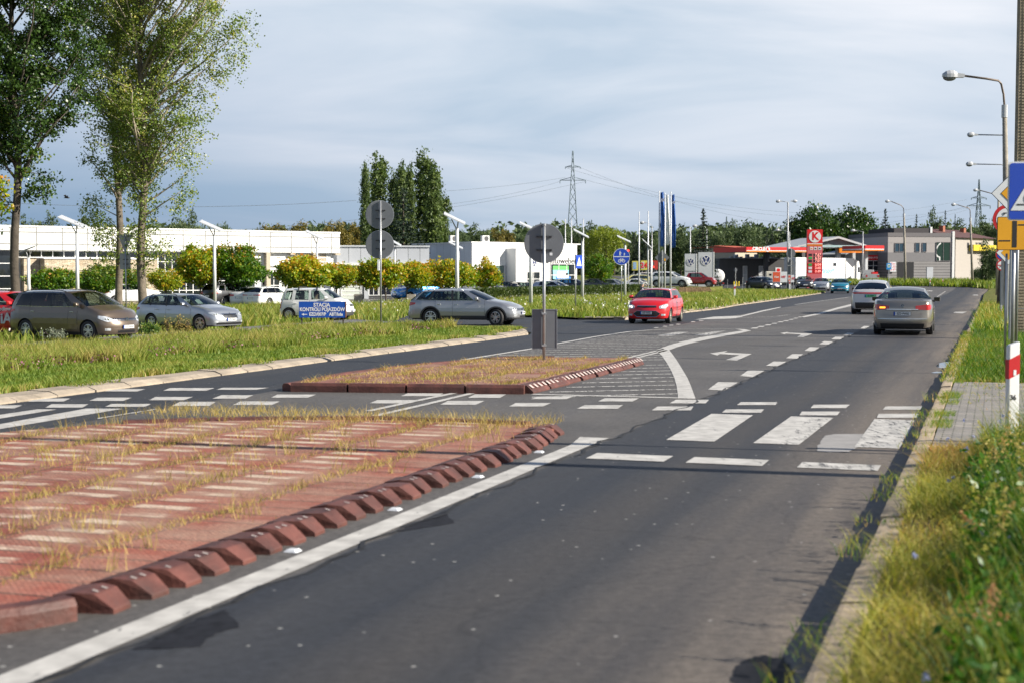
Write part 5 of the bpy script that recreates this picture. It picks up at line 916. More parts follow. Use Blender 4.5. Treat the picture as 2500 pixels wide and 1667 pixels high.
def build_car(c, name, label, cat, loc, head, s, pm, group=None, head_on=None, lights='std', grille='std', badge=None, plates=(None, None), rails=None, trimline=None, clad=None, rims=None, spokes=5, rimstyle='twin',
              glassm=None, reartint=False, z=None, steer=0.0, detail=True, plate_bg=None, taillight='std', trunkline=True, lowgrille=None, ant=False):
    gzv = gz(*loc) if z is None else z
    t = thing(name, label, cat, (loc[0], loc[1], gzv), head, group, s)
    G_ = glassm or carglass; n = len(c.P); NR = 11
    cols = []; 
    for i in range(n):
        l = c.S[i]; x, y = c.P[i]; b = c.zb(x, y) if 5 <= i < n-5 else c.sill-0.02; tp = c.zt(x); cols.append([c.pos(l, b+(tp-b)*(j/(NR-1)), 0, 1) for j in range(NR)])
    # extra columns so the arches are round
    L2 = c.L/2; ex = []
    for xw in (c.xf, c.xrw):
        r = c.R+c.arch
        for a in np.linspace(0.02, pi-0.02, 19): ex.append(xw+r*cos(a))
        ex += [xw+r+0.004, xw-r-0.004]
    xs = sorted(set([c.P[i, 0] for i in range(5, n-5)]+ex), reverse=True); side = []
    for x in xs:
        l = c.l_of_x(x); b = c.zb(x, 0); tp = c.zt(x); side.append([c.pos(l, b+(tp-b)*(j/(NR-1)), 0, 1) for j in range(NR)])
    loop = cols[:5]+side+cols[n-5:]; body = MB()
    body.grid(loop); body.grid([[(p[0], -p[1], p[2]) for p in r] for r in loop], flip=True)
    # bonnet: from the front edge back to the cowl
    Mx = 8; ks = [k for k in range(len(loop)) if loop[k][-1][0] >= c.xc-1e-4 and loop[k][-1][0] < L2]
    def ycol(k): return loop[k][-1]
    cowl = []
    bc = c.belt(c.xc)
    for j in range(Mx+1):
        f = 1-2*j/Mx; cowl.append((c.xc+0.16*(1-f*f), bc[1]*f, bc[2]+c.crown*0.9*(1-f*f)))
    front = [ycol(k) for k in range(4, -1, -1)]+[(ycol(k)[0], -ycol(k)[1], ycol(k)[2]) for k in range(1, 5)]
    rows = [front]
    for k in range(5, len(loop)):
        e = ycol(k)
        if e[0] < c.xc+0.05: break
        tt = (e[0]-c.xc)/(front[0][0]-c.xc); rows.append([(e[0]+(front[j][0]-front[0][0])*tt**1.5+0.16*(1-(1-2*j/Mx)**2)*(1-tt), e[1]*(1-2*j/Mx), e[2]+c.crown*(1-(1-2*j/Mx)**2)*(0.35+0.55*min(1, (1-tt)*3))) for j in range(Mx+1)])
    rows.append(cowl); body.grid(rows, flip=True)
    # boot deck
    br_ = c.belt(c.xt); base = []
    for j in range(Mx+1): f = 1-2*j/Mx; base.append((c.xt-0.10*(1-f*f)*(1 if c.xt > -L2+0.3 else 0.3), br_[1]*f, br_[2]+c.crown*0.6*(1-f*f)))
    nl = len(loop); rear = [loop[k][-1] for k in range(nl-5, nl)]+[(loop[k][-1][0], -loop[k][-1][1], loop[k][-1][2]) for k in range(nl-2, nl-6, -1)]
    rows = [rear]
    for k in range(nl-6, 0, -1):
        e = ycol(k)
        if e[0] > c.xt-0.03: break
        tt = (e[0]-c.xt)/(rear[0][0]-c.xt); rows.append([(e[0]+(rear[j][0]-rear[0][0])*tt, e[1]*(1-2*j/Mx), e[2]+c.crown*0.6*(1-(1-2*j/Mx)**2)*(1-tt*0.7)) for j in range(Mx+1)])
    rows.append(base); body.grid(rows)
    # roof
    xsr = np.linspace(c.xa, c.xr, 11); rr = []
    for q, x in enumerate(xsr):
        e = c.roof(x); bow = 0.07 if q == 0 else (0.045 if q == 1 else 0); bb = -0.05 if q == 10 else 0
        rr.append([(x+(bow+bb)*(1-(1-2*j/Mx)**2), e[1]*(1-2*j/Mx), e[2]+c.roofdrop*(1-(abs(1-2*j/Mx))**2.4)) for j in range(Mx+1)])
    body.grid(rr, flip=True)
    wtop, rtop = rr[0], rr[-1]; gl = {}; pil = MB()
    def cell(b0, b1, t0, t1, typ, key, nx=3, bulge=0.018, out=None):
        R_ = []
        for a in np.linspace(0, 1, nx+1):
            bb = b0(a) if callable(b0) else Vector(b0).lerp(Vector(b1), a); tt = t0(a) if callable(t0) else Vector(t0).lerp(Vector(t1), a); R_.append((Vector(bb), Vector(tt)))
        fr = [0, 0.045, 0.35, 0.65, 0.90, 1.0]
        def row(f): return [bb.lerp(tt, f)+Vector(out)*(4*f*(1-f)*bulge) for bb, tt in R_]
        G0 = [row(f) for f in fr]
        return G0
    pl = c.pil
    for sd in (1, -1):
        for a in range(len(pl)-1):
            (xb0, xt0, ty), (xb1, xt1, _) = pl[a], pl[a+1]
            Gx = cell(lambda q: c.belt(xb0+(xb1-xb0)*q, sd), None, lambda q: c.roof(xt0+(xt1-xt0)*q, sd), None, ty, None, 3 if ty != 'g' else 6, out=(0, sd, 0))
            fl = sd > 0
            if ty == 'b': body.grid(Gx, flip=fl)
            elif ty == 'k': pil.grid(Gx, flip=fl)
            else:
                body.grid(Gx[0:2], flip=fl); body.grid(Gx[4:6], flip=fl); g = MB(); g.grid(Gx[1:5], flip=fl)
                rear_ = reartint and xb0 < c.xf-1.75
                g.build('side_window', tint2 if rear_ else G_, t, smooth=True)
    def scr(base_, top_, nm, gm_, lo=0.03, hi=0.93, sgn=1):
        fr = [0, lo, 0.35, 0.65, hi, 1.0]; R_ = [[Vector(b).lerp(Vector(tp), f)+Vector((0.03*sgn*4*f*(1-f), 0, 0.012*4*f*(1-f))) for b, tp in zip(base_, top_)] for f in fr]
        body.grid(R_[0:2], flip=sgn < 0); body.grid(R_[4:6], flip=sgn < 0); g = MB(); g.grid(R_[1:5], flip=sgn < 0); g.build(nm, gm_, t, smooth=True)
    # A posts and rear posts join the side glazing to the screens
    scr(cowl, wtop, 'windscreen', G_, sgn=1); scr(base, rtop, 'rear_window', tint2 if reartint else G_, sgn=-1, lo=0.06)
    pb0, pt0, _ = pl[0]; pbN, ptN, _ = pl[-1]
    for sd in (1, -1):
        for (x0, x1, y0, y1, e) in ((c.xc, pb0, c.xa, pt0, 0), (pbN, c.xt, ptN, c.xr, 1)):
            Gx = cell(lambda q: c.belt(x0+(x1-x0)*q, sd), None, lambda q: c.roof(y0+(y1-y0)*q, sd), None, 'b', None, 3, out=(0, sd, 0)); body.grid(Gx, flip=sd > 0)
    bo = body.build('body', pm, t, smooth=True, weld=True)
    if pil.v: pil.build('pillar_trim', black, t)
    # screen borders
    inn = MB(); inn.box(-L2+0.25, L2-0.45, -c.w+0.12, c.w-0.12, c.sill-0.06, c.sill); inn.add([(c.xc+0.1, -c.w+.16, c.zc-0.09), (c.xc+0.1, c.w-.16, c.zc-0.09), (c.xc-0.35, c.w-.16, c.zc-0.06), (c.xc-0.35, -c.w+.16, c.zc-0.06), (c.xc-0.4, c.w-.16, 0.4), (c.xc-0.4, -c.w+.16, 0.4)], [(0, 1, 2, 3), (3, 2, 4, 5)])
    inn.add([(-L2+0.2, -c.w+.13, c.zbr-0.1), (-L2+0.2, c.w-.13, c.zbr-0.1), (c.xrw+0.25, c.w-.13, c.zbr-0.1), (c.xrw+0.25, -c.w+.13, c.zbr-0.1)], [(0, 1, 2, 3)])
    for xw in (c.xf, c.xrw):
        r = c.R+c.arch+0.004
        for sd in (-1, 1):
            inn.grid([[(xw+r*cos(a), sd*(c.w-0.05), c.R+r*sin(a)), (xw+r*cos(a), sd*(c.w-0.36), c.R+r*sin(a))] for a in np.linspace(-0.35, pi+0.35, 16)])
            inn.add([(xw+r*cos(a), sd*(c.w-0.36), c.R+r*sin(a)) for a in np.linspace(-0.35, pi+0.35, 16)], [tuple(range(16))])
    inn.build('underbody', dark, t)
    if detail: seats(c, t, M('dark_seat_cloth', (0.035, 0.036, 0.04), 0.85, var=0.2))
    for xw, st in ((c.xf, steer), (c.xrw, 0)):
        for sd in (1, -1): wheel(t, c.R, c.rim, 0.215, (xw, sd*(c.w-0.125), c.R), sd, rims, spokes, st, rimstyle)
    # doors
    if detail:
        ds = [(pl[k][0]) for k in range(len(pl)) if pl[k][2] == 'k']; fr0 = c.xf-c.R-0.14; rr0 = c.xrw+c.R*0.62
        mid = (ds[0]-0.03) if ds else (fr0+rr0)/2; z0 = c.sill+0.13
        for sd in (1, -1):
            for a, b_ in ((fr0, mid+0.006), (mid-0.006, rr0)):
                pts = []
                for x in np.linspace(a, b_, 9): pts.append((c.l_of_x(x), max(z0, c.zb(x, 0)+0.05), c.zt(x)-0.012))
                d = c.strip(pts, 0.006, sd, 0.008, 2).build('door', pm, t, smooth=False)
                q = c.pos(c.l_of_x(b_+0.16), c.zbf-0.13, 0.02, sd); hm = MB(); hm.box(q[0]-0.085, q[0]+0.085, q[1]-0.012, q[1]+0.012, q[2]-0.013, q[2]+0.013)
                hm.build('door_handle', pm if trimline != 'chrome' else chrome, d, bevel=0.008)
            gapm = MB()
            for x in (fr0, mid, rr0):
                lo = max(z0-0.01, c.zb(x, 0)+0.04); g = c.strip([(c.l_of_x(x+0.009), lo, c.zt(x)), (c.l_of_x(x-0.009), lo, c.zt(x))], 0.0035, sd, 0.004, 1); gapm.v, gapm.f = (gapm.v+g.v), gapm.f+[tuple(i+len(gapm.v) for i in f) for f in g.f]
            gapm.build('door_gap', black, t)
            if clad or trimline:
                pts = [(c.l_of_x(x), c.sill-0.02, c.sill+(0.10 if clad else 0.05)) for x in np.linspace(c.xf-c.R-c.arch-0.005, c.xrw+c.R+c.arch+0.005, 8)]; c.strip(pts, 0.012, sd, 0.012, 1).build('sill_trim', clad or black, t)
            if clad:
                for xw in (c.xf, c.xrw):
                    mb = MB(); r0, r1 = c.R+c.arch-0.004, c.R+c.arch+0.055; rows = []
                    for a in np.linspace(-0.18, pi+0.18, 22):
                        rw = []
                        for r in (r0, r0, r1): x = xw+r*cos(a); zz = max(c.sill-0.03, c.R+r*sin(a)); p = c.pos(c.l_of_x(x), zz, 0.016, sd); rw.append((x, p[1] if r != r0 or not rw or len(rw) > 0 else p[1]-0.05*sd, zz))
                        rows.append(rw)
                    mb.grid(rows, flip=sd < 0); mb.build('arch_trim', clad, t)
    # mirrors
    for sd in (1, -1):
        p = c.belt(c.xc-0.42, sd); mb = MB(); y = p[1]+0.13*sd
        mb.add([(p[0]+0.13, y-0.06, p[2]+0.04), (p[0]+0.13, y+0.06, p[2]+0.05), (p[0]+0.10, y+0.07, p[2]+0.14), (p[0]+0.10, y-0.08, p[2]+0.14), (p[0], y-0.10, p[2]+0.0), (p[0], y+0.10, p[2]+0.02), (p[0], y+0.11, p[2]+0.165), (p[0], y-0.11, p[2]+0.165)], [(0, 1, 2, 3), (7, 6, 5, 4), (0, 4, 5, 1), (1, 5, 6, 2), (2, 6, 7, 3), (3, 7, 4, 0)])
        mo = mb.build('wing_mirror', pm, t, smooth=False, bevel=0.03, seg=3)
        MB().add([(p[0]-0.005, y-0.085, p[2]+0.02), (p[0]-0.005, y+0.085, p[2]+0.035), (p[0]-0.005, y+0.09, p[2]+0.145), (p[0]-0.005, y-0.09, p[2]+0.145)], [(0, 1, 2, 3)] if 1 else []).build('mirror_glass', winglass, mo)
        MB().box(p[0]+0.03, p[0]+0.08, min(p[1]-0.02*sd, y-0.06*sd), max(p[1]-0.02*sd, y-0.06*sd), p[2]+0.0, p[2]+0.05).build('mirror_arm', black, mo)
    # lamps
    wl = c.S[4]; zn = c.zn
    LP = {'std': [(wl-0.20, zn-0.15, zn-0.06), (wl-0.03, zn-0.17, zn-0.0), (wl+0.12, zn-0.13, zn+0.03), (wl+0.34, zn-0.04, zn+0.045)], 'thin': [(wl-0.22, zn-0.10, zn-0.05), (wl-0.0, zn-0.12, zn-0.015), (wl+0.15, zn-0.09, zn+0.02), (wl+0.38, zn-0.015, zn+0.02)],
          'tall': [(wl-0.05, zn-0.16, zn-0.03), (wl+0.05, zn-0.17, zn+0.0), (wl+0.2, zn-0.12, zn+0.04), (wl+0.42, zn+0.02, zn+0.07)]}[lights]
    for sd in (1, -1):
        h = c.strip(LP, 0.007, sd, 0.012, 5).build('headlight', lens, t, smooth=False)
        la, lb = LP[0], LP[2]; zc_ = (LP[1][1]+LP[1][2])/2-0.003
        for kk, (dl, rad) in enumerate(((0.02, 0.042), (0.13, 0.034))):
            q = c.pos(wl+dl-0.06, zc_+(0.01 if kk else 0), 0.012, sd); nn = c.nrm(wl+dl-0.06); mb = MB(); mb.x = Matrix.Translation(q) @ Matrix.Rotation(atan2(nn[1]*sd, nn[0])+pi/2, 4, 'Z')
            mb.lathe([(0, -0.004), (rad*0.8, -0.004), (rad, 0.0), (rad, 0.01)], 14); mb.build('lamp_bulb', lampon if head_on else chrome, h)
        fz = c.sill+0.10; c.strip([(wl-0.12, fz, fz+0.08), (wl+0.08, fz, fz+0.08)], 0.006, sd, 0.012, 3).build('fog_lamp', lens, t)
        e = c.tot; zz = c.zd; 
        if taillight == 'std': TP = [(e-wl+0.22, zz-0.22, zz-0.09), (e-wl, zz-0.24, zz-0.08), (e-wl-0.12, zz-0.23, zz-0.085), (e-wl-0.36, zz-0.16, zz-0.10)]
        elif taillight == 'slim': TP = [(e-wl+0.50, zz-0.17, zz-0.13), (e-wl, zz-0.19, zz-0.11), (e-wl-0.12, zz-0.18, zz-0.10), (e-wl-0.34, zz-0.15, zz-0.10)]
        elif taillight == 'tall': TP = [(e-wl+0.04, zz-0.42, zz-0.03), (e-wl-0.1, zz-0.4, zz-0.02)]
        else: TP = [(e-0.40, zz-0.27, zz-0.16), (e-wl, zz-0.29, zz-0.12), (e-wl-0.14, zz-0.28, zz-0.12), (e-wl-0.36, zz-0.22, zz-0.13)]
        tp = [(l, a, b_) for l, a, b_ in sorted(TP)]; c.strip(tp, 0.008, sd, 0.012, 4).build('tail_light', redl, t)
    # grille, bumper openings
    dk = black
    def fpatch(y0, y1, za, zb_, m, nm, off=0.004, n=8, crv=0.0):
        mb = MB(); rows = []
        for zz in np.linspace(za, zb_, 4): rows.append([c.pos(abs(y), zz, off, 1 if y >= 0 else -1) for y in np.linspace(y0, y1, n+1)])
        mb.grid(rows); o = mb.build(nm, m, t); return o
    if grille == 'std':
        fpatch(-wl+0.2, wl-0.2, zn-0.14, zn-0.055, dk, 'grille'); 
        for k in range(3): fpatch(-wl+0.22, wl-0.22, zn-0.13+k*0.028, zn-0.121+k*0.028, chrome, 'grille_bar', 0.009)
        fpatch(-0.42, 0.42, c.sill+0.02, c.sill+0.12, dk, 'bumper_intake')
    elif grille == 'slats':
        fpatch(-0.42, 0.42, zn-0.22, zn-0.05, dk, 'grille')
        for k in range(17):
            if abs(k-8) > 1: y = -0.4+k*0.05; fpatch(y-0.004, y+0.004, zn-0.21, zn-0.06, chrome, 'grille_slat', 0.010, 1)
        fpatch(-0.44, 0.44, zn-0.052, zn-0.04, chrome, 'grille_frame', 0.010); fpatch(-0.72, 0.72, c.sill+0.02, c.sill+0.11, dk, 'bumper_intake')
    elif grille == 'ford':
        fpatch(-0.44, 0.44, zn-0.12, zn-0.045, dk, 'grille'); fpatch(-0.46, 0.46, zn-0.045, zn-0.027, chrome, 'grille_frame', 0.010)
        mb = MB(); P_ = [(-0.60, 0.42), (-0.46, 0.30), (0.46, 0.30), (0.60, 0.42), (0.42, 0.53), (-0.42, 0.53)]
        pts = [(0.60, 0.42, 0.425), (0.46, 0.305, 0.51), (0.40, 0.30, 0.535), (0.2, 0.295, 0.545), (0.0, 0.295, 0.545)]
        for sd in (1, -1): c.strip([(l, a, b_) for l, a, b_ in sorted(pts)], 0.005, sd, 0.01, 3).build('bumper_intake', dk, t)
        ed = [(0.0, 0.29), (0.2, 0.29), (0.42, 0.297), (0.60, 0.425), (0.42, 0.54), (0.2, 0.55), (0.0, 0.55)]
        for sd in (1, -1): MB().tube([c.pos(l, z_, 0.012, sd) for l, z_ in ed], 0.011, 6).build('chrome_frame', chrome, t)
    elif grille == 'panda': fpatch(-0.30, 0.30, zn-0.13, zn-0.04, dk, 'grille'); 
    elif grille == 'none': fpatch(-0.5, 0.5, c.sill+0.03, c.sill+0.12, dk, 'bumper_intake')
    elif grille == 'open':
        fpatch(-0.5, 0.5, zn-0.13, zn-0.07, dk, 'grille'); fpatch(-0.62, 0.62, c.sill+0.04, c.sill+0.17, dk, 'bumper_intake')
    if lowgrille:
        for sd in (1, -1): c.strip([(0.0, c.sill-0.02, c.sill+lowgrille[1]), (wl, c.sill-0.02, c.sill+lowgrille[1]), (wl+0.35, c.sill-0.02, c.sill+lowgrille[1]*0.9)], 0.010, sd, 0.012, 5).build('lower_bumper', lowgrille[0], t)
    # badges and plates
    if badge and badge[0]: 
        zz = zn-badge[1]; p = c.pos(0.0, zz, 0.014); emblem_mark(t, badge[0], (p[0], 0, p[2]), badge[2], pi/2, M('badge_dark', (0.02, 0.03, 0.07), 0.3), chrome)
        p = c.pos(c.tot, c.zd-0.16, 0.014); emblem_mark(t, badge[0], (p[0], 0, p[2]), badge[2], -pi/2, M('badge_dark'), chrome)
    if plates[0] is not None: zz = c.sill+0.22; p = c.pos(0, zz, 0.02); number_plate(t, (p[0], 0, p[2]), pi/2, plates[0], plate_bg)
    if plates[1] is not None: zz = c.rearplate if hasattr(c, 'rearplate') else c.zd-0.38; p = c.pos(c.tot, zz, 0.02); number_plate(t, (p[0], 0, p[2]), -pi/2, plates[1], plate_bg)
    if rails:
        for sd in (1, -1):
            mb = MB(); xs2 = np.linspace(c.xa-0.18, c.xr+0.18, 9); P_ = []
            for q, x in enumerate(xs2): e = c.roof(x, sd); P_.append((x, e[1]-0.03*sd, e[2]+(0.012 if q in (0, 8) else 0.055)))
            mb.tube(P_, 0.016, 6); mb.build('roof_rail', rails, t, smooth=True)
    if trimline == 'chrome':
        for sd in (1, -1):
            P_ = [c.belt(x, sd) for x in np.linspace(pl[0][0], pl[-1][0], 12)]; P_ = [(a, b_+0.006*sd, z_+0.012) for a, b_, z_ in P_]; Q_ = [c.roof(x, sd) for x in np.linspace(pl[-1][1], pl[0][1], 12)]; Q_ = [(a, b_+0.012*sd, z_-0.035) for a, b_, z_ in Q_]
            MB().tube(P_+Q_+[P_[0]], 0.009, 5, False).build('window_trim', chrome, t)
    if ant: e = c.roof(c.xr+0.25); MB().tube([(c.xr+0.2, 0, c.H), (c.xr+0.1, 0, c.H+0.07)], [0.025, 0.008], 6).build('aerial', black, t)
    mb = MB()
    for sd in (1, -1): mb.tube([(c.xc+0.12, 0.35*sd-0.3, c.zc+c.crown+0.012), (c.xc-0.02, 0.35*sd+0.15, c.zc+c.crown+0.035)], 0.008, 4)
    mb.build('wiper', black, t)
    return t
# ---- kinds of car
def K(kind):
    if kind == 'mpv': return Car(L=4.85, W=1.90, H=1.70, wb=2.92, fo=0.95, R=0.335, rim=0.22, zn=0.80, zc=1.13, zbf=1.09, zbr=1.13, xc=1.42, xa=0.45, xr=-1.98, xt=-2.30, tum=0.19, nose=0.22, pil=[(0.98, 0.20, 'b'), (0.90, 0.14, 'g'), (0.62, 0.02, 'k'), (0.56, -0.02, 'g'), (-0.20, -0.30, 'k'), (-0.32, -0.38, 'g'), (-1.22, -1.20, 'k'), (-1.32, -1.28, 'g'), (-2.02, -1.76, 'b')])
    if kind == 'estate': return Car(L=4.70, W=1.82, H=1.46, wb=2.69, fo=0.90, R=0.32, rim=0.215, zn=0.73, zc=0.98, zbf=0.95, zbr=1.0, xc=1.02, xa=0.15, xr=-1.72, xt=-2.18, tum=0.20, nose=0.14, pil=[(0.62, 0.02, 'b'), (0.52, -0.06, 'g'), (-0.36, -0.42, 'k'), (-0.46, -0.50, 'g'), (-1.28, -1.18, 'k'), (-1.38, -1.26, 'g'), (-1.98, -1.60, 'b')])
    if kind == 'estate2': return Car(L=4.78, W=1.85, H=1.50, wb=2.79, fo=0.92, R=0.345, rim=0.235, zn=0.76, zc=1.02, zbf=0.99, zbr=1.03, xc=1.06, xa=0.18, xr=-1.70, xt=-2.22, tum=0.20, nose=0.14, sill=0.30, pil=[(0.66, 0.05, 'b'), (0.56, -0.03, 'g'), (-0.34, -0.40, 'k'), (-0.44, -0.48, 'g'), (-1.30, -1.20, 'k'), (-1.38, -1.26, 'g'), (-2.02, -1.66, 'b')])
    if kind == 'panda': return Car(L=3.54, W=1.58, H=1.54, wb=2.30, fo=0.68, R=0.285, rim=0.18, zn=0.80, zc=1.02, zbf=0.93, zbr=0.96, xc=1.02, xa=0.42, xr=-1.45, xt=-1.66, tum=0.12, nose=0.14, fsq=0.78, pil=[(0.78, 0.28, 'b'), (0.72, 0.24, 'g'), (-0.10, -0.14, 'b'), (-0.24, -0.24, 'g'), (-0.92, -0.86, 'b'), (-1.10, -1.02, 'g'), (-1.48, -1.34, 'b')])
    if kind == 'focus': return Car(L=4.47, W=1.84, H=1.50, wb=2.64, fo=0.90, R=0.32, rim=0.215, zn=0.80, zc=1.04, zbf=0.99, zbr=1.05, xc=1.10, xa=0.32, xr=-1.68, xt=-2.05, tum=0.21, nose=0.17, pil=[(0.76, 0.16, 'b'), (0.66, 0.08, 'g'), (-0.28, -0.34, 'k'), (-0.38, -0.42, 'g'), (-1.16, -1.08, 'k'), (-1.26, -1.16, 'g'), (-1.86, -1.52, 'b')])
    if kind == 'sedan': return Car(L=4.77, W=1.82, H=1.47, wb=2.71, fo=0.93, R=0.325, rim=0.22, zn=0.72, zc=0.97, zbf=0.94, zbr=1.02, xc=0.95, xa=0.10, xr=-0.98, xt=-1.62, zd=1.06, tum=0.23, nose=0.14, tail=0.10, rd2=0.2, pil=[(0.55, 0.0, 'b'), (0.46, -0.06, 'g'), (-0.32, -0.34, 'k'), (-0.42, -0.42, 'g'), (-1.10, -0.86, 'b')])
    if kind == 'coupesuv': return Car(L=4.58, W=1.85, H=1.61, wb=2.77, fo=0.88, R=0.36, rim=0.25, zn=0.82, zc=1.08, zbf=1.05, zbr=1.12, xc=1.15, xa=0.32, xr=-1.28, xt=-2.06, zd=1.14, sill=0.28, tum=0.24, rd2=0.28, tail=0.10, pil=[(0.8, 0.18, 'b'), (0.7, 0.1, 'g'), (-0.25, -0.28, 'k'), (-0.35, -0.36, 'g'), (-1.22, -0.98, 'k'), (-1.30, -1.04, 'g'), (-1.70, -1.2, 'b')])
    if kind == 'suv': return Car(L=4.50, W=1.85, H=1.66, wb=2.68, fo=0.90, R=0.36, rim=0.24, zn=0.90, zc=1.12, zbf=1.08, zbr=1.14, xc=1.10, xa=0.30, xr=-1.72, xt=-2.06, sill=0.30, tum=0.19, pil=[(0.76, 0.14, 'b'), (0.66, 0.06, 'g'), (-0.28, -0.32, 'k'), (-0.38, -0.40, 'g'), (-1.16, -1.06, 'k'), (-1.26, -1.14, 'g'), (-1.86, -1.56, 'b')])
    if kind == 'pickup': return Car(L=5.30, W=1.92, H=1.85, wb=3.22, fo=0.92, R=0.39, rim=0.24, zn=1.05, zc=1.26, zbf=1.20, zbr=1.24, xc=1.45, xa=0.72, xr=-0.78, xt=-1.02, zd=1.24, sill=0.40, tum=0.17, arch=0.08, pil=[(1.12, 0.56, 'b'), (1.02, 0.48, 'g'), (0.20, 0.14, 'k'), (0.10, 0.06, 'g'), (-0.70, -0.62, 'b')])
    return Car(L=4.25, W=1.79, H=1.45, wb=2.60, fo=0.86, R=0.31, rim=0.205, zn=0.76, zc=1.0, zbf=0.96, zbr=1.02, xc=1.02, xa=0.28, xr=-1.52, xt=-1.90, tum=0.20, nose=0.16, pil=[(0.68, 0.12, 'b'), (0.58, 0.04, 'g'), (-0.30, -0.36, 'k'), (-0.40, -0.44, 'g'), (-1.22, -1.1, 'b')])
def anchor(c, ax, ay, px, py, deg, s=1.0):
    # centre of the car whose local point (ax, ay) touches the ground seen at (px, py)
    g = G(px, py); a = radians(deg); return (g[0]-s*(ax*cos(a)-ay*sin(a)), g[1]-s*(ax*sin(a)+ay*cos(a)))
brown = paint('brown', (0.13, 0.098, 0.07), 0.45); silver = paint('silver', (0.42, 0.44, 0.47), 0.7); wht = paint('white', (0.72, 0.72, 0.71), 0.0, 0.4); greyp = paint('mid_grey', (0.35, 0.355, 0.365), 0.6)
red = paint('red', (0.56, 0.010, 0.012), 0.0, 0.35); beige = paint('beige_grey', (0.25, 0.225, 0.19), 0.6); teal = paint('teal', (0.03, 0.25, 0.36), 0.4); darkb = paint('dark_blue', (0.012, 0.016, 0.03), 0.4)
charc = paint('charcoal', (0.045, 0.047, 0.05), 0.5); pearl = paint('pearl', (0.52, 0.51, 0.50), 0.15); blueev = paint('bright_blue', (0.01, 0.20, 0.55), 0.3); gold = paint('pale_silver', (0.40, 0.41, 0.42), 0.6)
yell = paint('cream_yellow', (0.52, 0.47, 0.17), 0.0); darkred = paint('dark_red', (0.30, 0.01, 0.012), 0.3)
c = K('mpv'); p = anchor(c, c.xrw, -0.85, 66, 829, -28, 0.96)
build_car(c, 'parked_car', 'brown people carrier with black roof rails parked at the left behind the grass', 'car', p, radians(-28), 0.96, brown, grille='std', badge=('ringVW', 0.095, 0.075), plates=('EZD 00764', 'EZD 00764'), rails=black, trimline='chrome', reartint=True, rims=alloy, spokes=5)
c = K('estate'); p = anchor(c, c.xf, -0.82, 489, 808, -33, 0.96)
sc = build_car(c, 'parked_car', 'silver estate car with white papers in its windows, parked beside the brown people carrier', 'car', p, radians(-33), 0.96, silver, grille='slats', badge=('dot', 0.03, 0.035), plates=('EZD 00460', ''), rails=black, steer=0.2, lights='thin')
def paper(par, pts, nm='paper_notice'):
    MB().add(pts, [(0, 1, 2, 3), (3, 2, 1, 0)] if 0 else [(0, 1, 2, 3)]).build(nm, M('notice_paper', (0.72, 0.76, 0.70), 0.8, var=0.08, nscale=20), par)
paper(sc, [(0.93, -0.12, 1.06), (0.93, -0.40, 1.06), (0.72, -0.40, 1.21), (0.72, -0.12, 1.21)]); paper(sc, [(-0.62, -0.775, 1.14), (-0.90, -0.775, 1.14), (-0.90, -0.72, 1.30), (-0.62, -0.72, 1.30)])
c = K('panda'); p = anchor(c, c.xrw, -0.7, 706, 783, -9, 0.98)
pd = build_car(c, 'small_car', 'white small hatchback with roof bars driving behind the blue lettered board', 'car', p, radians(-9), 0.98, wht, grille='panda', badge=('dot', 0.08, 0.04), plates=('', ''), lights='tall', taillight='tall', lowgrille=(M('grey_bumper', (0.06, 0.062, 0.065), 0.6), 0.16), spokes=9, rimstyle='s', reartint=False)
for x in (0.15, -0.75):
    e = c.roof(x); MB().box(x-0.02, x+0.02, -e[1]-0.02, e[1]+0.02, e[2]+0.09, e[2]+0.12).build('roof_bar', black, pd)
    for sd in (1, -1): MB().box(x-0.03, x+0.03, sd*e[1]-0.03, sd*e[1]+0.03, e[2]-0.03, e[2]+0.09).build('roof_bar_foot', black, pd)
c = K('estate2'); p = anchor(c, c.xrw, -0.83, 1052, 796, -15, 0.955)
cl = M('dark_cladding', (0.03, 0.031, 0.034), 0.6)
build_car(c, 'estate_car', 'grey all-road estate car with black wheel arches waiting to turn out of the side road', 'car', p, radians(-15), 0.955, greyp, grille='std', badge=('ringVW', 0.09, 0.06), plates=('EZD 3WM7', ''), rails=alloy, trimline='chrome', clad=cl, lights='thin', steer=radians(-18), lowgrille=(cl, 0.05))
c = K('focus'); p = anchor(c, c.xf, 0.83, 1634, 790, -107, 0.91)
fo = build_car(c, 'estate_car', 'bright red estate car driving towards the viewer with its headlights on', 'car', p, radians(-107), 0.91, red, grille='ford', badge=('oval', 0.085, 0.05), plates=('EZD 03920', ''), rails=alloy, head_on=True, trimline='k', lights='std', rims=M('cream_rim', (0.5, 0.47, 0.38), 0.4, 0.5)); redpos = (p, radians(-107), 0.91)
c = K('sedan'); c.rearplate = 0.66; p = anchor(c, c.xrw, 0.80, 2141, 815, 72.5, 1.03)
se = build_car(c, 'saloon_car', 'beige grey saloon seen from behind, nearest of the cars driving away', 'car', p, radians(72.5), 1.03, beige, badge=('ringVW', 0.1, 0.06), plates=('', 'EZD PW65'), taillight='wide', trimline='chrome', rims=alloy)
def rpatch(c, par, y0, y1, za, zb_, m, nm, off=0.01):
    rows = []
    for zz in np.linspace(za, zb_, 4): rows.append([c.pos(c.tot-abs(y), zz, off, 1 if y >= 0 else -1) for y in np.linspace(y0, y1, 9)])
    MB().grid(rows, flip=True).build(nm, m, par)
rpatch(c, se, -0.48, 0.48, 0.785, 0.80, chrome, 'boot_chrome_strip'); rpatch(c, se, -0.74, 0.74, 0.50, 0.512, chrome, 'bumper_chrome_strip'); rpatch(c, se, -0.66, 0.66, 0.22, 0.36, black, 'bumper_lower', 0.012); rpatch(c, se, -0.52, 0.52, 0.763, 0.772, black, 'boot_gap', 0.004)
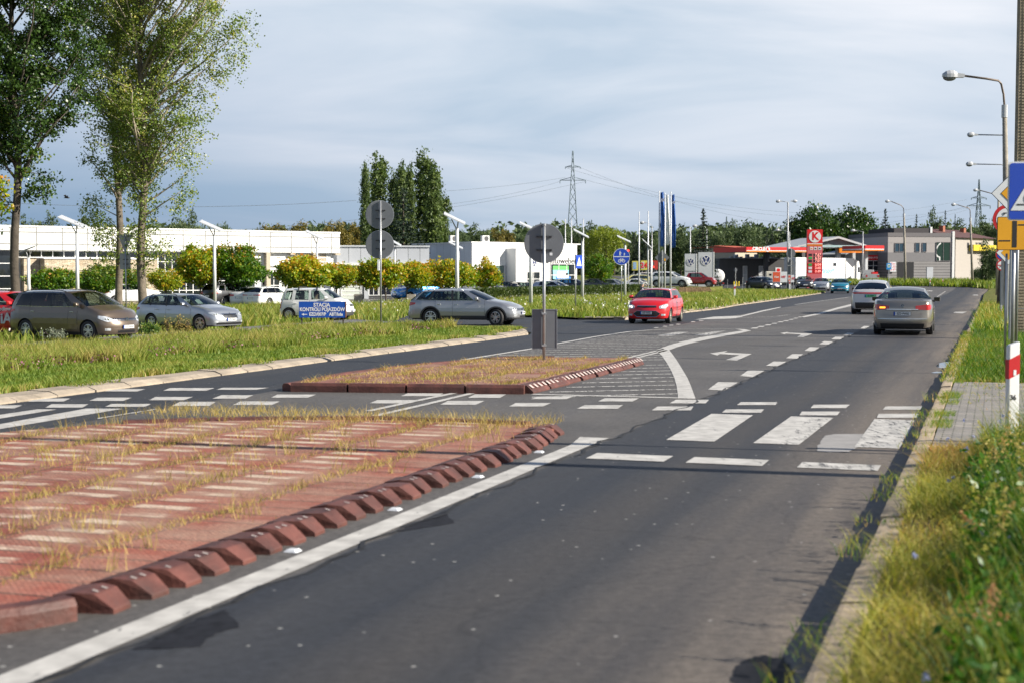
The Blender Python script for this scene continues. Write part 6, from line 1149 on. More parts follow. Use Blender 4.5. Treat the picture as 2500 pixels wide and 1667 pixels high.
q = c.pos(c.tot-0.60, c.zd-0.22, 0.016, 1); c.strip([(c.tot-0.70, c.zd-0.24, c.zd-0.19), (c.tot-0.52, c.zd-0.24, c.zd-0.19)], 0.016, 1, 0.01, 3).build('indicator', amber, se)
c = K('coupesuv'); c.rearplate = 0.86; p = anchor(c, c.xrw, 0.82, 2084, 767, 72, 1.02)
ev = build_car(c, 'crossover_car', 'white crossover with a full-width red light bar driving ahead of the beige grey saloon', 'car', p, radians(72), 1.02, pearl, plates=('', 'EL 1NEP'), taillight='slim', plate_bg=M('plate_green', (0.12, 0.55, 0.25), 0.5), reartint=True, clad=cl, ant=True)
rpatch(c, ev, -0.62, 0.62, c.zd-0.175, c.zd-0.115, redl, 'light_bar', 0.012); rpatch(c, ev, -0.70, 0.70, 0.28, 0.56, black, 'bumper_lower', 0.012)
c = K('hatch'); p = anchor(c, c.L/2, 0, 2050, 717, -104)
build_car(c, 'hatchback_car', 'turquoise hatchback coming towards the viewer in front of the fuel station', 'car', p, radians(-104), 1.0, teal, grille='open', badge=('diamond', 0.09, 0.09), plates=('', ''), head_on=True)
p = anchor(c, c.L/2, 0, 2005, 712, -102); build_car(K('hatch'), 'hatchback_car', 'silver hatchback coming towards the viewer, left of the turquoise one', 'car', p, radians(-102), 1.0, gold, grille='std', badge=('ringVW', 0.09, 0.06), plates=('', ''), head_on=True)
p = anchor(c, c.L/2, 0, 1966, 706.5, -98); build_car(K('hatch'), 'hatchback_car', 'dark hatchback left of the silver one, below the red price pylon', 'car', p, radians(-98), 1.05, charc, grille='std', plates=('', ''), head_on=True)
p = anchor(c, c.xf, -0.8, 1870, 710, -58); build_car(K('hatch'), 'hatchback_car', 'near-black hatchback turning out of the fuel station road, headlights on', 'car', p, radians(-58), 1.08, darkb, grille='std', plates=('', ''), head_on=True)
def simple(kind, name, label, px, py, deg, s, pm, **k):
    cc = K(kind); p = anchor(cc, 0, 0, px, py, deg, s); return build_car(cc, name, label, 'car', p, radians(deg), s, pm, **k)
simple('suv', 'parked_car', 'dark grey SUV parked tail-on beneath the second solar lamp', 563, 748, 52, 0.98, charc, reartint=True, plates=('', ''))
simple('sedan', 'parked_car', 'white saloon parked tail-on, left half of the white pair by the maples', 619, 748, 72, 0.95, wht, plates=('', ''), taillight='wide')
simple('estate', 'parked_car', 'white estate parked tail-on, right one of the white pair by the maples', 662, 749, 60, 0.98, wht, plates=('', ''), reartint=True, taillight='slim', badge=('rings', 0.1, 0.09))
simple('hatch', 'parked_car', 'white hatchback parked behind the thin-trunked maple, half hidden by the silver estate', 322, 744, 30, 1.1, wht)
simple('hatch', 'electric_car', 'bright blue and black electric car parked under the orange maple', 1018, 733, -140, 1.15, blueev, plates=('', ''), grille='none')
G3 = 'cars parked behind the hedge'
for i, (px, py, dg, s, pm, kd, lb) in enumerate(((1095, 724, -150, 1.0, silver, 'hatch', 'silver car parked behind the roof of the grey estate, leftmost behind the hedge'),
    (1160, 724, 170, 1.0, pearl, 'hatch', 'pale car parked at the left end of the hedge, only its roof showing'),
    (1205, 722, -25, 1.0, gold, 'hatch', 'silver grey car with a bare windscreen behind the left end of the hedge'),
    (1245, 722, -28, 1.05, charc, 'hatch', 'black car behind the hedge, left of the large round sign back'),
    (1285, 722, -30, 1.0, darkb, 'hatch', 'dark low car right behind the large round sign back'),
    (1352, 725, -14, 1.12, silver, 'hatch', 'silver hatchback behind the hedge, nearest of the row right of the round sign back'),
    (1402, 718, -12, 1.15, darkb, 'estate', 'dark blue estate behind the hedge below the shop window'),
    (1460, 715, -14, 1.1, charc, 'sedan', 'black saloon behind the hedge beside the round sign of the pedestrians'),
    (1500, 714, -14, 1.05, gold, 'sedan', 'grey saloon with green windows behind the hedge, right of the black saloon'))):
    simple(kd, 'parked_car', lb, px, py, dg, s, pm, group=G3)
simple('suv', 'cream_van', 'cream yellow van parked beyond the hedge', 1548, 704, 175, 1.05, yell)
simple('sedan', 'parked_car', 'white saloon beside the man in the white shirt', 1562, 711, -20, 1.0, wht)
simple('hatch', 'parked_car', 'white car seen far off between the white flagpoles', 1592, 697, -20, 1.25, wht)
cc = K('suv'); p = A(1637, 702, 148); build_car(cc, 'display_car', 'white SUV on show on the raised mound by the flagpoles', 'car', (p.x, p.y), radians(-16), 0.98, wht, z=p.z+0.0, grille='open', clad=cl, plates=('', ''))
cc = K('pickup'); p2 = A(1698, 702, 152); build_car(cc, 'pickup_truck', 'dark red pickup on show in front of the two pale sign towers', 'pickup', (p2.x, p2.y), radians(-14), 0.86, darkred, z=p2.z, grille='open', clad=cl)
# red car with lettering at the left border
cc = K('hatch'); q = A(22, 800, 50)
rc = build_car(cc, 'parked_car', 'red car cut by the left border, white lettering on its flank', 'car', (q.x, q.y), radians(-14), 1.12, red)
MOUNDZ = p2.z
textm('NiA', 0.44, rc, white, (0.34, -0.93, 0.60), (pi/2, 0, 0), 'lettering', 0.004, bold=0.012); textm('Jodłowa', 0.16, rc, white, (0.49, -0.93, 0.90), (pi/2, 0, 0), 'lettering', 0.004, bold=0.006)
# ================================================================ buildings
class Bld:
    def __init__(s, name, label, cat, A_, B_, zb=-0.4):
        s.a = Vector(A_); d = Vector(B_)-s.a; s.len = d.length; s.ang = atan2(d.y, d.x); s.zb = zb; s.t = thing(name, label, cat, (s.a.x, s.a.y, zb), s.ang); s.d = d.normalized(); s.n = Vector((s.d.y, -s.d.x))
    def L(s, px, py, off=0.0):
        r = ray(px, py); a = s.a+s.n*off; k = (a.x*s.n.x+a.y*s.n.y)/(r.x*s.n.x+r.y*s.n.y); p = Vector((r.x*k, r.y*k)); return ((p-s.a).dot(s.d), CH+r.z*k-s.zb)
    def part(s, nm, m, boxes, bevel=0, par=None):
        mb = MB()
        for b in boxes: mb.box(*b)
        return mb.build(nm, m, par or s.t, bevel=bevel)
    def rect(s, p, q, off=0.0): a = s.L(*p, off); b = s.L(*q, off); return min(a[0], b[0]), max(a[0], b[0]), min(a[1], b[1]), max(a[1], b[1])
    def window(s, x0, x1, z0, z1, nx, nz, y=0.0, fm=None, gm_=None, fw=0.06, nm='window'):
        fm = fm or white; mb = MB(); mb.box(x0, x1, y-0.05, y+0.02, z0, z0+fw); mb.box(x0, x1, y-0.05, y+0.02, z1-fw, z1)
        for i in range(nx+1): x = x0+(x1-x0-fw)*i/nx; mb.box(x, x+fw, y-0.055, y+0.022, z0+fw*.5, z1-fw*.5)
        for k in range(1, nz): z = z0+(z1-z0-fw)*k/nz; mb.box(x0+fw*.5, x1-fw*.5, y-0.045, y+0.018, z, z+fw)
        f = mb.build(nm, fm, s.t); g = MB(); g.add([(x0+.02, y-0.012, z0+.02), (x1-.02, y-0.012, z0+.02), (x1-.02, y-0.012, z1-.02), (x0+.02, y-0.012, z1-.02)], [(0, 1, 2, 3)]); g.build('pane', gm_ or winglass, f); return f
panelm = brickmat('white_panel', (0.70, 0.70, 0.68), (0.68, 0.68, 0.66), (0.20, 0.20, 0.19), 2.05, 0.92, 0.05, off=0.0, noise=0.03, nsc=0.6, rough=0.4, bump=0.2)
stonem = brickmat('stacked_stone', (0.42, 0.33, 0.22), (0.62, 0.54, 0.40), (0.20, 0.15, 0.10), 0.42, 0.09, 0.012, noise=0.35, nsc=3.0, bump=0.8)
tan = M('tan_render', (0.42, 0.36, 0.27), 0.8, var=0.1); lgrey = M('light_grey_panel', (0.42, 0.44, 0.46), 0.55, var=0.06, nscale=1); dgrey = M('dark_grey_render', (0.075, 0.075, 0.078), 0.8, var=0.12, nscale=1.2)
frosted = M('pale_green_shutter', (0.52, 0.56, 0.50), 0.6, var=0.08); navy = M('dark_glass_wall', (0.018, 0.02, 0.026), 0.12, var=0.3)
# -- showroom with the long white panelled front
sA = A(0, HY, 109); sB = A(825, HY, 128); dd = (sB-sA).normalized(); sA2 = sA-dd*14
b = Bld('showroom_building', 'long low showroom with white panelled upper band and strip windows', 'building', (sA2.x, sA2.y), (sB.x, sB.y)); LN = b.len; T_ = b.L(825, 571.5)[1]; zf = b.L(530, 616)[1]
b.part('wall', white, [(0.3, LN-0.3, 0.6, 18, 0, T_-0.6)]); b.part('upper_band', panelm, [(0, LN, -0.35, 17, zf, T_)]); b.part('roof_edge', white, [(-0.05, LN+0.05, -0.42, -0.2, T_, T_+0.14)])
x0, x1, z0, z1 = b.rect((0, 719), (46, 612)); b.window(0.5, x1, 0.15, zf-0.02, 6, 4, 0.3, fm=white)
xs0 = x1; x1b = b.L(370, 640)[0]; zst = b.L(300, 632)[1]; b.window(xs0+0.02, x1b, zst+0.02, zf-0.02, 12, 1, 0.3)
xq = b.L(109, 640, 1.2)[0]; b.part('stone_wall', stonem, [(xs0+0.3, xq-0.02, -0.2, 0.5, 0, zst-0.08), (xq, x1b-0.02, -1.2, 0.5, 0, zst-0.08)]); b.part('stone_wall_cap', white, [(xq-0.1, x1b+0.02, -1.3, 0.45, zst-0.08, zst+0.02)])
xg1 = b.L(622, 640)[0]; b.window(x1b+0.05, xg1, 0.1, zf-0.02, 15, 5, 0.35); b.part('base', lgrey, [(x1b, xg1, 0.1, 0.4, 0, 0.12)])
xa, xb_, za, zb_ = b.rect((651, 707), (660, 617), 0.3); b.part('portal_column', tan, [(xa, xb_, -0.32, 0.3, 0, zf-0.02)])
b.part('entrance_wall', white, [(xg1+0.05, LN-0.4, 0.12, 0.62, 0, zf-0.02)]); x_, X_, z_, Z_ = b.rect((640, 716), (684, 664)); b.window(x_, X_, 0.1, Z_, 3, 2, 0.1); b.part('entrance_beam', lgrey, [(xa+0.5, xa+5, -0.05, 0.10, zf-1.2, zf-1.08)])
x_, X_, z_, Z_ = b.rect((747, 641), (799, 619)); b.window(x_, X_, z_, Z_, 3, 2, 0.1, gm_=tan); b.part('ceiling_lamp', tan, [(xa-2.2+k*2.3, xa-1.7+k*2.3, -0.3, 0.1, zf-0.18, zf-0.01) for k in range(5) if k != 1]); x_, X_, z_, Z_ = b.rect((700, 725), (745, 700)); b.window(x_, X_, 0.1, Z_, 3, 2, 0.1)
# -- link building of grey panels
lA = A(822, HY, 130); lB = A(1048, HY, 132); b = Bld('grey_building', 'low grey panelled building between the showroom and the white shop', 'building', (lA.x, lA.y), (lB.x, lB.y)); LN = b.len; T_ = b.L(900, 601.5)[1]; z1 = b.L(900, 643)[1]; z2 = b.L(900, 646)[1]
corr = brickmat('grey_sheet_panel', (0.40, 0.42, 0.45), (0.37, 0.39, 0.42), (0.16, 0.17, 0.18), 1.1, 6.0, 0.03, off=0, noise=0.05, nsc=1, bump=0.3)
b.part('upper_panel', corr, [(0, LN, 0, 10, z2, T_)]); b.part('roof_edge', lgrey, [(-.05, LN+.05, -0.12, 0, T_-.08, T_+.06)]); b.part('ledge', white, [(-0.1, LN, -0.25, 0.1, z1-0.25, z1)]); b.part('wall', white, [(0, LN*0.28, 0.15, 8, 0, z1-0.26)]); b.part('dark_wall', dgrey, [(LN*0.28+.01, LN, 0.3, 8, 0, z1-0.26)])
x_, X_, z_, Z_ = b.rect((833, 733), (882, 680)); b.window(x_, X_, z_, Z_, 1, 5, 0.12, gm_=frosted, nm='roller_shutter'); x_, X_, z_, Z_ = b.rect((901, 732), (925, 688)); b.window(x_, X_, 0.3, Z_, 2, 1, 0.28, gm_=navy); x_, X_, z_, Z_ = b.rect((926, 730), (960, 690)); b.window(x_, X_, 0.3, Z_, 2, 1, 0.28, gm_=navy); b.part('pillar', lgrey, [(b.L(889, 700)[0], b.L(900, 700)[0], 0, 0.3, 0, z1-.26)])
# -- white shop: a shaded left flank and a sunlit front
c0 = A(1151, HY, 150); c1_ = A(1408, HY, 161); cl_ = A(1030, HY, 160); b = Bld('shop_building', 'white flat-roofed shop with thin dark lettering behind the large round sign back', 'building', (c0.x, c0.y), (c1_.x, c1_.y)); LN = b.len; T_ = b.L(1151, 593.5)[1]
q = Vector((cl_.x-c0.x, cl_.y-c0.y)); lx = q.dot(b.d); ly = -q.dot(b.n)
side = brickmat('white_sheet_panel', (0.66, 0.68, 0.70), (0.63, 0.65, 0.67), (0.30, 0.31, 0.33), 1.9, 9.0, 0.02, off=0, noise=0.04, nsc=1, bump=0.2)
b.part('wall', white, []) if 0 else None
MB().prism([(0, 0), (LN, 0), (LN, 9), (lx, ly+6), (lx, ly)], 0, T_).build('wall', side, b.t); MB().prism([(-0.12, -0.12), (LN+0.5, -0.12), (LN+0.5, 9), (lx-.15, ly+6), (lx-.15, ly-.05)], T_, T_+0.13).build('roof_edge', white, b.t)
def bx(p, q, y0, y1, off=0.0): r = b.rect(p, q, off); return (r[0], r[1], y0, y1, r[2], r[3])
b.part('white_front', white, [(0.05, LN-0.02, -0.05, -0.01, 0, T_-0.02)]); r = b.rect((1258, 697), (1267, 607), 1.5); b.part('fin_wall', white, [(r[0], r[1], -1.6, -0.06, 0, r[3])])
for p, q_, nx, nz in (((1197, 700), (1230, 648), 1, 2), ((1232, 697), (1261, 648), 1, 2), ((1285, 700), (1317, 664), 2, 2)): r = b.rect(p, q_); b.window(r[0], r[1], max(.1, r[2]), r[3], nx, nz, -0.06, gm_=showglass if nx == 1 else None)
r = b.rect((1342, 700), (1401, 645)); pg = b.window(r[0], r[1], max(.2, r[2]), r[3], 3, 2, -0.10)
poster = MB().box(*(lambda a: (a[0], a[1], -0.14, -0.125, a[2], a[3]))(b.rect((1348, 660), (1386, 650)))).build('green_poster', M('poster_green', (0.10, 0.50, 0.10), 0.5), pg); a_ = b.rect((1348, 682), (1386, 660)); MB().box(a_[0], a_[1], -0.14, -0.125, a_[2], a_[3]).build('sky_poster', M('poster_sky', (0.25, 0.60, 0.72), 0.5), pg)
a_ = b.rect((1355, 687), (1391, 672)); MB().box(a_[0], a_[1], -0.155, -0.145, a_[2]-.2, a_[3]-.2).build('blue_poster', M('poster_blue', (0.02, 0.16, 0.55), 0.5), pg); vx, vX, vz, vZ = b.rect((1357, 682), (1386, 663)); MB().slab([(vx, vz+.15), (vX, vz+.15), (vX, vz+(vZ-vz)*.45), (vX-(vX-vx)*.22, vZ), (vx+.1, vZ), (vx, vZ-.15)], -0.175, -0.165).build('van_picture', white, pg)
MB().box(vx+.75*(vX-vx), vx+.93*(vX-vx), -0.18, -0.176, vz+.5*(vZ-vz), vz+.8*(vZ-vz)).build('van_window', navy, pg); textm('sklep otwarty', 0.28, pg, white, ((vx+vX)/2-.1, -0.145, b.L(1366, 656)[1]), (pi/2, 0, 0), 'poster_text', 0.003) if 0 else None
l = b.L(1371, 638); textm('Autoweber', 1.02, b.t, M('dark_letter', (0.03, 0.03, 0.035), 0.4), (l[0], -0.07, l[1]), (pi/2, 0, 0), 'shop_name', 0.02, sx=1.0)
l = b.L(1303, 642); emblem_mark(b.t, 'ringVW', (l[0], -0.09, l[1]), 0.45, 0, M('badge_blue', (0.015, 0.03, 0.12), 0.3), white)
for px in (1109, 1187): 
    g = b.a-b.n*2.5; ac = Bld('air_conditioner', 'grey fan unit on the white shop roof, '+('left one behind the solar lamp' if px == 1109 else 'right one with a round fan'), 'air conditioner', *(lambda P_: ((P_.x, P_.y), (P_.x+.8, P_.y+.5)))(A(px-9, HY, 154)), zb=b.zb+T_+.13); ac.part('casing', M('ac_white', (0.55, 0.55, 0.53), 0.5), [(0, .9, 0, .4, 0.05, 0.75)], 0.02); m_ = MB(); m_.x = Matrix.Translation((0.5, -0.005, 0.4)); m_.lathe([(0, -0.01), (0.26, -0.01), (0.28, 0.0)], 16); m_.build('fan', dgrey, ac.t)
# ---- fuel station
red2 = M('station_red', (0.62, 0.012, 0.014), 0.4, var=0.04); orange = M('station_orange', (0.72, 0.20, 0.008), 0.4, var=0.04); steelw = M('roof_steel', (0.42, 0.43, 0.44), 0.5, 0.2, var=0.06)
Yc = 196
kA, kB = A(1822, HY, Yc), A(1985, HY, Yc+4); b = Bld('fuel_canopy', 'flat red-edged fuel station canopy with lettering on its edge', 'canopy', (kA.x, kA.y), (kB.x, kB.y), gz(kA.x, kA.y)); LN = b.len; z0 = b.L(1850, 616)[1]; z1 = b.L(1850, 604)[1]; h = z1-z0
b.part('roof_slab', dgrey, [(0.05, LN, 0.05, 9, z0+.02, z1-.02)]); b.part('red_edge', red2, [(0, LN, -0.02, 0.04, z0+h*.35, z1)]); b.part('white_edge', signwhite, [(0, LN, -0.02, 0.04, z0+h*.22, z0+h*.35)]); b.part('orange_edge', orange, [(0, LN, -0.02, 0.04, z0, z0+h*.22)]); b.part('end_edge', red2, [(-0.06, -0.01, 0, 9, z0, z1)])
l = b.L(1852, 609.7); textm('CIRCLE', 0.62, b.t, white, (l[0], -0.05, z0+h*.62), (pi/2, 0, 0), 'lettering', 0.01, bold=0.03); l = b.L(1874, 609.7); m_ = MB(); m_.slab(circ(l[0], z0+h*.58, 0.36), -0.06, -0.03); m_.build('round_logo', white, b.t); textm('K', 0.55, b.t, red2, (l[0], -0.075, z0+h*.58), (pi/2, 0, 0), 'logo_letter', 0.01, bold=0.03)
for px in (1872, 1962): l = b.L(px, 640, -3)[0]; b.part('column', dgrey, [(l-.28, l+.28, 3, 3.5, 0, z0+.1)])
kA, kB = A(1756, HY, 204), A(1925, HY, 206); b = Bld('kiosk_building', 'dark grey flat-roofed kiosk under the red-edged canopy', 'building', (kA.x, kA.y), (kB.x, kB.y), gz(kA.x, kA.y)); LN = b.len; T_ = b.L(1820, 632)[1]; b.part('wall', dgrey, [(0, LN, 0, 8, 0, T_)]); b.part('roof_edge', lgrey, [(-.05, LN+.05, -.1, 0, T_, T_+.1)])
for p, q_ in (((1813, 684), (1824, 650)), ((1852, 683), (1863, 650))): r = b.rect(p, q_); b.window(r[0], r[1], 0.05, r[3], 1, 2, -0.03, gm_=lgrey, nm='door')
r = b.rect((1893, 665), (1907, 654)); b.part('poster', signwhite, [(r[0], r[1], -.04, -.01, r[2], r[3])]); mm = MB(); mm.slab(circ((r[0]+r[1])/2, r[2]+.4*(r[3]-r[2]), .28), -.05, -.042); mm.build('poster_spot', red2, b.t); l = b.L(1872, 638); b.part('sign_box', black, [(l[0]-.6, l[0]+.6, -.2, -.02, l[1]-.35, l[1]+.35)]); textm('TIR', 0.5, b.t, white, (l[0], -.205, l[1]), (pi/2, 0, 0), 'lettering', .004)
for i in range(9): l = b.L(1795+i*13, 627)[0]; b.part('roof_vent', lgrey, [(l, l+.5, 2+.3*(i % 3), 2.6+.3*(i % 3), T_, T_+.3+.35*(i % 2))])
# arched service roof with orange band
kA, kB = A(1932, HY, 206), A(2112, HY, 209); b = Bld('arched_canopy', 'grey gabled steel roof with orange band behind the red price pylon', 'canopy', (kA.x, kA.y), (kB.x, kB.y), gz(kA.x, kA.y)); P_ = [b.L(*p) for p in ((1932, 604), (2044, 578), (2112, 599))]; Q_ = [b.L(*p) for p in ((1932, 608), (2044, 583), (2112, 604))]
mm = MB()
for i in (0, 1): mm.slab([Q_[i], Q_[i+1], P_[i+1], P_[i]], -0.5, 12)
mm.build('roof', steelw, b.t); mm = MB(); zt_ = b.L(2000, 604)[1]; mm.slab([(Q_[0][0]+.3, zt_-.1), (Q_[2][0]-.3, zt_-.1), (Q_[2][0]-.2, Q_[2][1]-.02), (Q_[1][0], Q_[1][1]-.02), (Q_[0][0]+.2, Q_[0][1]-.02)], 0.2, 0.5); mm.build('gable', M('gable_grey', (0.16, 0.165, 0.17), 0.7, var=.1), b.t)
r = b.rect((2047, 618), (2112, 604)); b.part('orange_band', orange, [(r[0], r[1], -.3, .18, r[2], r[3])]); r = b.rect((1945, 604), (2112, 600)); b.part('teal_beam', M('pale_teal', (0.30, 0.42, 0.42), .5), [(r[0], r[1], -.45, -.31, r[2], r[3])])
for px in (1990, 2056, 2092): l = b.L(px, 640)[0]; b.part('column', lgrey, [(l-.3, l+.3, 1, 1.6, 0, zt_)])
kA, kB = A(2112, HY, 200), A(2158, HY, 201); b = Bld('canopy_end', 'short red-edged canopy end right of the orange band', 'canopy', (kA.x, kA.y), (kB.x, kB.y), gz(kA.x, kA.y)); LN = b.len; z0 = b.L(2130, 613)[1]; z1 = b.L(2130, 600)[1]; h = z1-z0
b.part('red_edge', red2, [(0, LN, 0, 6, z0+h*.4, z1)]); b.part('white_edge', signwhite, [(0, LN, 0.02, 6, z0+h*.2, z0+h*.4)]); b.part('orange_edge', orange, [(0, LN, 0.04, 6, z0, z0+h*.2)]); b.part('column', lgrey, [(LN*.5-.2, LN*.5+.2, 2, 2.4, 0, z0)])
# wash hall with red sign
kA, kB = A(2062, HY, 214), A(2172, HY, 216); b = Bld('wash_hall', 'grey gabled hall with a red sign above its glazed gate', 'building', (kA.x, kA.y), (kB.x, kB.y), gz(kA.x, kA.y)); LN = b.len; P_ = [b.L(*p) for p in ((2062, 623), (2105, 614), (2140, 611), (2167, 620))]; mm = MB(); mm.slab([(0, 0), (LN, 0), (LN, P_[3][1])]+[P_[2], P_[1]]+[(0, P_[0][1])], 0, 9); mm.build('wall', M('hall_grey', (0.20, 0.20, 0.19), .8, var=.1), b.t); mm = MB(); Pp = [(0, P_[0][1]), P_[1], P_[2], (LN, P_[3][1])]
for i in range(3): mm.slab([Pp[i], Pp[i+1], (Pp[i+1][0], Pp[i+1][1]+.15), (Pp[i][0], Pp[i][1]+.15)], -.3, 9)
mm.build('roof', lgrey, b.t); r = b.rect((2110, 636), (2154, 624)); b.part('red_sign', red2, [(r[0], r[1], -.15, -.01, r[2], r[3])]); textm('MYJNIA WYJAZD', .42, b.t, white, ((r[0]+r[1])/2, -.155, (r[2]+r[3])/2), (pi/2, 0, 0), 'lettering', .004, bold=.01, sx=.8); r = b.rect((2112, 682), (2151, 637)); b.window(r[0], r[1], .1, r[3], 2, 4, -.05, gm_=navy, nm='gate')
# two-storey house
hA, hB = A(2167, HY, 212), A(2330, HY, 214); zb0 = gz(hA.x, hA.y); b = Bld('two_storey_house', 'two-storey grey house with big corner window and dark garage opening', 'building', (hA.x, hA.y), (hB.x, hB.y), zb0); LN = b.len; T_ = b.L(2170, 569)[1]
hm = M('house_light', (0.34, 0.315, 0.305), .8, var=.05); hd = M('house_dark', (0.185, 0.18, 0.185), .8, var=.06); hb = M('house_parapet', (0.15, 0.14, 0.145), .8, var=.06); xc = b.L(2328, 600)[0]
lev = [b.L(2200, y)[1] for y in (688, 639, 617, 594, 578.5, 569)]
b.part('lower_wall', brickmat('house_lower', (0.24, 0.23, 0.225), (0.23, 0.22, 0.215), (0.10, 0.1, 0.1), 30, .42, .05, off=0, noise=.06, nsc=1, bump=.3), [(0, xc, 0, 14, 0, lev[1])]); b.part('dark_band', hd, [(-.01, xc, -.01, 14, lev[1], lev[2])]); b.part('window_band', hm, [(0, xc, 0, 14, lev[2], lev[3])]); b.part('upper_band', hd, [(0, xc, -.01, 14, lev[3], lev[3]+.02)]); b.part('upper_wall', hm, [(0, xc, .0, 14, lev[3]+.02, lev[4])]); b.part('parapet', hb, [(-.05, xc, -.05, 14, lev[4], lev[5])])
b.part('upper_storey', M('house_top', (0.05, 0.045, 0.048), .8), [(b.L(2205, 560)[0], b.L(2297, 560)[0], 3, 12, lev[5], b.L(2250, 556)[1])]); b.part('white_corner', white, [(xc-.25, xc+.12, -.12, .3, 0, lev[5]+.25), (b.L(2294, 560)[0], b.L(2299, 560)[0], 2.9, 3.3, lev[5], lev[5]+1.0)])
for p, q_, n_ in (((2184, 616), (2206, 594.5), 2), ((2234, 616), (2245, 593.5), 1), ((2251, 616), (2262, 593.5), 1)): r = b.rect(p, q_); b.window(*r, n_, 1, -.03, fm=hb, gm_=M('blue_pane', (0.03, 0.06, 0.09), .15))
r = b.rect((2285, 638), (2320, 592)); b.window(*r, 2, 1, -.05, fm=hb, gm_=M('dark_green_pane', (0.015, 0.04, 0.025), .1)); r = b.rect((2190, 688), (2231, 640.5)); b.part('garage_opening', black, [(r[0], r[1], -.02, .3, 0, r[3])]); r = b.rect((2262, 686), (2278, 653)); b.part('grey_door', lgrey, [(r[0], r[1], -.05, -.01, 0, r[3])])
r = b.rect((2171, 664), (2185, 640)); pb = b.part('price_board', signwhite, [(r[0], r[1], -.3, -.2, r[2], r[3])]); [textm(s_, .45, b.t, red2, ((r[0]+r[1])/2, -.305, r[2]+(r[3]-r[2])*f), (pi/2, 0, 0), 'lettering', .003) for s_, f in (('Zen', .8), ('7.20', .5), ('2.47', .2))]
mm = MB(); arc = [(x, z) for x, z in (b.L(*p) for p in ((2296, 592), (2290, 598), (2286, 604), (2285, 609), (2287, 609), (2290, 602), (2297, 595)))]; mm.slab(arc, -.09, -.07); arc = [b.L(*p) for p in ((2285, 619), (2289, 625), (2295, 628), (2295, 637), (2292, 637), (2292, 630), (2286, 627), (2284, 621))]; mm.slab(arc, -.09, -.07); mm.build('white_ornament', white, b.t)
hC = A(2332, HY, 215); hD = A(2424, HY, 224); b = Bld('house_annexe', 'pale house wing with brown pitched roof and yellow band, right of the grey house', 'building', (hC.x, hC.y), (hD.x, hD.y), gz(hC.x, hC.y)); LN = b.len; Z1 = b.L(2340, 581)[1]; b.part('wall', M('annexe_cream', (0.34, 0.31, 0.275), .8, var=.06), [(0, LN, 0, 10, 0, Z1)])
P_ = [b.L(*p) for p in ((2330, 581), (2420, 583), (2392, 570), (2345, 557), (2320, 557))]; mm = MB(); mm.add([(P_[0][0]-.2, -.5, Z1), (LN+.5, -.5, Z1), (LN+.2, 6, Z1+1.5), (-.2, 6, Z1+1.5), (-.2, 10.3, Z1), (LN+.5, 10.3, Z1)], [(0, 1, 2, 3), (3, 2, 5, 4), (0, 3, 4), (1, 5, 2)]); mm.build('roof', M('brown_roof', (0.10, 0.045, 0.038), .7, var=.15), b.t); r = b.rect((2365, 613), (2420, 600)); b.part('yellow_band', M('yellow_panel', (0.55, 0.42, 0.02), .5), [(r[0], r[1]+1, -.8, -.02, r[2], r[3])])
for p in ((2305, 552), (2356, 558)): l = b.L(*p, -4); b.part('chimney', M('chimney_brick', (0.28, 0.10, 0.06), .8, var=.2), [(l[0]-.35, l[0]+.35, 4, 4.7, Z1+.5, l[1])])
for p, q_ in (((2361, 606), (2365, 593)), ((2382, 598), (2386, 593)), ((2389, 598), (2394, 593))): r = b.rect(p, q_); b.window(*r, 1, 1, -.03, fm=hb)
# red-roofed house behind the kiosk
kA, kB = A(1794, HY, 240), A(1848, HY, 246); b = Bld('red_roof_house', 'small house with bright red tiled roof behind the kiosk', 'house', (kA.x, kA.y), (kB.x, kB.y), gz(kA.x, kA.y)); LN = b.len; Z1 = b.L(1820, 606)[1]; Z2 = b.L(1820, 596)[1]; b.part('wall', tan, [(0, LN, 0, 8, 0, Z1)]); MB().add([(-.4, -.5, Z1), (LN+.4, -.5, Z1), (LN+.4, 4, Z2-.3), (-.4, 4, Z2-.3), (-.4, 8.5, Z1), (LN+.4, 8.5, Z1)], [(0, 1, 2, 3), (3, 2, 5, 4), (0, 3, 4), (1, 5, 2)]).build('roof', M('red_tile', (0.50, 0.10, 0.05), .7, var=.15), b.t)
# price pylon
kA = A(1970, HY, 172); kB = A(2007.5, HY, 172); b = Bld('price_pylon', 'tall red price pylon with a white round emblem at the top', 'sign', (kA.x, kA.y), (kB.x, kB.y), gz(kA.x, kA.y)-.2); W_ = b.len; zT = b.L(1990, 561)[1]; zz = lambda y: b.L(1990, y)[1]
pink = M('pale_red', (0.60, 0.13, 0.14), .5, var=.05); b.part('body', red2, [(0, W_, 0, .45, 0, zT)]); b.part('pale_section', pink, [(.02, W_-.02, -.012, -.001, zz(643), zz(602))]); b.part('lower_section', pink, [(.02, W_-.02, -.012, -.001, 0, zz(669))]); b.part('white_stripe', white, [(0, W_, -.015, -.001, zz(597), zz(595))]); b.part('orange_stripe', orange, [(0, W_, -.015, -.001, zz(601), zz(597)-.01)])
mm = MB(); mm.slab(circ(W_/2, zz(578.5), .72), -.03, -.002); mm.build('round_logo', white, b.t); textm('K', 1.28, b.t, red2, (W_/2+.02, -.035, zz(578.5)), (pi/2, 0, 0), 'logo_letter', .004, bold=.05)
for k in range(3): x = .32+k*.5; b.part('symbol_tile', white, [(x, x+.38, -.03, -.013, zz(611), zz(603.5))]); MB().slab([(x+.08, zz(609)), (x+.30, zz(609)), (x+.30, zz(607)), (x+.12, zz(605.5))], -.04, -.031).build('symbol', orange if k == 0 else black, b.t)
green2 = M('tile_green', (0.02, 0.35, 0.08), .5); lcd = M('display_red', (1, .35, .3), .4, var=0, emit=.5)
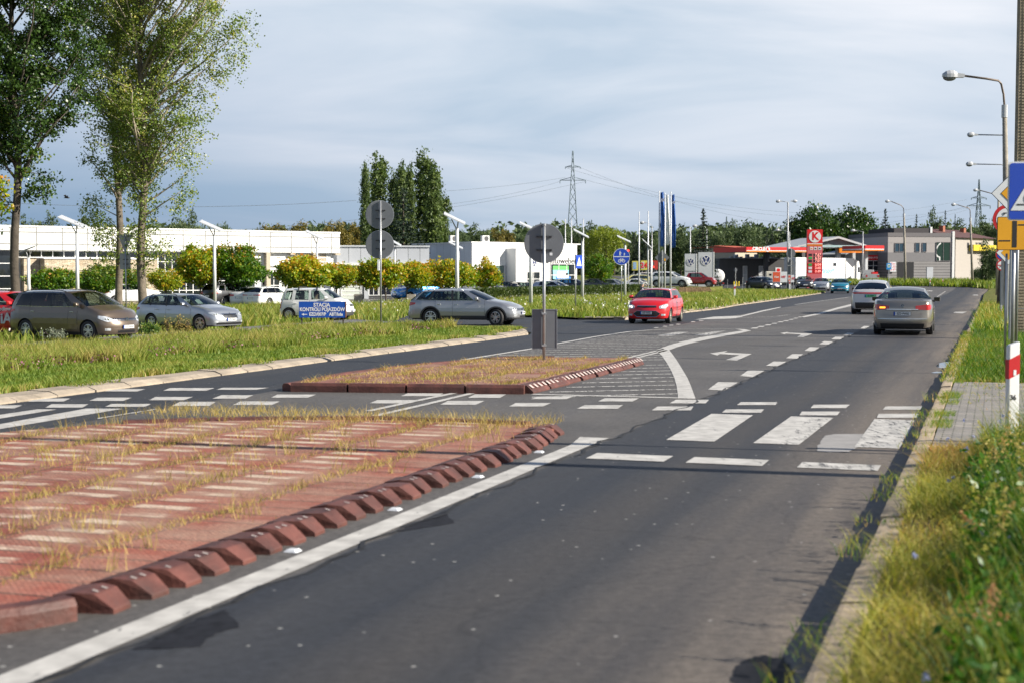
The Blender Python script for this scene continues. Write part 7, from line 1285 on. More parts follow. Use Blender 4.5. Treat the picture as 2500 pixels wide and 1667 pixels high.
for k, (y, s_, m_) in enumerate(((623, '7.67', black), (630.5, '6.52', green2), (638, '7.01', black), (647, '6.04', green2), (655, '2.65', signwhite), (663.5, '3.49', signwhite))):
    b.part('fuel_tile', m_, [(.18, .60, -.03, -.013, zz(y+2.8), zz(y-2.8))]); b.part('price_panel', black if k < 3 else red2, [(.78, W_-.12, -.028, -.013, zz(y+3), zz(y-3))]); textm(s_, .42, b.t, lcd, (W_*.71, -.032, zz(y)), (pi/2, 0, 0), 'price', .002, bold=.008)
# two pale sign towers with round emblem
for (xa_, xb2, yt, Y_, lb, r_) in ((1672, 1700, 620.5, 163, 'smaller pale sign tower with a round dark blue emblem, left of the pair', 9.6), (1705, 1742, 616.5, 156, 'larger pale grey sign tower with a round dark emblem, right of the pair', 12.6)):
    kA = A(xa_, HY, Y_); kB = A(xb2, HY, Y_); b = Bld('sign_tower', lb, 'sign', (kA.x, kA.y), (kB.x, kB.y), gz(kA.x, kA.y)); zT = b.L(xa_, yt)[1]; b.part('body', M('tower_grey', (0.46, 0.48, 0.50), .45, var=.03), [(0, b.len, 0, .35, 0, zT)]); b.part('bright_edge', white, [(b.len-.02, b.len+.08, -.03, .38, 0, zT+.02)])
    l = b.L((xa_+xb2)/2, yt+20); emblem_mark(b.t, 'ringVW', (b.len/2, -.03, l[1]), r_*Y_/F, 0, M('badge_blue'), white)
    if r_ < 10: textm('Autoweber', .26, b.t, dgrey, (b.len/2, -.006, b.L(1685, 663)[1]), (pi/2, 0, 0), 'small_lettering', .002)
# ---- mound with log fence under the display cars
q = A(1640, 702.5, 146); mz_ = q.z; pts = [A(x, HY, y).xy for x, y in ((1575, 141), (1700, 143), (1752, 147), (1765, 162), (1560, 160))]; mo = MB().prism([(p.x, p.y) for p in pts], -0.4, mz_).build('mound', gm); tag(mo, kind='structure')
logm = M('palisade_log', (0.20, 0.135, 0.075), .9, var=.5, nscale=6, bump=.6); lt = thing('log_fence', 'palisade of weathered upright logs below the display cars', 'fence', (A(1655, HY, 139).x, 139, -.2)); random.seed(4)
for k in range(56):
    px = 1658+k*1.42; p = A(px, HY, 139+k*.03); mb = MB(); x = p.x-lt.location.x; r = .027+.01*random.random(); mb.tube([(x, k*.03, -.1), (x, k*.03, (mz_+.30+random.uniform(-.05, .04)) if k < 54 else .6)], [r*1.1, r], 8); mb.build('log', logm, lt)
for k in range(12): px = 1738+k*1.6; x = A(px, HY, 139).x-lt.location.x; MB().tube([(x, 1.5, -.1), (x, 1.5, .42+random.uniform(-.04, .04))], .03, 8).build('log', logm, lt)
# ================================================================ poles, lamps, signs
def pole_thing(name, label, cat, x, y, group=None, z=None): return thing(name, label, cat, (x, y, gz(x, y) if z is None else z), 0, group)
postm = M('grey_post', (0.36, 0.37, 0.38), .5, .5, var=.08); solarm = M('solar_panel_top', (0.62, 0.63, 0.63), .3, .3, var=.05); solarb = M('solar_panel_back', (0.16, 0.17, 0.15), .5, .1, var=.2)
def solar(label, px, ytop, Y, a, b_, back=False, h2=None):
    x = AX(px, Y); t = pole_thing('solar_lamp', label, 'street lamp', x, Y, 'solar lamps'); z0 = t.location.z; s = Y/F; H = CH+(HY-ytop)*s-z0; MB().tube([(0, 0, -.1), (0, 0, H)], [.115, .095], 12).build('post', M('white_post', (0.62, 0.63, 0.64), .4, .2, var=.05), t, smooth=True)
    L0 = Vector(((a[0]-px)*s, -.25, CH+(HY-a[1])*s-z0)); R0 = Vector(((b_[0]-px)*s, -.25, CH+(HY-b_[1])*s-z0)); d = R0-L0
    mb = MB(); mb.add([L0+Vector((0, -.35, 0.0)), R0+Vector((0, -.35, 0)), R0+Vector((0, .5, .16)), L0+Vector((0, .5, .16)), L0+Vector((0, -.35, .06)), R0+Vector((0, -.35, .06)), R0+Vector((0, .5, .21)), L0+Vector((0, .5, .21))], [(0, 3, 2, 1), (4, 5, 6, 7), (0, 1, 5, 4), (1, 2, 6, 5), (2, 3, 7, 6), (3, 0, 4, 7)]); mb.build('solar_panel', solarb if back else solarm, t)
    m = L0.lerp(R0, .5); mb = MB(); mb.tube([(0, 0, H-.08), m+Vector((-.18, .15, .06))], .035, 6); mb.tube([(0, 0, H-.08), m+Vector((.2, .15, 0.02))], .035, 6); mb.build('fork', postm, t)
solar('short white solar lamp at the left edge with its dark panel underside showing', 70, 630, 92, (52, 620), (90, 606), True)
solar('white solar lamp left of the pale poplar, panel tilted down to the right', 189, 570, 85, (150, 534), (212, 560)); solar('white solar lamp between the large yellow maple and the brown-tipped one', 524, 577, 93, (492.5, 545), (544, 568)); solar('white solar lamp above the bright orange maple', 774, 596, 113, (749, 568), (791, 588))
solar('solar lamp mostly hidden behind the lower of two stacked round sign backs', 964, 608, 126, (948, 586), (980, 604)); solar('tall white solar lamp above the grey all-road estate', 1116, 559, 78, (1085, 527), (1136, 552)); solar('distant solar lamp seen just behind the tall one above the grey estate', 1119, 614, 140, (1096, 594), (1130, 610)); solar('solar lamp half hidden by the large round sign back', 1296, 566, 86, (1269, 549), (1312, 569)); solar('solar lamp left of the willow', 1422, 589, 107.7, (1400, 565), (1437, 584)); solar('solar lamp right of the round pedestrian and cycle sign', 1526, 600, 122, (1506, 580), (1539, 595)); solar('small far solar lamp just left of the blue flags', 1590, 612, 140, (1568, 588), (1591, 609))
# flagpoles and flags
for i, (px, yt, Y, lb) in enumerate(((1380, 537, 168, 'leftmost white flagpole behind the white shop roof'), (1395, 537, 168, 'second white flagpole behind the white shop roof, before the pylon'), (1424, 537, 150, 'white flagpole rising beside the solar lamp left of the willow'), (1560, 521, 150, 'slim white pole, left of the pair before the flags'), (1582, 519, 140, 'slim white pole, right of the pair before the flags'), (1609, 470, 136, 'flagpole carrying the left blue flag'), (1623, 476, 134, 'flagpole carrying the white flag'), (1637, 472, 136, 'flagpole carrying the right blue flag'), (1685, 557, 170, 'lone white pole behind the smaller sign tower'))):
    x = AX(px, Y); t = pole_thing('flagpole', lb, 'flagpole', x, Y, 'white flagpoles'); H = CH+(HY-yt)*Y/F-t.location.z; MB().tube([(0, 0, -.1), (0, 0, H)], [.10, .045], 10).build('pole', M('white_post'), t, smooth=True); MB().tube([(0, 0, H), (0, 0, H+.1)], [.06, .03], 8).build('cap', postm, t)
def flag(label, px, yt, yb, wpx, Y, m, logo):
    x = AX(px, Y); s = Y/F; t = pole_thing('flag', label, 'flag', x, Y, None, CH+(HY-yb)*s); H = (yb-yt)*s; W_ = wpx*s; rows = []
    for k in range(25):
        q = k/24; ww = W_*(0.75+.35*sin(q*3.0+.4)); rows.append([(.06+ww*j/8, .10*sin(j*1.3+q*5)*(.3+j/8), H*q-.10*j/8*sin(q*4)) for j in range(9)])
    mb = MB(); mb.grid(rows); o = mb.build('cloth', m, t, smooth=True); so = o.modifiers.new('thick', 'SOLIDIFY'); so.thickness = .01
    if logo: emblem_mark(t, 'ringVW', (.06+W_*.5, -.14, H*.86), W_*.36, 0, m, white)
flag('left dark blue flag with a white round emblem', 1610, 472, 603, 11, 135.6, M('flag_blue', (0.02, 0.10, 0.36), .7, var=.1), True); flag('white flag hanging between two blue ones', 1624, 478, 600, 8, 133.6, M('flag_white', (0.78, 0.79, 0.80), .7, var=.05), False); flag('right blue flag with a white round emblem', 1638, 478, 606, 9, 135.6, M('flag_blue'), True)
# street lamps
lampg = M('lamp_post_concrete', (0.30, 0.27, 0.22), .9, var=.25, nscale=5, bump=.5); lampw = M('lamp_housing', (0.50, 0.51, 0.52), .4, .2, var=.05); bowl = M('lamp_bowl', (0.16, 0.17, 0.18), .25, var=.1)
def head(t, x, y, z, s, d=-1):
    mb = MB(); mb.x = Matrix.Translation((x, y, z)) @ Matrix.Scale(s, 4); mb.add([(0, -.09, 0), (0, .09, 0), (0, .09, .13), (0, -.09, .13), (d*.28, -.09, 0), (d*.28, .09, 0), (d*.28, .09, .16), (d*.28, -.09, .16)], [(0, 3, 2, 1), (0, 1, 5, 4), (1, 2, 6, 5), (2, 3, 7, 6), (3, 0, 4, 7), (4, 5, 6, 7)])
    rings = []
    for q, (w_, lo, hi) in enumerate(((.13, .0, .2), (.17, .0, .26), (.17, .0, .27), (.15, .0, .24), (.06, .03, .15))): xx = d*(.28+.13*q); rings.append([(xx, -w_, lo), (xx, -w_, lo+(hi-lo)*.5), (xx, -w_*.5, hi), (xx, w_*.5, hi), (xx, w_, lo+(hi-lo)*.5), (xx, w_, lo), (xx, -w_, lo)])
    mb.grid(rings); mb.add(rings[0][:-1], [tuple(range(6))]); mb.add(rings[-1][:-1], [tuple(range(6))]); h = mb.build('lamp_head', lampw, t, weld=True)
    mb = MB(); mb.x = Matrix.Translation((x+d*.54*s, y, z+.0*s)) @ Matrix.Scale(s, 4); rows = []
    for a in np.linspace(0, pi/2, 5): rows.append([(.25*cos(a)*cos(b_), .16*cos(a)*sin(b_), -.13*sin(a)) for b_ in np.linspace(0, 2*pi, 13)])
    mb.grid(rows); mb.build('lamp_bowl', bowl, h, smooth=True)
def lamp(name, label, base, top, arm, hd, Y, r=.12, m=None, hs=1.0, d=-1, z=None, Yd=0.0):
    # base/top/arm end given as seen; the lamp stands Y metres away
    x0 = AX(base, Y); t = pole_thing(name, label, 'street lamp', x0, Y, 'street lamps along the road'); z0 = t.location.z; s = Y/F; P = lambda p: Vector(((p[0]-base)*s, 0, CH+(HY-p[1])*s-z0))
    tp = P(top); mb = MB(); mb.tube([(0, 0, -.1), tp*0.5, tp], [r*1.15, r, r*.72], 10); mb.build('post', m or lampg, t, smooth=True); mb = MB(); A_ = [P(p) for p in arm]; mb.tube([tp]+A_, r*.34, 8); mb.build('arm', postm if m else M('rusty_arm', (0.20, 0.16, 0.13), .7, .3, var=.2), t, smooth=True)
    MB().tube([tp-Vector((0, 0, .35)), tp+Vector((0, 0, .12))], r*.95, 10).build('collar', lampw, t); e = A_[-1]; head(t, e.x+.02*-d, 0, e.z-.07*hs, hs, d); return t
lamp('street_lamp', 'leaning concrete street lamp with bent arm at the upper right', 2463, (2446, 268), [(2443, 235), (2437, 210), (2430, 202), (2400, 197), (2345, 190)], None, 53.5, .12)
lamp('street_lamp', 'concrete street lamp on the bend in front of the pale house wing', 2375, (2367, 535), [(2366, 515), (2362, 509), (2350, 506), (2334, 501)], None, 182, .15, hs=.95); lamp('street_lamp', 'concrete street lamp before the two-storey house with a long bent arm', 2211, (2205, 525), [(2204, 510), (2198, 503), (2188, 499), (2173, 493)], None, 182, .15, hs=.95)
lamp('street_lamp', 'grey steel lamp behind the white semitrailer', 2106, (2105.5, 568), [(2105, 567), (2090, 564)], None, 200, .10, m=postm, hs=1.0)
t = lamp('street_lamp', 'tall steel lamp with two heads before the fuel station', 1923, (1922, 497), [(1922, 495), (1907, 493)], None, 168, .10, m=postm, hs=.9); s = 168/F; head(t, .3, 0, CH+(HY-494)*s-t.location.z, .9, 1); lamp('street_lamp', 'shorter steel lamp beside the tall two-headed one', 1927.5, (1926.5, 570), [(1925, 567), (1906, 563)], None, 190, .09, m=postm)
lamp('street_lamp', 'thin lamp behind the spruce and sign towers', 1727, (1724.5, 562), [(1722, 556), (1716, 553.5), (1704, 553)], None, 190, .08, m=postm); lamp('street_lamp', 'thin lamp left of the blue flags', 1592, (1591, 556), [(1588, 549), (1576, 545)], None, 190, .08, m=postm)
lamp('street_lamp', 'steel lamp with flat head whose arm crosses behind the leaning lamp post', 2449, (2449, 333), [(2445, 333), (2380, 332)], None, 70, .09, m=postm, hs=.62); lamp('street_lamp', 'steel lamp with oval head on a level arm, below the flat-headed one', 2451, (2450, 410), [(2447, 406), (2440, 404), (2378, 403)], None, 82, .09, m=postm, hs=.72); lamp('street_lamp', 'lamp with small head above the far pylon', 2435, (2435, 480), [(2418, 474), (2387, 466)], None, 120, .12, hs=.62)
# ribbed concrete utility pole
Y = 42.5; x = AX(2487, Y); t = pole_thing('utility_pole', 'tall ribbed concrete pole at the right border', 'pole', x, Y); ribm = M('ribbed_concrete', (0.27, 0.225, 0.16), .95, var=.3, nscale=3, bump=.5, bscale=25); mb = MB(); mb.add([(sx*w_, sy*.13, z) for z, w_ in ((-.2, .16), (11, .13)) for sx, sy in ((-1, -1), (1, -1), (1, 1), (-1, 1))], [(0, 1, 5, 4), (1, 2, 6, 5), (2, 3, 7, 6), (3, 0, 4, 7), (4, 5, 6, 7)]); mb.build('shaft', ribm, t)
mb = MB()
for k in range(118): z = .2+k*.09; w_ = .16-.03*z/11; mb.box(-w_*.35, w_*1.06, -.15, -.128, z, z+.052)
mb.build('ribs', ribm, t); MB().box(-.17, .17, -.145, -.129, .9, .95).build('steel_band', postm, t)
# a lamp post of the same row stands just right of the frame; only its shadow falls into view
t = pole_thing('street_lamp', 'concrete lamp post outside the right border whose shadow crosses the lane', 'street lamp', 8.0, 12.45); MB().tube([(0, 0, -.1), (0, 0, 8)], [.13, .09], 10).build('post', lampg, t); MB().tube([(0, 0, 8), (-.1, 0, 8.6), (-1.2, 0, 8.9)], .04, 8).build('arm', postm, t); head(t, -1.2, 0, 8.85, 1.0)
# ---- signs
def disc(par, nm, x, z, r, m, y0=-.02, y1=0.0, n=40): mb = MB(); mb.slab(circ(x, z, r, n), y0, y1); return mb.build(nm, m, par)
def bolts(par, x, z, w_, y=-.02):
    for dz in (-.42, .42):
        mb = MB(); mb.box(x-w_, x+w_, y-.03, y, z+dz*w_*2-.018, z+dz*w_*2+.018); br = mb.build('bracket', M('dark_bracket', (0.07, 0.07, 0.075), .5, .5), par); mb = MB()
        for k in range(4): mb.box(x-w_*.85+k*w_*.53, x-w_*.85+k*w_*.53+.022, y-.036, y-.030, z+dz*w_*2-.009, z+dz*w_*2+.009)
        mb.build('bracket_hole', black, br)
def rrect(x0, x1, z0, z1, r, n=5): return [(cx+r*cos(a0+pi/2*k/n), cz+r*sin(a0+pi/2*k/n)) for cx, cz, a0 in ((x1-r, z1-r, 0), (x0+r, z1-r, pi/2), (x0+r, z0+r, pi), (x1-r, z0+r, 1.5*pi)) for k in range(n+1)]
def signpost(label, px, py, ytop, r=.03, dz=0.0, name='road_sign', cat='road sign'):
    g = G(px, py, dz); t = pole_thing(name, label, cat, g[0], g[1], None, gz(*g)+dz); s = g[1]/F; H = CH+(HY-ytop)*s-t.location.z; MB().tube([(0, 0, -.1), (0, 0, H)], r, 10).build('post', galv, t, smooth=True); return t, s, H
rim = M('sign_rim', (0.30, 0.31, 0.33), .4, .5)
t, s, H = signpost('round sign seen from behind on the small red island, with a grey board below', 1328, 878, 549, .033, .11); zc = CH+(HY-595)*s-t.location.z; disc(t, 'disc_back', -.0, zc, 47*s, signback, .05, .062); disc(t, 'disc_rim', 0, zc, 48.5*s, rim, .062, .085); bolts(t, 0, zc, .17, .05); MB().tube([(0, 0, H-.03), (0, 0, H+.015)], .045, 10).build('cap', rim, t); MB().box(.12, .18, .044, .049, zc-.26, zc-.2).build('sticker', signwhite, t)
z0, z1 = CH+(HY-850)*s-t.location.z, CH+(HY-757)*s-t.location.z; MB().box(-28*s, 31*s, .05, .06, z0, z1).build('board_back', signback, t); mb = MB(); [mb.box(*q) for q in ((-28*s-.012, -28*s, .04, .09, z0-.01, z1+.01), (31*s, 31*s+.012, .04, .09, z0-.01, z1+.01), (-28*s, 31*s, .04, .09, z1, z1+.012), (-28*s, 31*s, .04, .09, z0-.012, z0))]; mb.build('board_frame', rim, t); [MB().box(-.05, .05, -.04, .05, z-.02, z+.02).build('clamp', galv, t) for z in (z0+.06, z1-.08)]
t, s, H = signpost('two round signs one above the other seen from behind, on the left verge', 930, 806, 492, .033, .08)
for yc in (525, 598): zc = CH+(HY-yc)*s-t.location.z; disc(t, 'disc_back', -.03, zc, 33.5*s, signback, .05, .062); disc(t, 'disc_rim', -.03, zc, 34.8*s, rim, .062, .085); bolts(t, -.0, zc, .17, .05)
MB().box(-.11, -.06, -.02, .3, CH+(HY-661)*s-t.location.z, CH+(HY-634)*s-t.location.z).build('small_plate', signwhite, t)
g = AX(307, 62); t = pole_thing('road_sign', 'triangular sign over a square one, both seen from behind, in front of the pale poplar', 'road sign', g, 62); s = 62/F; zz = lambda y: CH+(HY-y)*s-t.location.z; MB().tube([(0, 0, -.1), (0, 0, zz(572))], .033, 10).build('post', galv, t, smooth=True); MB().slab([((288-307)*s, zz(573)), ((324-307)*s, zz(574)), ((305-307)*s, zz(619))], .05, .065).build('triangle_back', M('sign_back_light', (0.34, 0.35, 0.36), .5, .2), t); MB().box((292-307)*s, (318.5-307)*s, .05, .065, zz(658), zz(620)).build('square_back', M('sign_back_light'), t); bolts(t, 0, zz(640), .12, .05)
# blue lettered board
g0 = G(729, 783); Yb = 56.0; x0, x1 = AX(729, Yb), AX(843, Yb); z0, z1 = A(0, 776, Yb).z, A(0, 737, Yb).z; t = thing('advert_board', 'blue board with white lettering standing in the grass before the white hatchback', 'sign', (x0, Yb, gz(x0, Yb))); z0 -= t.location.z; z1 -= t.location.z; W_ = x1-x0; MB().box(0, W_, 0, .04, z0, z1).build('board', M('board_blue', (0.005, 0.07, 0.36), .4, var=.05), t); MB().box(W_, W_+.03, -.01, .05, z0, z1).build('brown_edge', M('brown_edge', (.25, .12, .06), .8), t)
for x in (.1, W_-.1): MB().box(x-.03, x+.03, .05, .1, -.1, z1-.05).build('post', barkd, t)
h = z1-z0; [textm(s_, sz, t, white, (xx, -.004, z0+h*f), (pi/2, 0, 0), 'lettering', .002, bold=.006, sx=kx) for s_, sz, xx, f, kx in (('STACJA', .21, W_*.49, .78, .92), ('KONTROLI POJAZDÓW', .205, W_*.5, .50, .80), ('EZD/007/P   ABT/kde', .18, W_*.58, .20, .83))]; MB().slab([(.10, z0+h*.2), (.20, z0+h*.28), (.20, z0+h*.22), (.33, z0+h*.22), (.33, z0+h*.18), (.20, z0+h*.18), (.20, z0+h*.12)], -.006, -.001).build('arrow', white, t)
# pedestrian and cycle sign
t, s, H = signpost('round blue sign with adult and child above a bicycle', 1517, 748, 610, .03, .05); zc = CH+(HY-627.6)*s-t.location.z; disc(t, 'disc', 0, zc, 20*s, signblue, -.05, -.035); mb = MB(); o_, i_ = circ(0, zc, 20.5*s, 32), circ(0, zc, 19.6*s, 32); [mb.slab([o_[i], o_[(i+1) % 32], i_[(i+1) % 32], i_[i]], -.055, -.04) for i in range(32)]; mb.build('white_rim', signwhite, t)
R = 20*s
def pers(mb, x, z, h): mb.slab(circ(x, z+h*.9, h*.09, 10), -.056, -.051); mb.slab([(x-h*.12, z+h*.45), (x+h*.12, z+h*.45), (x+h*.13, z+h*.8), (x-h*.13, z+h*.8)], -.056, -.051); mb.slab([(x-h*.2, z), (x-h*.08, z), (x+.02*h, z+h*.46), (x-h*.12, z+h*.46)], -.0565, -.0515); mb.slab([(x+h*.08, z), (x+h*.2, z), (x+h*.12, z+h*.46), (x, z+h*.46)], -.0575, -.0525); mb.slab([(x+h*.1, z+h*.72), (x+h*.34, z+h*.45), (x+h*.38, z+h*.5), (x+h*.13, z+h*.8)], -.058, -.053)
def bike(mb, x, z, r, w_=.12, y=-.055):
    for c in (-1.25, 1.25):
        o_, i_ = circ(x+c*r, z, r, 20), circ(x+c*r, z, r*(1-w_*1.6), 20); [mb.slab([o_[i], o_[(i+1) % 20], i_[(i+1) % 20], i_[i]], y-.004, y) for i in range(20)]
    def bar(a, b_, q=w_): a = Vector(a)*r+Vector((x, z)); b_ = Vector(b_)*r+Vector((x, z)); d = (b_-a).normalized(); n = Vector((-d.y, d.x))*q*r*.6; mb.slab([tuple(a-n), tuple(b_-n), tuple(b_+n), tuple(a+n)], y-.005, y-.001)
    for a, b_ in (((-1.25, 0), (-.55, 1.15)), ((-.55, 1.15), (.75, 1.2)), ((-1.25, 0), (0, 0)), ((0, 0), (.75, 1.2)), ((0, 0), (-.65, 1.5)), ((1.25, 0), (.65, 1.6)), ((.65, 1.6), (1.1, 1.75)), ((-.95, 1.52), (-.35, 1.52))): bar(a, b_)
mb = MB(); pers(mb, -.10*R/.5, zc+.12*R/.5*.5, .58*R); pers(mb, .16*R/.5, zc+.12*R/.5*.5, .36*R); mb.build('walker_symbol', signwhite, t); mb = MB(); bike(mb, 0, zc-.52*R, .19*R, .2, -.052); mb.build('bicycle_symbol', signwhite, t); MB().box(-R*.95, R*.95, -.056, -.051, zc-.05*R, zc+.05*R).build('divider', signwhite, t)
t, s, H = signpost('blue and white crossing sign seen almost edge-on', 1405, 766, 622, .03, .05); m_ = MB(); m_.x = Matrix.Rotation(radians(62), 4, 'Z'); zz = lambda y: CH+(HY-y)*s-t.location.z; m_.box(-.05, .65, -.05, -.03, zz(656), zz(624)); m_.build('panel', signblue, t); m_ = MB(); m_.x = Matrix.Rotation(radians(62), 4, 'Z'); m_.slab([(.02, zz(650)), (.58, zz(650)), (.3, zz(628))], -.056, -.051); m_.build('white_triangle', signwhite, t)
x = AX(1616.5, 92); t = pole_thing('road_sign', 'diamond sign seen from behind between the flagpoles', 'road sign', x, 92); s = 92/F; zz = lambda y: CH+(HY-y)*s-t.location.z; MB().tube([(0, 0, -.1), (0, 0, zz(611))], .03, 8).build('post', galv, t); MB().slab([(-18*s, zz(630)), (0, zz(648)), (18*s, zz(630)), (0, zz(612))], .04, .055).build('diamond_back', signback, t); MB().box(.13, .23, .035, .039, zz(638), zz(632)).build('sticker', signyel, t)
x = AX(1931, 150); t = pole_thing('road_sign', 'stack of dark sign backs, a disc, a triangle and a square, before the fuel station', 'road sign', x, 150); s = 150/F; zz = lambda y: CH+(HY-y)*s-t.location.z; MB().tube([(0, 0, -.1), (0, 0, zz(607))], .04, 8).build('post', galv, t); disc(t, 'disc_back', -.02, zz(619), 11.5*s, signback, .05, .07); MB().slab([(-11*s, zz(648)), (11*s, zz(648)), (0, zz(630))], .05, .07).build('triangle_back', signback, t); MB().box(-9*s, 9*s, .05, .07, zz(671), zz(650)).build('square_back', signback, t)
x = AX(1796, 186); t = pole_thing('road_sign', 'small round sign back near the kiosk', 'road sign', x, 186); s = 186/F; zz = lambda y: CH+(HY-y)*s-t.location.z; MB().tube([(0, 0, -.1), (0, 0, zz(655))], .04, 8).build('post', galv, t); disc(t, 'disc_back', 0, zz(660), 4.6*s, signback, .05, .07)
x = AX(2170, 176); t = pole_thing('info_sign', 'small blue information sign with a green symbol before the two-storey house', 'road sign', x, 176); s = 176/F; zz = lambda y: CH+(HY-y)*s-t.location.z; MB().tube([(0, 0, -.1), (0, 0, zz(643))], .045, 8).build('post', galv, t); MB().box(-6*s, 6*s, -.06, -.045, zz(659), zz(643.5)).build('panel', M('light_blue', (.02, .28, .62), .4), t); MB().box(-3.5*s, 3.5*s, -.066, -.061, zz(654), zz(646)).build('white_field', signwhite, t); MB().slab(circ(0, zz(650), .1, 12), -.072, -.067).build('green_symbol', M('tile_green'), t)
# ---- right-hand signs, nearest first
Ys = 15.0; s = Ys/F; x = AX(2527, Ys); t = pole_thing('road_sign', 'large blue cycle crossing sign at the right border', 'road sign', x, Ys, None, .12); zz = lambda y: CH+(HY-y)*s-t.location.z; xx = lambda p: (p-2527)*s; MB().tube([(0, 0, -.1), (0, 0, zz(400))], .03, 12).build('post', galv, t, smooth=True)
P_ = rrect(xx(2453.5), xx(2597), zz(540), zz(398), .035); MB().slab(P_, -.05, -.04).build('panel_rim', signwhite, t); P_ = rrect(xx(2457), xx(2593.5), zz(537), zz(401.5), .028); MB().slab(P_, -.055, -.0502).build('panel', signblue, t); MB().slab([(xx(2460), zz(516)), (xx(2591), zz(516)), (xx(2525), zz(408))], -.059, -.0552).build('white_triangle', signwhite, t); mb = MB(); bike(mb, xx(2524), zz(487), 14*s, .14, -.0595); mb.build('bicycle_symbol', inkm, t); MB().box(xx(2475), xx(2572), -.063, -.0592, zz(503), zz(500)).build('ground_bar', inkm, t)
Ys = 27.5; s = Ys/F; x = AX(2474, Ys); t = pole_thing('road_sign', 'yellow board with black road layout under a blue sign, on a grey post', 'road sign', x, Ys, None, .12); zz = lambda y: CH+(HY-y)*s-t.location.z; xx = lambda p: (p-2474)*s; MB().tube([(0, 0, -.1), (0, 0, zz(545))], .036, 12).build('post', galv, t, smooth=True); MB().tube([(xx(2459), .05, -.1), (xx(2459), .05, zz(620))], .022, 12).build('second_post', galv, t, smooth=True)
MB().slab(rrect(xx(2430), xx(2560), zz(612), zz(531), .03), -.06, -.05).build('board_rim', inkm, t); MB().slab(rrect(xx(2431.5), xx(2558.5), zz(610.5), zz(532.5), .025), -.065, -.0602).build('board', signyel, t); [MB().box(xx(a), xx(b_), -.069, -.0652, zz(c), zz(d)).build('road_bar', inkm, t) for a, b_, c, d in ((2467, 2478, 605, 541), (2434.5, 2462.5, 590.5, 587.5), (2481, 2510, 552, 549))]
Ys = 31.0; s = Ys/F; x = AX(2472, Ys); t = pole_thing('road_sign', 'white and yellow diamond priority sign behind the large blue sign', 'road sign', x, Ys, None, .12); zz = lambda y: CH+(HY-y)*s-t.location.z; dm = lambda r: [(-r*s, zz(474)), (0, zz(474+r)), (r*s, zz(474)), (0, zz(474-r))]; MB().tube([(.1, 0, -.1), (.1, 0, zz(440))], .033, 12).build('post', galv, t, smooth=True); MB().slab(dm(57), -.05, -.04).build('diamond_rim', inkm, t); MB().slab(dm(55.4), -.055, -.0502).build('diamond', signwhite, t); MB().slab(dm(34), -.060, -.0552).build('black_line', inkm, t); MB().slab(dm(33), -.064, -.0602).build('yellow_centre', signyel, t)
Ys = 37; s = Ys/F; x = AX(2456, Ys); t = pole_thing('road_sign', 'round white sign with red border and a small black hook, behind the yellow board', 'road sign', x, Ys, None, .12); zz = lambda y: CH+(HY-y)*s-t.location.z; MB().tube([(.12, 0, -.1), (.12, 0, zz(505))], .033, 12).build('post', galv, t); disc(t, 'red_disc', 0, zz(537), 36*s, signred, -.05, -.04, 48); disc(t, 'white_field', 0, zz(537), 27.5*s, signwhite, -.055, -.0502, 48); MB().tube([(-.11, -.06, zz(527)), (-.08, -.06, zz(524)), (-.11, -.06, zz(521.5)), (-.02, -.06, zz(521.5))], .012, 6).build('hook_symbol', inkm, t)
Ys = 48; s = Ys/F; x = AX(2460, Ys); t = pole_thing('road_sign', 'lower yellow and white diamond sign beneath the yellow board', 'road sign', x, Ys, None, .12); zz = lambda y: CH+(HY-y)*s-t.location.z; dm = lambda r: [(-r*s, zz(618)), (0, zz(618+r)), (r*s, zz(618)), (0, zz(618-r))]; MB().slab(dm(30), -.05, -.04).build('diamond_rim', inkm, t); MB().slab(dm(29), -.055, -.0502).build('diamond', signwhite, t); MB().slab(dm(18), -.060, -.0552).build('yellow_centre', signyel, t); MB().tube([(0, 0, -.1), (0, 0, zz(600))], .033, 10).build('post', galv, t)
for yc, r_, lb, inner, Ys in ((622, 15, 'small round blue sign with red border low on the right-hand posts', signblue, 62), (648.5, 13, 'small round white sign with a red bar, lowest on the right-hand posts', signwhite, 62)):
    s = Ys/F; x = AX(2444, Ys); t = pole_thing('road_sign', lb, 'road sign', x, Ys, None, .12); zz = lambda y: CH+(HY-y)*s-t.location.z; disc(t, 'red_disc', 0, zz(yc), r_*s, signred, -.05, -.04); disc(t, 'inner_disc', 0, zz(yc), r_*.76*s, inner, -.055, -.0502); MB().box(-r_*s*.7, r_*s*.7, -.06, -.0552, zz(yc)-.02, zz(yc)+.02).build('red_bar', signred, t)
    if inner is signwhite:
        MB().slab([(-.08, zz(yc)-.1), (-.06, zz(yc)-.1), (-.05, zz(yc)-.06), (.03, zz(yc)-.06), (.04, zz(yc)-.1), (.06, zz(yc)-.1), (.06, zz(yc)-.05), (.09, zz(yc)-.03), (-.08, zz(yc)-.04)], -.062, -.0602).build('animal_symbol', inkm, t); MB().tube([(0, 0, -.1), (0, 0, zz(637))], .03, 8).build('post', galv, t)
    else: t.parent = None; MB().tube([(.06, .05, -.1), (.06, .05, zz(610))], .03, 8).build('post', galv, t)
Ys = 56; a_, b_ = AX(2446, Ys), AX(2457, Ys); t = pole_thing('metal_panel', 'narrow upright grey ribbed metal panel behind the sign posts', 'panel', a_, Ys, None, .12); s = Ys/F; mb = MB(); n = 5
mb.box(0, b_-a_, 0, .1, CH-.12+(HY-727)*s-.3, CH-.12+(HY-627)*s); mb.build('sheet', M('panel_grey', (.24, .26, .28), .5, .3), t); [MB().box((b_-a_)*k/4-.01, (b_-a_)*k/4+.01, -.02, -.001, CH-.12+(HY-727)*s-.3, CH-.12+(HY-627)*s).build('rib', M('panel_grey'), t) for k in range(5)]
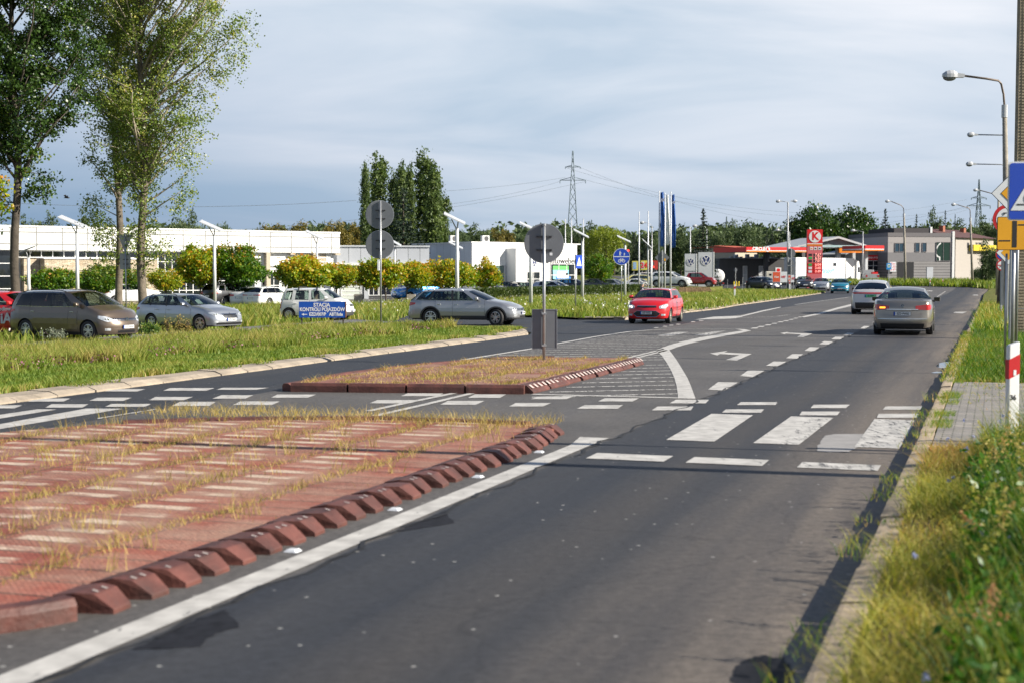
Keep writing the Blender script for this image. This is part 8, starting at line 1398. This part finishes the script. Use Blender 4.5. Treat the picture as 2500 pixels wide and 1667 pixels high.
Ys = 75; x = AX(2441, Ys); t = pole_thing('wooden_pole', 'old brown wooden pole among the sign posts', 'pole', x, Ys, None, .1); MB().tube([(0, 0, -.1), (0.1, 0, 3.3)], [.16, .13], 8).build('shaft', barkd, t); MB().tube([(0.1, 0, 3.3), (.1, 0, 3.36)], [.15, .1], 8).build('cap', concrete, t)
# delineators
def delin(label, px, Y, zb, h, s=1.0, num=None, rz=0.0):
    t = thing('delineator_post', label, 'delineator post', (AX(px, Y), Y, zb), rz); t.scale = (s, s, s); mb = MB(); mb.slab([(-.065, -.1), (.065, -.1), (.065, h), (-.05, h-.035), (-.065, h-.05)], -.035, .035); o = mb.build('post', M('delineator_white', (.70, .70, .69), .45, var=.06, nscale=3), t, bevel=.012); MB().slab([(-.066, h-.40), (.066, h-.34), (.066, h-.13), (-.066, h-.19)], -.0365, .0365).build('red_band', signred, t); MB().box(-.012, .02, -.04, -.0366, h-.36, h-.30).build('reflector', signwhite, t)
    if num: textm(num, .075, t, inkm, (-.012, -.0365, h-.60), (pi/2, 0, 0), 'number', .001, bold=.003)
    return t
delin('white delineator post with red band and number 36 in the foreground weeds', 2476, 15.3, .10, 1.12, 1.0, '36', radians(14)); delin('white delineator post with red band on the long verge', 1794, 110, -.0, 1.1); delin('far small delineator post by the two-headed lamp', 1928, 158, .05, 1.1); delin('far delineator left of the bend, before the house garage', 2271, 176, .3, 1.0, .9); delin('far delineator on the bend, right of the other one', 2302, 177, .3, 1.0, .9)
for px, py, yt, lb in ((1776, 709, 682, 'thin grey stake left of the delineator on the long verge'), (1812, 714, 677, 'thin leaning white stake on the long verge')): g = G(px, py); t = thing('stake', lb, 'stake', (g[0], g[1], gz(*g))); MB().tube([(0, 0, -.1), (.06 if yt == 677 else 0, 0, (py-yt)*g[1]/F)], .025, 6).build('rod', galv, t)
for i, px in enumerate((1792, 1798, 1804)): t = thing('bollard', 'yellow bollard before the kiosk, '+('left', 'middle', 'right')[i]+' of three', 'bollard', (AX(px, 190), 190, gz(AX(px, 190), 190))); MB().tube([(0, 0, -.1), (0, 0, .6)], .08, 10).build('post', M('bollard_yellow', (.65, .5, .03), .5), t); MB().tube([(0, 0, .6), (0, 0, .64)], [.08, .05], 10).build('cap', M('bollard_yellow'), t)
# traffic lights
for px, yt, Y, lb in ((1534, 612, 160, 'red traffic light right of the round blue sign'), (1596, 652, 190, 'far red traffic light between the flagpoles')):
    x = AX(px, Y); t = pole_thing('traffic_light', lb, 'traffic light', x, Y); s = Y/F; z = CH+(HY-yt)*s-t.location.z; MB().tube([(0, 0, -.1), (0, 0, z)], .06, 8).build('post', postm, t); MB().box(-.22, .12, -.2, -.02, z-.75, z+.15).build('housing', black, t, bevel=.03); mb = MB(); mb.slab(circ(-.05, z-.03, .12, 14), -.22, -.201); mb.build('red_lens', M('lit_red', (1, .03, .02), .4, var=0, emit=3), t); [MB().slab(circ(-.05, z-.28-.25*k, .1, 12), -.215, -.201).build('dark_lens', dark, t) for k in (0, 1)]
# billboards
for px0, px1, y0, y1, lb, cols in ((1543, 1562, 638, 661, 'small yellow-framed billboard with a tall light poster', ((.55, .5, .1), (.25, .4, .6))), (1564, 1580, 637, 660, 'yellow billboard with a large red number 24', ((.62, .55, .08), (.5, .5, .55))), (1586, 1606, 637, 659, 'red and dark billboard behind the flagpoles', ((.45, .04, .03), (.1, .1, .1)))):
    Y = 205; t = pole_thing('billboard', lb, 'billboard', AX(px0, Y), Y); s = Y/F; zz = lambda y: CH+(HY-y)*s-t.location.z; W_ = (px1-px0)*s; MB().box(0, W_, 0, .1, zz(y1), zz(y0)).build('board', M('bb%d' % px0, cols[0], .5, var=.1), t); MB().box(W_*.12, W_*.55, -.02, -.001, zz(y1-3), zz(y0+3)).build('poster', M('bp%d' % px0, cols[1], .5, var=.3, nscale=2), t); [MB().box(x, x+.12, .1, .2, -.1, zz(y1)+.1).build('leg', postm, t) for x in (W_*.2, W_*.8)]
    if px0 == 1564: textm('24', 1.0, t, red2, (W_*.5, -.03, zz(649)), (pi/2, 0, 0), 'number', .01, bold=.03)
Y = 150
for px0, px1, y0, y1, lb in ((1886, 1922, 664, 690, 'low red and white advertising banner by the fuel station drive'), (1924, 1939, 672, 690, 'small banner right of the low advertising banner')):
    t = pole_thing('banner', lb, 'banner', AX(px0, Y+8), Y+8); s = (Y+8)/F; zz = lambda y: CH+(HY-y)*s-t.location.z; W_ = (px1-px0)*s; MB().box(0, W_, 0, .04, zz(y1), zz(y0)).build('sheet', signwhite, t); MB().box(.05, W_*.52, -.01, -.001, zz(y1)+.05, zz(y0)-.05).build('red_field', M('banner_orange', (.62, .09, .03), .5), t); [textm(a_, .34, t, red2 if k else white, (W_*(.76 if k else .28), -.015, zz((y0+y1)/2)), (pi/2, 0, 0), 'lettering', .002, bold=.01, sx=.9) for k, a_ in enumerate(('Hot', 'HIT'))]; [MB().box(x, x+.06, .04, .1, -.1, zz(y0)).build('stand', postm, t) for x in (.05, W_-.1)]
# fuel dispenser, planters, chairs
kx = AX(1870, 190); t = pole_thing('fuel_dispenser', 'cream fuel dispenser standing before the kiosk', 'fuel pump', kx, 190); MB().box(0, 1.05, 0, .6, 0, 1.9).build('body', M('cream_metal', (.58, .55, .45), .4), t, bevel=.08); MB().box(.45, .75, -.02, 0, 1.35, 1.6).build('screen', black, t); MB().box(.45, .72, -.03, 0, .75, 1.05).build('nozzle_holder', black, t)
for px, lb in ((875, 'grey concrete planter left of the double sign post'), (1004, 'grey concrete planter below the maple beside the blue car')): g = G(px, 738); t = thing('planter', lb, 'planter', (g[0], g[1], gz(*g))); MB().box(-.35, .35, -.3, .3, 0, .62).build('tub', concrete, t, bevel=.02); MB().box(-.29, .29, -.25, .25, .62, .64).build('soil', barkd, t)
# ---- pylons and wires
steel = M('pylon_steel', (.17, .22, .25), .7, .3, var=.1)
def pylon(label, px, ytop, Y, base_hw, arms):
    x = AX(px, Y); t = pole_thing('power_pylon', label, 'pylon', x, Y); H = CH+(HY-ytop)*Y/F-t.location.z; mb = MB(); hw = lambda z: base_hw*(1-z/H)**1.15*1.0+.35*(1-z/H*.7); n = 13; Z = [H*(1-(1-k/n)**1.15) for k in range(n+1)]; r = .10*Y/400
    for k in range(n):
        a, b_ = hw(Z[k]), hw(Z[k+1])
        for sx, sy in ((-1, -1), (1, -1), (1, 1), (-1, 1)): mb.tube([(sx*a, sy*a, Z[k]), (sx*b_, sy*b_, Z[k+1])], r, 4, False)
        for (s0, s1) in (((-1, -1), (1, -1)), ((1, -1), (1, 1)), ((1, 1), (-1, 1)), ((-1, 1), (-1, -1))): mb.tube([(s0[0]*a, s0[1]*a, Z[k]), (s1[0]*b_, s1[1]*b_, Z[k+1])], r*.6, 4, False); mb.tube([(s1[0]*a, s1[1]*a, Z[k]), (s0[0]*b_, s0[1]*b_, Z[k+1])], r*.6, 4, False)
    mb.build('lattice_tower', steel, t)
    for za, l in arms:
        z = CH+(HY-za)*Y/F-t.location.z; l0 = l*Y/F; mb = MB(); up = l0*.22; q = hw(z)
        for sd in (-1, 1): mb.tube([(sd*q, -.3, z), (sd*l0, 0, z)], r*.9, 4, False); mb.tube([(sd*q, .3, z), (sd*l0, 0, z)], r*.9, 4, False); mb.tube([(sd*q, 0, z+up), (sd*l0, 0, z)], r*.9, 4, False); mb.tube([(sd*l0, 0, z), (sd*l0, 0, z-l0*.25)], r*1.2, 5)
        mb.build('cross_arm', steel, t)
    return t
pylon('tall power pylon behind the white shop', 1398, 371, 420, 1.9, ((410, 18), (442, 31))); pylon('farther power pylon above the pale house wing', 2387, 440, 540, 2.0, ((485, 18), (504, 28))); pylon('tiny distant pylon above the trees left of the fuel station', 1773, 530, 900, 2.0, ((546, 9),))
wm = M('wire', (.10, .12, .14), .6)
def wire(label, a, b_, sag, r): 
    P = []
    for k in range(17): q = k/16; p = a.lerp(b_, q); P.append((p.x, p.y, p.z-sag*4*q*(1-q)))
    tag(MB().tube(P, r, 4, False).build('power_line', wm), label, 'power line', 'overhead power lines')
wire('power line running left from the tall pylon towards the column poplars', A(1380, 434, 420), A(870, 476, 300), 1.0, .035); wire('power line from the column poplars on to the left border', A(870, 490, 300), A(-60, 492, 260), 1.2, .035); wire('lower power line left of the tall pylon', A(1367, 444, 420), A(1000, 510, 330), 1.0, .035); wire('lowest power line left of the tall pylon', A(1429, 444, 421), A(560, 563, 330), 2.0, .035)
wire('power line running right from the tall pylon across the flags', A(1380, 410, 420), A(2360, 488, 541), 9.0, .03); wire('upper power line right of the tall pylon', A(1429, 440, 420), A(2410, 500, 541), 8.0, .03); wire('lower power line right of the tall pylon', A(1416, 410, 420), A(2390, 505, 541), 12.0, .03); wire('power line from the far pylon to the left over the two-storey house', A(2360, 505, 541), A(1980, 560, 640), 2.0, .03)
# ---- trucks
def truckwheel(par, x, y, r=.5): m = MB(); m.x = Matrix.Translation((x, y, r)); m.lathe([(.28, -.14), (r, -.15), (r, .15), (.28, .14)], 20); w_ = m.build('wheel', rubber, par); m = MB(); m.x = Matrix.Translation((x, y, r)); m.lathe([(0, -.12), (.27, -.12), (.28, .1)], 12); m.build('rim', alloy, w_)
trw = M('truck_white', (.66, .66, .65), .45, var=.05)
pA, pB = A(1943, HY, 190), A(2101, HY, 204); ang = atan2(pB.y-pA.y, pB.x-pA.x); Lt = (pB-pA).length; z = gz(pA.x, pA.y)+.1; t = thing('lorry', 'white articulated lorry parked behind the red price pylon', 'truck', (pA.x, pA.y, z), ang); sc_ = Lt/16.0; t.scale = (sc_*.62,)*3; K_ = Lt/(sc_*.62)
TL = K_-2.6; MB().box(0, TL, 0, 2.5, 1.1, 5.05).build('trailer_box', trw, t, bevel=.03); MB().box(-.02, TL+.02, -.012, 0, 1.05, 1.2).build('trailer_rail', lgrey, t); MB().box(-.03, 0, .05, 1.22, 1.2, 4.95).build('rear_door', lgrey, t); MB().box(-.03, 0, 1.28, 2.45, 1.2, 4.95).build('rear_door', lgrey, t); MB().box(3.5, TL-1.2, .3, 2.2, .5, 1.05).build('side_skirt', lgrey, t); [truckwheel(t, x, .25, .52) for x in (1.6, 2.95, 4.3, TL-1.2, TL+2.0)]; [truckwheel(t, x, 2.25, .52) for x in (1.6, 2.95, 4.3)]
MB().slab([(TL+.5, .7), (TL+2.6, .7), (TL+2.65, 2.2), (TL+2.4, 3.6), (TL+2.0, 4.5), (TL+.5, 4.8)], .05, 2.45).build('cab', trw, t, bevel=.08); MB().slab([(TL+1.5, 2.3), (TL+2.45, 2.25), (TL+2.25, 3.3), (TL+1.5, 3.35)], .03, .049).build('cab_window', navy, t); textm('transport', 1.5, t, M('truck_blue', (.05, .3, .6), .5), (TL*.52, -.015, 2.6), (pi/2, 0, 0), 'lettering', .004, bold=.02); MB().box(TL*.62, TL*.62+1.2, -.02, -.002, 3.5, 4.1).build('logo_panel', navy, t)
x = AX(1745, 186); t = thing('tanker_lorry', 'white tanker lorry seen from behind, half hidden by the spruce', 'truck', (x, 186, gz(x, 186))); t.scale = (.72,)*3; m = MB(); m.x = Matrix.Translation((.6, 0, 2.0)); m.lathe([(0, -.12), (.7, -.08), (1.15, .05), (1.25, .3), (1.25, 6)], 28); m.build('tank', trw, t, smooth=True); MB().box(-.6, 1.8, -.1, 5.8, .55, .8).build('chassis', dark, t); MB().slab([(.85, 1.1), (1.0, .95), (1.15, 1.1), (1.0, 1.25)], -.13, -.11).build('hazard_plate', orange, t); [MB().box(a, a+.3, -.14, -.1, .6, .78).build('tail_light', redl, t) for a in (-.5, 1.4)]; [truckwheel(t, a, 1.2) for a in (-.3, 1.5)]
x = AX(1328+4, 148); t = None
P2 = A(2130, HY, 198); t = thing('pickup_truck', 'grey pickup with a red load standing before the wash hall gate', 'pickup', (P2.x, P2.y, gz(P2.x, P2.y))); MB().box(-.95, .95, 0, 2.0, .55, 1.25).build('load_bed', M('bed_grey', (.3, .31, .32), .5), t, bevel=.03); MB().slab([(-.85, 1.25), (.85, 1.25), (.7, 1.85), (-.7, 1.85)], 2.0, 3.4).build('cab', M('bed_grey'), t, bevel=.05); [MB().box(a, a+.25, -.02, 0, .85, 1.1).build('tail_light', redl, t) for a in (-.93, .68)]; MB().box(.1, .85, .3, 1.2, 1.25, 1.55).build('red_box', red2, t); [truckwheel(t, a, .6, .38) for a in (-.75, .75)]
# ---- people
skin = M('skin', (.48, .29, .20), .5, var=.05); hairm = M('hair_brown', (.07, .04, .025), .6, var=.2)
def body_skin(name, par, V, E, R_, m, sub=1):
    me = bpy.data.meshes.new(name); me.from_pydata(V, E, []); o = link(name, me, par, m); sk_ = o.modifiers.new('skin', 'SKIN'); sk_.use_smooth_shade = True
    if not me.skin_vertices: return o
    for i, r in enumerate(R_): me.skin_vertices[0].data[i].radius = (r, r)
    me.skin_vertices[0].data[0].use_root = True; s2 = o.modifiers.new('sub', 'SUBSURF'); s2.levels = sub; s2.render_levels = sub; return o
def person(label, loc, rz, sc_, kind, shirt, z=None):
    t = thing('person', label, 'person', (loc[0], loc[1], z), rz); t.scale = (sc_,)*3
    if kind == 'driver':   # seated, facing +x, hands on a wheel ahead
        V = [(0, 0, 0), (.02, 0, .25), (.0, 0, .48), (.02, 0, .58), (.05, 0, .70), (.05, 0, .80), (0, .19, .47), (.14, .24, .27), (.38, .13, .36), (0, -.19, .47), (.14, -.24, .27), (.38, -.13, .36), (.35, .1, -.02), (.35, -.1, -.02)]; E = [(0, 1), (1, 2), (2, 3), (3, 4), (4, 5), (2, 6), (6, 7), (7, 8), (2, 9), (9, 10), (10, 11), (0, 12), (0, 13)]; R_ = [.15, .15, .13, .055, .095, .085, .065, .045, .03, .065, .045, .03, .08, .08]; hand = ((8, 1), (11, -1)); hd = (.06, 0, .75)
    else:                  # bending forward, arms down on the car beside him
        V = [(0, 0, .95), (.22, 0, 1.15), (.45, 0, 1.28), (.56, 0, 1.31), (.68, 0, 1.30), (.76, 0, 1.28), (.42, .2, 1.24), (.55, .23, .98), (.68, .17, .82), (.42, -.2, 1.24), (.55, -.23, .98), (.68, -.17, .82), (.0, .1, .5), (-.05, .12, .06), (.12, .12, .03), (0, -.1, .5), (-.05, -.12, .06), (.12, -.12, .03)]; E = [(0, 1), (1, 2), (2, 3), (3, 4), (4, 5), (2, 6), (6, 7), (7, 8), (2, 9), (9, 10), (10, 11), (0, 12), (12, 13), (13, 14), (0, 15), (15, 16), (16, 17)]; R_ = [.15, .15, .14, .055, .095, .08, .065, .045, .032, .065, .045, .032, .085, .05, .035, .085, .05, .035]; hand = ((8, 1), (11, -1)); hd = (.71, 0, 1.30)
    for hi, sd in hand:
        b0 = Vector(V[hi])
        for k in range(5):
            a = (-.6 if k == 4 else (k-1.5)*.18); n0 = len(V); V.append(tuple(b0+Vector((.05, sd*(.02+.02*(k-1.5)) if k < 4 else -.045*sd, .0)))); V.append(tuple(b0+Vector((.085 if k < 4 else .06, sd*.022*(k-1.5) if k < 4 else -.05*sd, -.02)))); E += [(hi, n0), (n0, n0+1)]; R_ += [.010, .007]
    body_skin('body', t, V, E, R_, skin)
    TV = [V[i] for i in (0, 1, 2, 6, 7, 9, 10)]; body_skin('shirt', t, TV, [(0, 1), (1, 2), (2, 3), (3, 4), (2, 5), (5, 6)], [.165, .17, .15, .085, .062, .085, .062], shirt)
    mb = MB(); mb.x = Matrix.Translation(hd); rows = [[((-.02+.115*cos(a)*cos(b_)) if cos(b_) < .45 or a > .9 else .045*cos(b_), .105*cos(a)*sin(b_), .03+.125*sin(a)) for b_ in np.linspace(0, 2*pi, 17)] for a in np.linspace(-.5, pi/2, 7)]; mb.grid(rows); mb.build('hair', hairm, t, smooth=True)
    f = Vector(hd); up = Vector((0, 0, 1)); [MB().box(f.x+.078, f.x+.09, y-.012, y+.012, f.z-.0, f.z+.012).build('eye', inkm, t) for y in (-.032, .032)]; MB().add([(f.x+.085, -.012, f.z-.03), (f.x+.085, .012, f.z-.03), (f.x+.11, 0, f.z-.028), (f.x+.088, 0, f.z+.005)], [(0, 1, 2), (0, 2, 3), (1, 3, 2)]).build('nose', skin, t); MB().box(f.x+.078, f.x+.088, -.022, .022, f.z-.055, f.z-.047).build('mouth', redl, t)
    if kind != 'driver': body_skin('trousers', t, [V[0], V[12], V[13], V[15], V[16]], [(0, 1), (1, 2), (0, 3), (3, 4)], [.165, .105, .075, .105, .075], M('navy_cloth', (.02, .025, .05), .8))
    return t
(rp, ra, rs) = redpos; lx, ly = -.05, .38; person('person with brown hair in a light top driving the red estate car', (rp[0]+rs*(lx*cos(ra)-ly*sin(ra)), rp[1]+rs*(lx*sin(ra)+ly*cos(ra))), ra, rs, 'driver', M('light_cloth', (.5, .48, .44), .8), z=gz(*rp)+.52*rs)
pl_ = pd.matrix_basis @ Vector((-.02, -.30, .50)); person('person in a pale jacket driving the white hatchback behind the blue board', (pl_.x, pl_.y), pd.rotation_euler.z, 1.0, 'driver', M('cream_cloth', (.55, .52, .44), .8), z=pl_.z)
q = A(1566, 703, 140); person('person in a white shirt bending over the white saloon', (q.x, q.y), radians(20), 1.0, 'bend', M('white_cloth', (.72, .72, .72), .8), z=gz(q.x, q.y)+.1)
# bird in the sky on the left
p = A(163, 484, 60); t = thing('bird', 'dark bird flying against the blue sky right of the dark poplar', 'bird', p); mb = MB(); mb.tube([(-.12, 0, 0), (-.04, 0, .02), (.06, 0, .01), (.12, 0, .0)], [.01, .035, .035, .012], 8); mb.build('body', inkm, t, smooth=True); [MB().add([(-.05, .01*sd, .02), (.05, .01*sd, .02), (.0, .16*sd, .12), (-.06, .24*sd, .08), (-.05, .01*sd, .03), (.05, .01*sd, .03), (0, .16*sd, .13), (-.06, .24*sd, .09)], [(0, 1, 2, 3), (7, 6, 5, 4), (0, 4, 5, 1), (1, 5, 6, 2), (2, 6, 7, 3), (3, 7, 4, 0)]).build('wing', inkm, t) for sd in (-1, 1)]
